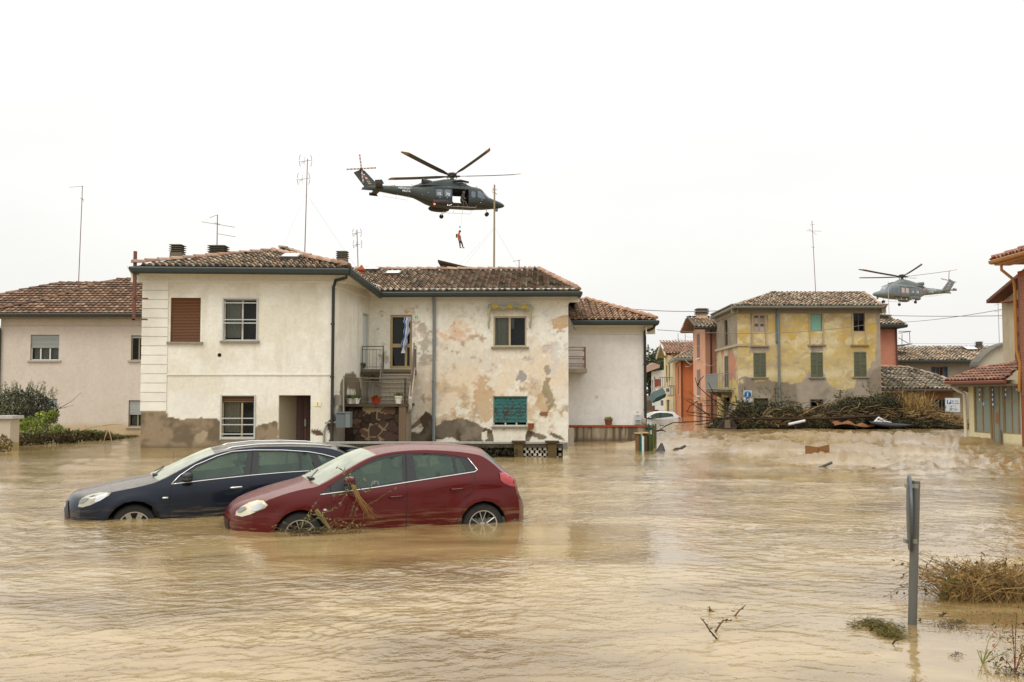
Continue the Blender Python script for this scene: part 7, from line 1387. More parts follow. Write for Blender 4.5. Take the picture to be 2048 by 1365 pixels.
for i, (a, b, r, cl, lab) in enumerate((((1560, 846), (1400, 834), .05, '#4a3826', 'dark pole sloping out of the left end of the driftwood'), ((1640, 850), (1672, 830), .035, '#9a8050', 'tan pole pointing up from the middle of the heap'), ((1655, 842), (1735, 822), .05, '#6b5236', 'brown log lying across the middle of the heap'), ((1690, 845), (1800, 826), .05, '#a28a5c', 'long tan log under the right green shutters'), ((1545, 820), (1640, 801), .02, '#7a643f', 'thin branch arching before the small barred window'), ((1600, 832), (1650, 808), .03, '#8c744c', 'short pale branch rising beside the barred window'))):
    m = MB(); p, q_ = atY(*a, 52.8), atY(*b, 54.0); m.tube([p, (p+q_)/2+(0, 0, .05), q_], [r, r*.85, r*.5], 7, col=C(cl)); one('log', m, vrough, lab, 'log', p, 'logs on the driftwood heap')
T = thing('reed_clump', 'tall tan clump of broken reeds standing at the right of the heap', 'reeds', atY(1825, 830, 54)); m = MB()
for i in range(420):
    b0 = atY(rg.uniform(1800, 1860), rg.uniform(822, 850), 53.5+rg.uniform(-.6, .6)); t = np.array([rg.normal(-.1, .35), rg.normal(0, .2), 1.])*rg.uniform(.4, 1.35); q = b0+t
    if i % 3 == 0: q = b0+np.array([rg.uniform(.4, 2.2), rg.normal(0, .2), rg.uniform(-.4, .15)]); q[2] = max(q[2], .05)
    m.tube([b0, (b0+q)/2+rg.normal(size=3)*.07+(0, 0, .08), q], [.016, .013, .005], 4, cap=False, col=[C('#a3834c'), C('#8a6c3c'), C('#bb9c62'), C('#6f5733')][rg.randint(4)]*rg.uniform(.7, 1.1))
m.build('reeds', vrough, T)
m = MB(); a, b = atY(1577, 849, 52.2), atY(1610, 841.5, 52.2); m.tube([a, b], .07, 10, col=C('#d5d6d6')); one('white_pipe', m, vpaint, 'white plastic pipe lying on the water edge of the heap', 'pipe', a)
m = MB(); k = C('#d9dadb'); Y = 52.1
for q_ in (((1748, 846), (1757, 835)), ((1757, 835), (1768, 843)), ((1768, 843), (1782, 846)), ((1748, 847), (1782, 848)), ((1752, 842), (1764, 848)), ((1757, 836), (1770, 848)), ((1762, 838), (1774, 847)), ((1750, 844), (1766, 841))): m.tube([atY(*q_[0], Y), atY(*q_[1], Y+.15)], .045, 6, col=k)
m.prism([atY(1748, 845, Y), atY(1760, 842, Y), atY(1780, 846, Y+.3), atY(1766, 850, Y)], (0, .3, .03), col=k); one('plastic_chair', m, vpaint, 'overturned white plastic chair stranded on the driftwood', 'chair', atY(1765, 845, Y))
m = MB(); G = []
for i in range(18):
    t = i/17; G.append([atY(1735+85*t, 846+6*math.sin(t*2.5)-0*t, 51.6)+np.array([0, .5*math.sin(a), .16*math.cos(a)*math.sin(math.pi*min(1, t+.05))**.5]) for a in np.linspace(-2, 2, 9)])
m.grid(np.array(G), col=None); m.c = [(.012, .011, .01)]*len(m.v); one('black_tarpaulin', m, vpaint, 'black tarpaulin trailing below the white plastic chair', 'tarpaulin', atY(1780, 850, 51.6), smooth=True)
m = MB(); G = []
for i in range(24):
    t = i/23; G.append([atY(1664+80*t, 851-3*math.sin(t*6), 51.9)+np.array([0, .4*math.sin(a), (.13+.07*math.sin(t*19))*math.cos(a)]) for a in np.linspace(-1.6, 1.6, 7)])
m.grid(np.array(G)); m.c = [tuple(C('#7d5234')*(.7+.5*((i*37) % 10)/10)) for i in range(len(m.v))]; one('rusty_sheet', m, vrough, 'crumpled rust-brown sheet at the water edge of the driftwood', 'sheet', atY(1700, 850, 51.9), smooth=True)
m = MB(); a = atY(1437, 857, 52.0); m.prism([a, a+(.25, 0, .38), a+(.75, .1, .5), a+(1.0, .1, .1), a+(.9, 0, -.1)], (0, .6, .05), col=C('#3a3129')); m.prism([a+(.3, -.02, .0), a+(.34, -.02, .42), a+(.6, -.02, .46), a+(.62, -.02, 0)], (0, .02, 0), col=C('#6b5f50')); one('broken_crate', m, vrough, 'broken dark crate at the left tip of the driftwood', 'crate', a)
m = MB(); G = []
for i in range(10):
    t = i/9; G.append([atY(1463-14*t+q_*7, 812+34*t, 53.2)+np.array([0, .05*math.sin(q_*5+t*4), 0]) for q_ in np.linspace(-.6, .9, 6)])
m.grid(np.array(G), col=None); m.c = [tuple(C('#8f8a7c')*(.8+.3*((i*13) % 7)/7)) for i in range(len(m.v))]; one('grey_cloth', m, vrough, 'torn grey cloth hanging below the iron balcony', 'cloth', atY(1460, 830, 53.2), smooth=True)

# ------------------------------------------------------------------ things floating in the flood
m = MB(); Y = 28.0; a = atY(1615, 909, Y); b = atY(1659, 908, Y); w_ = b[0]-a[0]; h_ = .10
m.prism([(a[0], Y, -.04), (a[0], Y, h_+.10), (a[0]+w_*.45, Y-.1, h_+.06), (b[0], Y, h_+.13), (b[0], Y, -.02), (a[0]+w_*.45, Y-.1, -.03)], (0, .22, 0), col=C('#7d5428')); m.box(a[0]+w_*.44, Y-.11, -.04, a[0]+w_*.46, Y+.1, h_+.04, col=C('#4a3018')); m.v = [(q[0], q[1], q[2]+.17) for q in m.v]; one('floating_board', m, mat('wet_wood', vcol=True, rough=.5, var=.3, vscale=5, anis=(.3, 1, 4)), 'brown wooden board floating above the churning hole', 'board', (a[0], Y, 0))
m = MB(); a = atZ(1636, 937, -.02); b = atY(1664, 925.5, a[1]-.2); m.tube([a-(b-a)*.3, b], .035, 10, col=C('#4b4c49')); one('grey_post', m, vpaint, 'short grey metal post slanting out of the churning water', 'post', a)
TR = thing('triangular_sign', 'dark grey triangular road sign back sticking out of the water beside the gate', 'sign', atZ(1320, 903)); Y = atZ(1320, 903)[1]; m = MB(); m.cur = C('#4f5457'); P0 = [atY(1311, 905, Y), atY(1331, 905, Y), atY(1324.5, 887, Y), atY(1322.5, 886.5, Y)]; m.prism(P0, (0, .02, 0)); m.build('plate', vpaint, TR)
m = MB(); m.cur = C('#2f3335'); m.tube([P0[0], P0[3]], .014, 5); m.tube([P0[1], P0[2]], .014, 5); m.build('rim', vpaint, TR)
m = MB(); a = atZ(1345, 903, 0); Y = a[1]; m.prism([atY(1342, 904, Y), atY(1350, 896.5, Y), atY(1358, 895.5, Y), atY(1354, 903, Y)], (0, .05, 0), col=C('#5b4b30')); m.prism([atY(1353, 903, Y), atY(1372, 892.5, Y), atY(1374, 893, Y), atY(1357, 903.5, Y)], (0, .3, .02), col=C('#3a342c')); one('floating_plank', m, vrough, 'broken planks sticking up beside the triangular sign', 'plank', a)
m = MB(); a = atY(1313, 862.5, 47); m.tube([a, a+(.25, 0, .04), a+(.45, 0, -.02)], [.05, .04, .02], 6, col=C('#2c261d')); one('drifting_stick', m, vrough, 'dark stick drifting near the end of the long bough', 'stick', a)
rg = np.random.RandomState(9)
def floater(name, lab, cat, Bs, cols, leaf=0, lc=('#55502a', '#3c3a1e'), ls=.02, r=.008, Y=None, clouds=()):
    T = thing(name, lab, cat, atZ(*Bs[0][0])); m = MB()
    for B in Bs:
        Yb = atZ(*B[0])[1]; P_ = [atY(px_, py_, Yb) for px_, py_ in B]; P_[0] = P_[0]-(0, 0, .02); m.tube(P_, list(np.linspace(r, r*.4, len(P_))), 6, col=C(cols[rg.randint(len(cols))]))
        for i in range(leaf):
            k = rg.randint(len(P_)-1); b = P_[k]+(P_[k+1]-P_[k])*rg.rand(); a = rg.normal(size=3); a[2] = abs(a[2])*.5; a /= np.linalg.norm(a); c = np.cross(a, rg.normal(size=3)); c /= np.linalg.norm(c); s = ls*rg.uniform(.6, 1.3); m.add([b, b+a*s+c*s*.4, b+a*s*2, b+a*s-c*s*.4], [[0, 1, 2, 3]], col=C(lc[rg.randint(len(lc))]))
    for (px_, py_, rx, ry, n) in clouds:
        c = atZ(px_, py_)
        for i in range(n):
            b = c+np.array([rg.normal()*rx*.5, rg.normal()*ry*.5, rg.uniform(0, .03)]); a = rg.normal(size=3)*(1, 1, .35); a *= ls*2.2/np.linalg.norm(a); m.tube([b, b+a*.5+(0, 0, .004), b+a], [.0016, .0014, .0006], 3, cap=False, col=C(lc[rg.randint(len(lc))])*rg.uniform(.7, 1.2))
    m.build('stems', vrough, T); return T
floater('floating_branch', 'forked dead branch with withered leaves drifting in the open foreground water', 'branch', [[(1438, 1278), (1420, 1262), (1409, 1245), (1401, 1236)], [(1427, 1266), (1438, 1252), (1447, 1241), (1462, 1242)], [(1447, 1241), (1454, 1238)]], ['#4a3a24', '#5c4a30'], 9, ls=.016)
floater('floating_twig', 'small leafy twig poking up behind the forked branch', 'twig', [[(1408, 1224), (1422, 1221), (1442, 1228)], [(1419, 1224), (1419.5, 1213)]], ['#8a6a3c', '#4a3a24'], 8, ls=.013, lc=('#5f6a2c', '#4a3a20')); floater('floating_stick', 'single thin stick rising from the water right of the leafy twig', 'stick', [[(1466, 1232), (1478, 1222), (1492, 1210)], [(1466, 1223), (1470, 1222)]], ['#6a4a34'], 4, ls=.013)
floater('weed_mat', 'brown-green mat of floating weeds beside the foreground pole', 'weeds', [[(1780, 1290), (1790, 1282), (1800, 1280)], [(1735, 1262), (1750, 1252), (1760, 1256)]], ['#3c3020'], 6, lc=('#5a5228', '#6f6434', '#40381c', '#7c7038'), ls=.02, clouds=[(1755, 1252, .16, .18, 420), (1775, 1262, .14, .14, 320), (1790, 1275, .10, .10, 260), (1770, 1272, .07, .09, 160), (1735, 1250, .07, .07, 120), (1710, 1256, .04, .05, 60)])
floater('pole_branch', 'wet forked branch caught round the foot of the foreground pole', 'branch', [[(1822, 1232), (1832, 1242), (1845, 1242), (1862, 1238), (1880, 1233), (1893, 1226)], [(1880, 1233), (1888, 1224)], [(1834, 1242), (1842, 1238)]], ['#3f3324', '#57482f'], 3, r=.014, lc=('#4a3a28', '#2c241a'), ls=.012)
floater('seed_scum', 'scatter of dark seeds and bits floating right of the pole', 'weeds', [[(1885, 1258), (1892, 1257)]], ['#3c3020'], 4, lc=('#4a3f2c', '#6a5c42', '#2c241a'), ls=.006, clouds=[(1960, 1230, .25, .12, 120), (1990, 1275, .2, .15, 90), (2030, 1350, .2, .1, 260), (1900, 1255, .13, .12, 260), (1916, 1246, .10, .08, 140), (1912, 1314, .05, .04, 70), (2000, 1315, .12, .06, 60), (1860, 1215, .2, .1, 60)])
# dry bush
T = thing('dry_bush', 'wide drooping bush of dry brown weeds lying in the shallow foreground water', 'bush', atZ(1960, 1195)); m = MB(); rg = np.random.RandomState(21)
for i in range(900):
    t = rg.rand(); b0 = atZ(1893+180*rg.rand(), 1200-8*rg.rand()+rg.uniform(-24, 9)); ang = rg.normal(-.05, .75); hgt = rg.uniform(.07, .31)*(1-.45*abs((b0[0]-4.25)/.55)**1.5 if abs(b0[0]-4.25) < .55 else .5); d = np.array([math.sin(ang)*.38+rg.normal()*.05, rg.normal()*.12, hgt]); q_ = b0+d
    cc = [C('#85683f'), C('#9c7c4a'), C('#664f2f'), C('#b0915a'), C('#75613a')][rg.randint(5)]*rg.uniform(.7, 1.2); mid = (b0+q_)/2+np.array([rg.normal()*.02, 0, .05]); tip = q_+np.array([math.sin(ang)*.12, 0, -rg.uniform(.0, .1)])
    m.tube([b0-(0, 0, .03), mid, q_, tip], [.0035, .003, .0022, .001], 3, cap=False, col=cc)
    for _ in range(2): s = q_+(tip-q_)*rg.rand()+rg.normal(size=3)*.012; a = rg.normal(size=3)*.011; c = rg.normal(size=3)*.006; m.add([s-a, s+c, s+a, s-c], [[0, 1, 2, 3]], col=cc*rg.uniform(.4, 1.0))
for i in range(160): c = atZ(1880+rg.rand()*50, 1188+rg.rand()*12); q_ = c+np.array([rg.uniform(-.05, .12), 0, rg.uniform(.03, .22)]); m.tube([c, q_], [.003, .001], 3, cap=False, col=C('#6f6a34'))
m.build('stems', vrough, T)
def sedge(lab, px_, py_, blades, rr, cols):
    b0 = atZ(px_, py_); T = thing('sedge_plant', lab, 'plant', b0, 'plants at the lower right corner'); m = MB()
    for k, (tx, ty, bend) in enumerate(blades):
        q_ = atY(tx, ty, b0[1]+rr.normal()*.03); mid = (b0+q_)/2+np.array([bend*.03, 0, .05]); sd = np.array([.004, 0, 0]); P_ = [b0, mid, q_]; c = C(cols[k % len(cols)])
        for a, b in zip(P_[:-1], P_[1:]): m.add([a-sd, a+sd, b+sd*.6, b-sd*.6], [[0, 1, 2, 3]], col=c)
        m.tube([b0, mid, q_], [.003, .002, .001], 4, col=c*.8)
    m.build('blades', leafm, T); return T, b0
sedge('thin green grass plant with arching blades right of the pole', 1965, 1328, [(1958, 1306, 0), (1962, 1303, -1), (1970, 1300, 1), (1976, 1312, 1), (1980, 1309, 1), (1990, 1266, 0), (2009, 1300, 4), (1973, 1316, 1), (2000, 1264, 2), (1984, 1304, 0)], rg, ['#7c8a34', '#94903c', '#6a7a30', '#a08a4a'])
T, b0 = sedge('red-stemmed weed with orange leaves at the right frame edge', 2030, 1345, [(2025, 1258, 0), (2033, 1230, 0), (2045, 1275, 2), (2040, 1290, 1), (2014, 1330, -1), (2055, 1260, 1)], rg, ['#7a3a2c', '#6a4a2c', '#8a5a30'])
m = MB()
for i in range(500):
    b = b0+np.array([rg.uniform(-.12, .2), rg.uniform(-.1, .1), 0]); h = rg.rand()**1.5*.42; p = b+np.array([rg.normal()*.03, 0, h]); a = rg.normal(size=3)*.009; c = rg.normal(size=3)*.004; m.add([p-a, p+c, p+a, p-c], [[0, 1, 2, 3]], col=[C('#7c7a38'), C('#5a5a2c'), C('#8a5a34'), C('#8a7a3c'), C('#4a3a24')][rg.randint(5) if h < .2 else rg.choice([1, 4, 2])])
m.build('leaves', leafm, T)
# branches draped on the red car
def spray(m, pts, r, n, ls, cols, rg, stem='#6a5638'):
    m.tube(pts, list(np.linspace(r, r*.3, len(pts))), 5, col=C(stem))
    for i in range(n):
        t = rg.uniform(.1, .99)*(len(pts)-1); k = int(t); b = pts[k]+(pts[k+1]-pts[k])*(t-k); d = pts[k+1]-pts[k]; d /= np.linalg.norm(d); a = d*.8+rg.normal(size=3)*.55; a /= np.linalg.norm(a); c = np.cross(a, rg.normal(size=3)); c /= np.linalg.norm(c); s = ls*rg.uniform(.7, 1.3)
        m.add([b, b+a*s+c*s*.28, b+a*s*2, b+a*s-c*s*.28], [[0, 1, 2, 3]], col=C(cols[rg.randint(len(cols))])*rg.uniform(.7, 1.2))
rg = np.random.RandomState(31); YD = lambda px_: 13.2+(px_-604)/(969-604)*.85-.12
A_ = lambda px_, py_, o=0: atY(px_, py_, YD(px_)+o)
LC = ('#77784a', '#8d8c62', '#5a5c34', '#9a9a78', '#4a4a2c')
T = thing('draped_branch', 'willow branch with small leaves hanging over the door mirror of the red car', 'branch', A_(706, 950)); m = MB()
for B in ([(690, 935), (688, 948), (692, 960), (697, 972)], [(705, 940), (697, 950), (700, 962)], [(697, 972), (690, 988), (666, 990)], [(700, 975), (684, 1003), (681, 1008)], [(709, 975), (728, 958), (735, 962)], [(715, 975), (732, 985), (748, 968)], [(735, 1010), (755, 1000), (775, 985), (791, 978)], [(712, 1000), (704, 1020), (700, 1036), (706, 1012)], [(700, 965), (708, 985), (716, 1010), (710, 1030)], [(697, 955), (684, 940), (672, 934)]): spray(m, [A_(px_, py_, -.12) for px_, py_ in B], .005, 26, .017, LC, rg)
for i in range(20): o = rg.uniform(-6, 6); spray(m, [A_(706+o*.8, 970, -.16), A_(716+o, 993, -.16), A_(735+o*1.4, 1020+rg.uniform(-6, 6), -.14), A_(745+o*3.2, 1036+rg.uniform(-10, 14), -.12)], .003, 3, .012, ('#8a7040', '#a08850'), rg, rg.choice(['#8a6c3c', '#6f5630', '#a08450']))
m.build('stems', vrough, T)
T = thing('wheel_branch', 'leafy broken branch caught against the front wheel of the red car', 'branch', A_(640, 1060)); m = MB()
for B in ([(570, 1066), (600, 1058), (640, 1056), (690, 1060), (742, 1066)], [(585, 1062), (610, 1040), (622, 1020), (640, 997)], [(620, 1030), (645, 1028), (672, 1016)], [(640, 1058), (665, 1045), (682, 1040), (704, 1050)], [(690, 1060), (700, 1050), (708, 1042)], [(600, 1062), (618, 1036), (628, 1008)], [(590, 1064), (640, 1062), (700, 1064), (730, 1062)], [(640, 1058), (660, 1062), (686, 1068)], [(610, 1050), (640, 1034), (660, 1040)]):
    spray(m, [A_(px_, py_, -.16-rg.uniform(0, .15)) for px_, py_ in B], .006, 60, .016, LC, rg)
m.build('stems', vrough, T); m = MB()
for i in range(26): a = A_(rg.uniform(572, 735), rg.uniform(1054, 1067), -.25); spray(m, [a, a+rg.normal(size=3)*(.12, .05, .03)+(0, 0, .03), a+rg.normal(size=3)*(.2, .06, .05)+(0, 0, .02)], .003, 12, .014, LC, rg)
for i in range(60): a = A_(rg.uniform(570, 650), rg.uniform(1058, 1068), -.28); m.tube([a, a+rg.normal(size=3)*(.12, .05, .02)], .003, 3, cap=False, col=C('#3c3020'))
tag(m.build('leaf_litter', vrough), 'matted leaves and twigs floating at the front wheel of the red car', 'litter', kind='stuff'); m = MB(); m.tube([A_(632, 1020, -.2), A_(645, 1038, -.22), A_(661, 1062, -.22)], [.028, .03, .02], 8, col=C('#7a7048')); m.build('broken_limb', vrough, T)
m = MB(); b = bpy.data.objects['blue_estate_car'].location; spray(m, [atY(348, 925, 16.0), atY(347, 910, 16.0), atY(345, 900, 16.0)], .004, 2, .012, ('#6a4a34',), rg, '#6a3a2c'); spray(m, [atY(338, 932, 16.0), atY(352, 926, 16.0), atY(358, 921, 16.0)], .004, 6, .014, ('#4a3a2c',), rg, '#5a3a2c'); one('bonnet_twig', m, vrough, 'thin twig lodged by the windscreen of the blue car', 'twig', atY(348, 925, 16))
# ------------------------------------------------------------------ people
FAT = 1.22
def figure(name, label, cat, loc, J, cols, parent=None, helmet=None, rot=0.):
    """J: list of (xyz, radius, parent index, colour key); one continuous skinned body"""
    me = bpy.data.meshes.new(name); me.from_pydata([j[0] for j in J], [(i, j[2]) for i, j in enumerate(J) if j[2] is not None], [])
    tmp = bpy.data.objects.new('tmp', me); SC.collection.objects.link(tmp); md = tmp.modifiers.new('s', 'SKIN')
    for i, j in enumerate(J): me.skin_vertices[0].data[i].radius = (j[1]*FAT, j[1]*FAT) if not hasattr(j[1], '__len__') else (j[1][0]*FAT, j[1][1]*FAT); me.skin_vertices[0].data[i].use_root = (i == 0)
    tmp.modifiers.new('d', 'SUBSURF').levels = 2; tmp.modifiers['d'].render_levels = 2
    dg = bpy.context.evaluated_depsgraph_get(); dg.update(); m2 = bpy.data.meshes.new_from_object(tmp.evaluated_get(dg)); bpy.data.objects.remove(tmp)
    V = np.array([v.co[:] for v in m2.vertices]); JP = np.array([j[0] for j in J]); keys = [j[3] for j in J]
    idx = np.linalg.norm(V[:, None]-JP[None], axis=2).argmin(1); ca = m2.color_attributes.new('Col', 'FLOAT_COLOR', 'POINT'); cc = np.ones((len(V), 4), np.float32); cc[:, :3] = [C(cols[keys[i]]) for i in idx]; ca.data.foreach_set('color', cc.ravel())
    m2.polygons.foreach_set('use_smooth', [True]*len(m2.polygons)); m2.materials.clear(); m2.materials.append(vpaint)
    o = bpy.data.objects.new(name, m2); SC.collection.objects.link(o); o.location = [float(q) for q in loc]; o.rotation_euler = (0, 0, rot); o['w'] = list(map(float, loc))
    tag(o, label, cat)
    if helmet:
        h = MB(); ellipsoid(h, helmet[0], helmet[1]); h.cur = (1, 1, 1); hb = h.build('helmet', mat('helmet', C('#4b5354'), rough=.35), o, True, origin=Z0_)
    return o

# ------------------------------------------------------------------ helicopters
ST = np.array([  # x, top, bottom, half width, exponent
    (5.18, -.33, -.37, .02, 2), (5.08, -.20, -.48, .16, 2), (4.8, -.04, -.58, .36, 2), (4.4, .07, -.64, .55, 2.1), (3.9, .20, -.68, .74, 2.3), (3.5, .34, -.72, .88, 2.4), (3.25, .55, -.75, .95, 2.5), (3.0, .86, -.78, 1.0, 2.6), (2.75, 1.10, -.79, 1.04, 2.7), (2.4, 1.22, -.8, 1.08, 2.8),
    (2.0, 1.25, -.82, 1.1, 3.2), (1.35, 1.25, -.82, 1.12, 3.4), (.55, 1.25, -.82, 1.12, 3.4), (-.25, 1.25, -.82, 1.12, 3.4), (-1.2, 1.25, -.80, 1.1, 3.2), (-1.9, 1.23, -.74, 1.03, 3.0), (-2.6, 1.18, -.55, .88, 2.7), (-3.2, 1.13, -.28, .72, 2.4), (-3.8, 1.10, -.03, .56, 2.2), (-5.0, 1.06, .13, .42, 2.1), (-6.4, 1.02, .32, .31, 2.1), (-7.6, .98, .46, .20, 2), (-8.5, .80, .58, .08, 2), (-8.7, .70, .62, .01, 2)])
fus_m = mat('grey_green_paint', C('#39413f'), rough=.5, var=.14, vscale=2.2, spec=.4); fus_b = mat('belly_paint', C('#2a2620'), rough=.6, var=.25, vscale=2.5); blade_m = mat('rotor_blade', vcol=True, rough=.6, var=.12); hwin = mat('cabin_window', C('#5d6874'), rough=.08, var=.15, vscale=1.5, coat=.5)
def helicopter(name, label, loc, rz, roll, phase):
    T = thing(name, label, 'helicopter', loc, 'military rescue helicopters'); T.rotation_euler = (roll, 0, rz)
    xs = np.array(sorted(set(list(np.round(np.linspace(-8.7, 5.18, 58), 3))+[1.35, -.25, 2.0, 3.3, 2.85, 5.12, 5.0])))
    g = lambda k, x: np.interp(x, ST[::-1, 0], ST[::-1, k])
    def S(x, z): t, b = g(1, x), g(2, x); f_ = np.clip((z-b)/(t-b+1e-6), 0.0, 1); p = g(4, x); return g(3, x)*np.clip(1-np.abs(2*f_-1)**p, 0, 1)**(1/p)
    fl = np.array([0, .015, .05, .10, .18, .27, .36, .45, .55, .65, .75, .83, .90, .95, .985, 1.0]); nf_ = len(fl); G = np.zeros((len(xs), 2*nf_, 3))
    for i, x in enumerate(xs):
        t, b, hw_, p = g(1, x), g(2, x), g(3, x), g(4, x)
        for k, f_ in enumerate(fl):
            y = hw_*max(0, 1-abs(2*f_-1)**p)**(1/p); z = b+(t-b)*f_; G[i, k] = (x, y, z); G[i, 2*nf_-1-k] = (x, -y, z)
    bd = MB(); wsd = MB(); ff = []; wf = []; nn = 2*nf_; mi = []
    for i in range(len(xs)-1):
        xm = (xs[i]+xs[i+1])/2
        for k in range(nn):
            k2 = (k+1) % nn; kk = k if k < nf_-1 else (nn-2-k if k >= nf_ and k < nn-1 else -1); fm = (fl[kk]+fl[kk+1])/2 if 0 <= kk < nf_-1 else None
            if fm is not None and -.25 < xm < 1.35 and .10 < fm < .75: continue
            q = [i*nn+k, i*nn+k2, (i+1)*nn+k2, (i+1)*nn+k]
            if 2.9 < xm < 3.55 and ((fm is not None and fm > .62) or fm is None and k == nf_-1) and not (fm is not None and .62 < fm < .7 and xm > 3.3): wf.append(q)
            else: ff.append(q); mi.append(1 if ((fm is None and k != nf_-1) or (fm is not None and fm < .14)) else 0)
    bd.add(G.reshape(-1, 3), ff); bd.m = mi
    body = bd.build('fuselage', [fus_m, fus_b], T, 'auto', origin=Z0_); wsd.add(G.reshape(-1, 3), wf); wsd.build('windscreen', hwin, T, True, origin=Z0_)
    # engine cowling
    c = MB(); ck = [(2.3, 1.18, .3), (1.9, 1.33, .5), (1.4, 1.52, .66), (.9, 1.78, .74), (.45, 1.98, .72), (-.2, 2.02, .74), (-.9, 1.93, .86), (-1.6, 1.76, .88), (-2.3, 1.62, .84), (-2.9, 1.55, .74), (-3.4, 1.30, .5), (-3.9, 1.12, .3)]
    G = np.array([[(x, w_*math.cos(a), 1.05+(h-1.05)*math.sin(a)**.7) for a in np.linspace(.001, math.pi-.001, 15)] for x, h, w_ in ck]); c.grid(G); c.build('engine_cowling', fus_m, T, 'auto', origin=Z0_)
    for sg in (1, -1):
        c = MB(); c.lathe((-2.2, sg*.52, 1.38), (-1, sg*.22, .12), [(.10, -.3), (.24, 0), (.25, .7), (.235, .9), (.20, .9), (.19, .5), (0, .5)], 14, col=(1, 1, 1)); c.build('exhaust', fus_m, T, 'auto', origin=Z0_)
    # cabin interior
    c = MB(); c.cur = (1, 1, 1); c.box(-1.9, -.98, -.66, 2.2, .98, -.6); c.box(-1.9, -.85, 1.0, 2.2, .85, 1.05); c.box(1.55, -1.0, -.6, 1.6, 1.0, 1.0); c.box(-.75, -1., -.6, -.7, 1., 1.0); c.box(-.7, -.3, -.6, -.3, .9, -.1); c.box(1.2, .25, -.6, 1.5, .9, .3); c.build('cabin_interior', mat('cabin_dark', (.02, .02, .022), rough=.9), T, origin=Z0_)
    def patch(nm, pl, mt, off, sides=(1, -1), step=.18):
        a, b = cdt(pl, [], step)
        for sg in sides: q = MB(); q.add(np.stack([a[:, 0], (S(a[:, 0], a[:, 1])+off)*sg, a[:, 1]], 1), [f if sg < 0 else f[::-1] for f in b]); q.build(nm, mt, T, True, origin=Z0_)
    def rr(x0, z0, x1, z1, r=.12): return [(x0+r, z0), (x1-r, z0), (x1, z0+r), (x1, z1-r), (x1-r, z1), (x0+r, z1), (x0, z1-r), (x0, z0+r)]
    for q_ in (rr(-1.82, -.08, -1.18, .62), rr(-1.02, -.08, -.36, .62)): patch('cabin_window', q_, hwin, .012)
    patch('cockpit_window', rr(1.60, -.02, 2.02, .62), hwin, .012); patch('cockpit_window', [(2.25, .66), (2.62, .62), (3.02, .0), (2.95, -.08), (2.38, -.02), (2.22, .1)], hwin, .012)
    # door outline, panel lines
    for sg in (1, -1):
        c = MB(); ring = [(-.25, -.6), (-.25, .72), (1.35, .72), (1.35, -.6), (-.25, -.6)]; c.tube([(x, (float(S(x, z))+.005)*sg, z) for x, z in ring], .025, 4); c.tube([(x, (float(S(x, .78))+.02)*sg, .78) for x in np.linspace(-2.0, 1.5, 9)], .022, 4)
        c.tube([(x, (float(S(x, -.2))+.004)*sg, -.2+.0*x) for x in (-1.95, -1.0, -.3)], .012, 4); c.tube([(-1.98, (float(S(-1.98, z))+.004)*sg, z) for z in (-.5, 0, .5, .8)], .012, 4); c.tube([(2.12, (float(S(2.12, z))+.004)*sg, z) for z in (-.5, 0, .5, .8)], .012, 4); c.build('door_frame', black, T, origin=Z0_)
    # fin, stabiliser
    c = MB(); P_ = [(-9.45, 2.12), (-8.85, 2.42), (-8.45, 2.36), (-7.15, 1.0), (-7.3, .5), (-8.2, .5), (-8.75, .52), (-8.45, .80)]
    c.prism([(x, .09, z) for x, z in P_], (0, -.18, 0)); c.build('tail_fin', fus_m, T, origin=Z0_)
    for sg in (1, -1):
        c = MB(); c.prism([(-6.75, sg*.2, .70), (-7.45, sg*.2, .70), (-7.62, sg*1.95, .70), (-7.05, sg*1.95, .70)], (0, 0, .07)); c.prism([(-6.9, sg*1.95, .55), (-7.75, sg*1.95, .60), (-7.75, sg*1.95, .88), (-7.1, sg*1.95, .95)], (0, sg*.05, 0)); c.build('stabiliser', fus_b, T, origin=Z0_)
    # emblem stripes on the fin, lettering
    c = MB()
    for sg in (1, -1):
        for k in range(6): c.box(-8.62+.10*k, sg*.092-.003, 2.02-.17*k-.12, -8.42+.12*k, sg*.092+.003, 2.02-.17*k, col=C('#c9c9c6') if k in (0, 2) else (C('#9c5a58') if k in (1, 3) else C('#a88a58')))
    c.build('fin_emblem', vpaint, T, origin=Z0_)
    T['w'] = [0, 0, 0]
    for sg in (1, -1):
        M = Matrix(((-sg, 0, 0), (0, 0, sg), (0, 1, 0))); d = .09*sg
        Mr = Matrix.Rotation(-sg*sg*0, 3, 'Z') @ M
        if sg < 0: M1 = Matrix.Rotation(.13, 3, 'Z') @ Matrix(((1, 0, 0), (0, 0, -1), (0, 1, 0)))
        else: M1 = Matrix.Rotation(-.13, 3, 'Z') @ Matrix(((-1, 0, 0), (0, 0, 1), (0, 1, 0)))
        for s_, zz, sz in (('AERONAUTICA', .70, .27), ('MILITARE', .44, .25)): text3(T, s_, (-4.45, sg*.535, zz), sz, '#c9ccca', rot=M1, bold=.008)
        M2 = Matrix(((-sg, 0, 0), (0, 0, sg), (0, 1, 0)))
        for s_, xx in ((('15', -1.55), ('70', -.7)) if sg < 0 else (('15', -.7), ('70', -1.55))): text3(T, s_, (xx, sg*1.15, .14), .40, '#d5d8da', rot=M2, bold=.01)
    c = MB(); c.lathe((-3.0, .74, .62), (-.28, 1, 0), [(0, .05), (.10, .05), (.10, .03)], 16, col=C('#c9c4b8')); c.lathe((-3.0, .74, .62), (-.28, 1, 0), [(.1, .045), (.24, .045), (.24, .0)], 16, col=C('#a5402a')); c.build('roundel', vpaint, T, origin=Z0_)
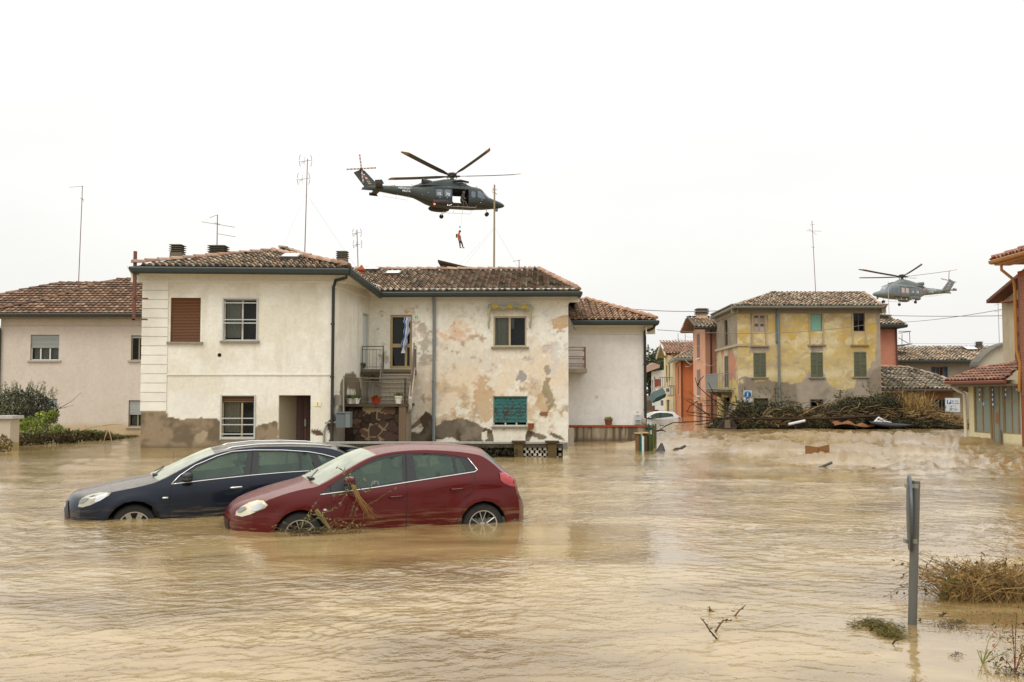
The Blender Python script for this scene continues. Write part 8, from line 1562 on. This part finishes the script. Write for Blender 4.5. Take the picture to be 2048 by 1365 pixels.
    # main rotor
    c = MB(); c.lathe((0, 0, 1.95), (0, 0, 1), [(.20, 0), (.17, .25), (.32, .33), (.34, .48), (.46, .56), (.44, .66), (.15, .74), (0, .75)], 16); 
    for k in range(5): a = phase+k*2*math.pi/5; u = np.array([math.cos(a), math.sin(a), 0]); c.tube([u*.25+(0, 0, 2.35), u*.8+(0, 0, 2.40)], [.13, .08], 6); c.tube([u*.35+(0, 0, 2.05), u*.55+np.array([-u[1], u[0], 0])*.12+(0, 0, 2.35)], .03, 4)
    c.build('rotor_hub', mat('hub_metal', C('#4c4a42'), rough=.45, metal=.3, var=.3, vscale=8), T, 'auto', origin=Z0_)
    for k in range(5):
        a = phase+k*2*math.pi/5; u = np.array([math.cos(a), math.sin(a), 0]); v = np.array([-u[1], u[0], 0]); G = []; cl = []
        for r_ in (.75, 1.2, 1.6, 3, 4.5, 6.0, 6.35, 6.6, 6.9):
            ch = .12 if r_ < 1 else (.2 if r_ < 1.3 else (.27 if r_ < 6.3 else .27*(6.95-r_)/.65+.02)); z = 2.40+.07*(r_-.75)+.004*r_*r_; sw = 0 if r_ < 6.3 else -(r_-6.3)*.35; row = []
            for s_, dz in ((-1, 0), (-.4, .035), (1, .0), (-.4, -.03)): row.append(u*r_+v*(ch*s_+sw)+np.array([0, 0, z+dz+s_*.05]))
            row.append(row[0]); G.append(row); cl.append([C('#4d463a') if r_ < 6.2 else C('#9c7a44')]*5)
        c = MB(); c.grid(np.array(G), col=np.array(cl)); c.build('rotor_blade', blade_m, T, 'auto', origin=Z0_)
    # tail rotor
    hx = np.array([-8.78, -.22, 2.42]); c = MB(); c.lathe(hx, (0, -1, 0), [(0, -.15), (.16, -.1), (.16, .12), (.06, .2), (0, .2)], 10); c.build('tail_rotor_hub', mat('hub_metal', (1, 1, 1)), T, origin=Z0_)
    for k in range(4):
        a = .12+k*math.pi/2; u = np.array([math.cos(a), 0, math.sin(a)]); v = np.array([-u[2], 0, u[0]]); c = MB()
        for j in range(7): r0, r1 = .2+j*.17, .2+(j+1)*.17; c.obox(hx+u*r0-v*.07+(0, -.15, 0), u*(r1-r0), v*.14, (0, -.025, 0), col=C('#b9b3a8') if j % 2 else C('#96655c'))
        c.build('tail_rotor_blade', blade_m, T, origin=Z0_)
    # gear, sponsons, steps, hoist
    for sg in (1, -1):
        c = MB(); ellipsoid(c, (-1.15, sg*1.02, -.68), (1.05, .38, .30), p=.8); c.build('sponson', fus_b, T, True, origin=Z0_)
        c = MB(); c.tube([(-.75, sg*1.15, -.72), (-.80, sg*1.45, -1.2)], .05, 6); c.tube([(-.25, sg*1.12, -.75), (-.78, sg*1.42, -1.1)], .035, 6); lg = c.build('main_gear_leg', vpaint, T, origin=Z0_); c = MB(); c.lathe((-.8, sg*1.42, -1.28), (0, sg, 0), [(0, 0), (.1, 0), (.12, -.02), (.19, -.02), (.21, .02), (.21, .14), (.17, .18), (.1, .16), (0, .16)], 18); c.build('wheel', rubber, lg, 'auto', origin=Z0_)
        c = MB(); c.tube([(-.6, sg*1.02, -.78), (-.5, sg*1.12, -1.0), (2.0, sg*1.12, -1.0), (2.1, sg*1.0, -.78)], .018, 5); 
        for x in (.3, 1.2): c.tube([(x, sg*1.0, -.76), (x, sg*1.12, -1.0)], .014, 4)
        c.cur = (1, 1, 1); c.build('step_rail', alloy, T, origin=Z0_)
        c = MB(); c.tube([(-6.6, sg*.18, .35), (-6.6, sg*.45, .12), (-4.3, sg*.55, -.12), (-4.3, sg*.4, .1)], .012, 4); c.tube([(-5.4, sg*.3, .22), (-5.4, sg*.5, 0.0)], .012, 4); c.build('wire_aerial', alloy, T, origin=Z0_)
    c = MB(); c.tube([(3.35, 0, -.74), (3.37, 0, -1.26)], .045, 6); lg = c.build('nose_gear_leg', vpaint, T, origin=Z0_)
    for sg in (1, -1): c = MB(); c.lathe((3.38, sg*.06, -1.28), (0, sg, 0), [(0, 0), (.1, 0), (.17, .0), (.19, .03), (.19, .09), (.15, .12), (.08, .1), (0, .1)], 16); c.build('wheel', rubber, lg, 'auto', origin=Z0_)
    c = MB(); ellipsoid(c, (4.35, 0, -.78), (.17, .17, .19)); c.build('camera_ball', mat('camera_grey', C('#6b7072'), rough=.3), T, True, origin=Z0_)
    c = MB(); c.tube([(-.1, -.75, 1.62), (.6, -1.0, 1.62), (1.35, -1.25, 1.42)], [.10, .13, .10], 8); c.tube([(.5, -.6, 1.5), (1.1, -1.2, 1.28)], .04, 6); c.tube([(1.2, -.5, 1.3), (1.1, -1.2, 1.3)], .035, 6); c.build('hoist', black, T, 'auto', origin=Z0_)
    c = MB(); c.tube([(2.3, 0, 1.2), (2.5, 0, 1.55)], .02, 4); c.tube([(-3.9, 0, 1.08), (-3.95, 0, 1.35)], .02, 4); c.tube([(-5.6, 0, 1.03), (-5.6, 0, 1.15)], .03, 4); c.build('aerial', black, T, origin=Z0_)
    c = MB(); ellipsoid(c, (-2.0, -1.12, -.86), (.09, .09, .09)); c.build('navigation_light', mat('red_light', C('#d8302a'), emit=(1, .08, .05, 5.)), T, True, origin=Z0_)
    c = MB(); c.cur = C('#a8321e'); c.box(-2.1, -.98, -.62, -1.75, -.90, -.40); c.build('red_panel', vpaint, T, origin=Z0_)
    c = MB(); c.cur = C('#a38a5a'); c.box(-6.0, -.36, .86, -5.7, -.31, .98); c.cur = C('#c9c9bf')
    for x, z in ((-3.1, .1), (-2.6, .3), (-1.5, -.2), (-.8, -.2), (2.6, -.2), (2.5, -.45)): c.box(x, -float(S(x, z))-.02, z, x+.10, -float(S(x, z))+.02, z+.035)
    c.build('markings', vpaint, T, origin=Z0_)
    return T, S
H1, Sh = helicopter('rescue_helicopter', 'dark grey military helicopter with open side door hovering above the plaster house roof', atY(905, 400, 95), R(16), R(-6), R(-71))
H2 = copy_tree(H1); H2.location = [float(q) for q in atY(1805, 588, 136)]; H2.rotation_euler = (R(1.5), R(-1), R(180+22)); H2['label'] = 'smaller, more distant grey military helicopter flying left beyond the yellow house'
hz_m = mat('hazed_grey', C('#6c7371'), rough=.5, var=.12, vscale=2.2, spec=.4); hz_b = mat('hazed_belly', C('#5c5e5a'), rough=.6, var=.2)  # distance haze on the far helicopter is put into these paler greys
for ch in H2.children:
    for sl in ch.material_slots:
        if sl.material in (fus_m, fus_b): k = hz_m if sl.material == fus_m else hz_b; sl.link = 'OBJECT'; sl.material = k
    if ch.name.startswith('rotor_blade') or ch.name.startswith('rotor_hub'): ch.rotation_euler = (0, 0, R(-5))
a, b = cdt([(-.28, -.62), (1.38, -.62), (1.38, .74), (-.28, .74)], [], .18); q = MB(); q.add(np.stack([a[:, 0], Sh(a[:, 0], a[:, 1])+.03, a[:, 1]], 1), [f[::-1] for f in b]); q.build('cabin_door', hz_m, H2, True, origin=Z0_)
for x0 in (.0, .72):
    a, b = cdt([(x0, -.05), (x0+.5, -.05), (x0+.5, .6), (x0, .6)], [], .18); q = MB(); q.add(np.stack([a[:, 0], Sh(a[:, 0], a[:, 1])+.045, a[:, 1]], 1), [f[::-1] for f in b]); q.build('door_window', mat('pale_window', C('#b9a9a2'), rough=.2), H2, True, origin=Z0_)
# hanging rescuer, cable and crewman
hp = H1.matrix_world if False else (Matrix.Translation(H1.location) @ H1.rotation_euler.to_matrix().to_4x4()); hk = hp @ Vector((1.05, -1.25, 1.3)); Yr = float(hk[1])
ft = atY(927, 497, Yr); hd = atY(919, 467, Yr); xk = hd[0]; s_ = (hd[2]-ft[2])/1.5
def L_(x, y, z): return (x*s_, y*s_, z*s_)
J = [(L_(0, 0, .92), (.13, .11), None, 'leg'), (L_(-.02, 0, 1.12), (.13, .11), 0, 'top'), (L_(-.05, 0, 1.32), (.17, .13), 1, 'top'), (L_(-.02, 0, 1.47), (.09, .09), 2, 'top'), (L_(.03, 0, 1.54), .06, 3, 'skin'), (L_(.07, 0, 1.66), .09, 4, 'skin'), (L_(.08, 0, 1.74), .07, 5, 'skin'),
     (L_(-.05, -.19, 1.40), .065, 2, 'top'), (L_(-.02, -.23, 1.14), .05, 7, 'top'), (L_(.05, -.17, .93), .04, 8, 'skin'), (L_(.07, -.15, .85), .035, 9, 'skin'), (L_(.0, .19, 1.40), .065, 2, 'top'), (L_(.14, .22, 1.18), .05, 11, 'vest'), (L_(.18, .12, .98), .04, 12, 'skin'), (L_(.19, .08, .90), .035, 13, 'skin'),
     (L_(.04, -.10, .84), .095, 0, 'leg'), (L_(.10, -.12, .48), .065, 15, 'leg'), (L_(.12, -.12, .12), .05, 16, 'leg'), (L_(.13, -.12, .05), .05, 17, 'boot'), (L_(.27, -.12, .02), .035, 18, 'boot'),
     (L_(.12, .10, .84), .095, 0, 'leg'), (L_(.29, .12, .52), .065, 20, 'leg'), (L_(.38, .12, .15), .05, 21, 'leg'), (L_(.40, .12, .07), .05, 22, 'boot'), (L_(.56, .12, .05), .035, 23, 'boot')]
CO = dict(leg='#17181a', top='#c4421e', skin='#8f6a55', boot='#3a3027', vest='#4a4a36')
RES = figure('person', 'rescuer in orange top, dark trousers and helmet hanging below the larger helicopter', 'person', (xk-.05, Yr, float(ft[2])), J, CO, helmet=(L_(.08, 0, 1.69), (.125, .12, .12)))
q = MB(); q.cur = C('#3f4034'); q.box(-.30*s_, -.13, 1.08*s_, -.16*s_, .13, 1.42*s_); q.build('backpack', vrough, RES, origin=Z0_)
q = MB(); q.cur = C('#b9b39a'); q.tube([L_(.0, -.16, .78), L_(.02, -.17, .92)], .03, 5); q.cur = C('#2c2c28')
for y_ in (-.12, .12): q.tube([L_(-.0, y_*.9, 1.46), L_(.05, y_*1.15, 1.2), L_(.04, y_*1.0, .96)], .022, 5)
q.build('harness', vpaint, RES, origin=Z0_)
q = MB(); tp = np.array([xk+.03, Yr, float(ft[2])+1.35*s_]); q.cur = C('#8f9294'); q.tube([tp, (float(hk[0]), Yr, float(hk[2]))], .007, 4); q.lathe((tp[0], Yr, tp[2]+.75), (0, 0, 1), [(0, -.1), (.05, -.05), (.05, .05), (0, .1)], 8, col=(.02, .02, .02)); one('hoist_cable', q, vpaint, 'thin steel winch cable between the larger helicopter and the rescuer', 'cable', tp)
cw = hp @ Vector((.72, -.72, -.6)); k = 1.0
J = [((0, 0, .32), (.14, .13), None, 'suit'), ((.0, -.02, .55), (.14, .12), 0, 'suit'), ((.06, -.06, .78), (.16, .12), 1, 'suit'), ((.12, -.10, .92), .07, 2, 'suit'), ((.16, -.14, 1.02), .08, 3, 'skin'), ((.17, -.15, 1.10), .07, 4, 'skin'), ((.02, -.24, .82), .06, 2, 'suit'), ((.12, -.32, .58), .05, 6, 'suit'), ((.30, -.34, .46), .04, 7, 'skin'),
     ((.14, .14, .82), .06, 2, 'suit'), ((.30, .10, .62), .05, 9, 'suit'), ((.40, -.05, .50), .04, 10, 'skin'), ((.10, -.14, .22), .09, 0, 'suit'), ((.38, -.26, .20), .07, 12, 'suit'), ((.36, -.30, -.12), .05, 13, 'suit'), ((-.02, .12, .22), .09, 0, 'suit'), ((.30, .14, .12), .07, 15, 'suit'), ((.0, .16, .06), .05, 16, 'boot')]
figure('person', 'crewman in olive suit and helmet kneeling in the open door of the larger helicopter', 'person', cw, J, dict(suit='#3f402a', skin='#8a6a55', boot='#2a2620'), helmet=((.17, -.15, 1.08), (.14, .14, .15)), rot=R(16))
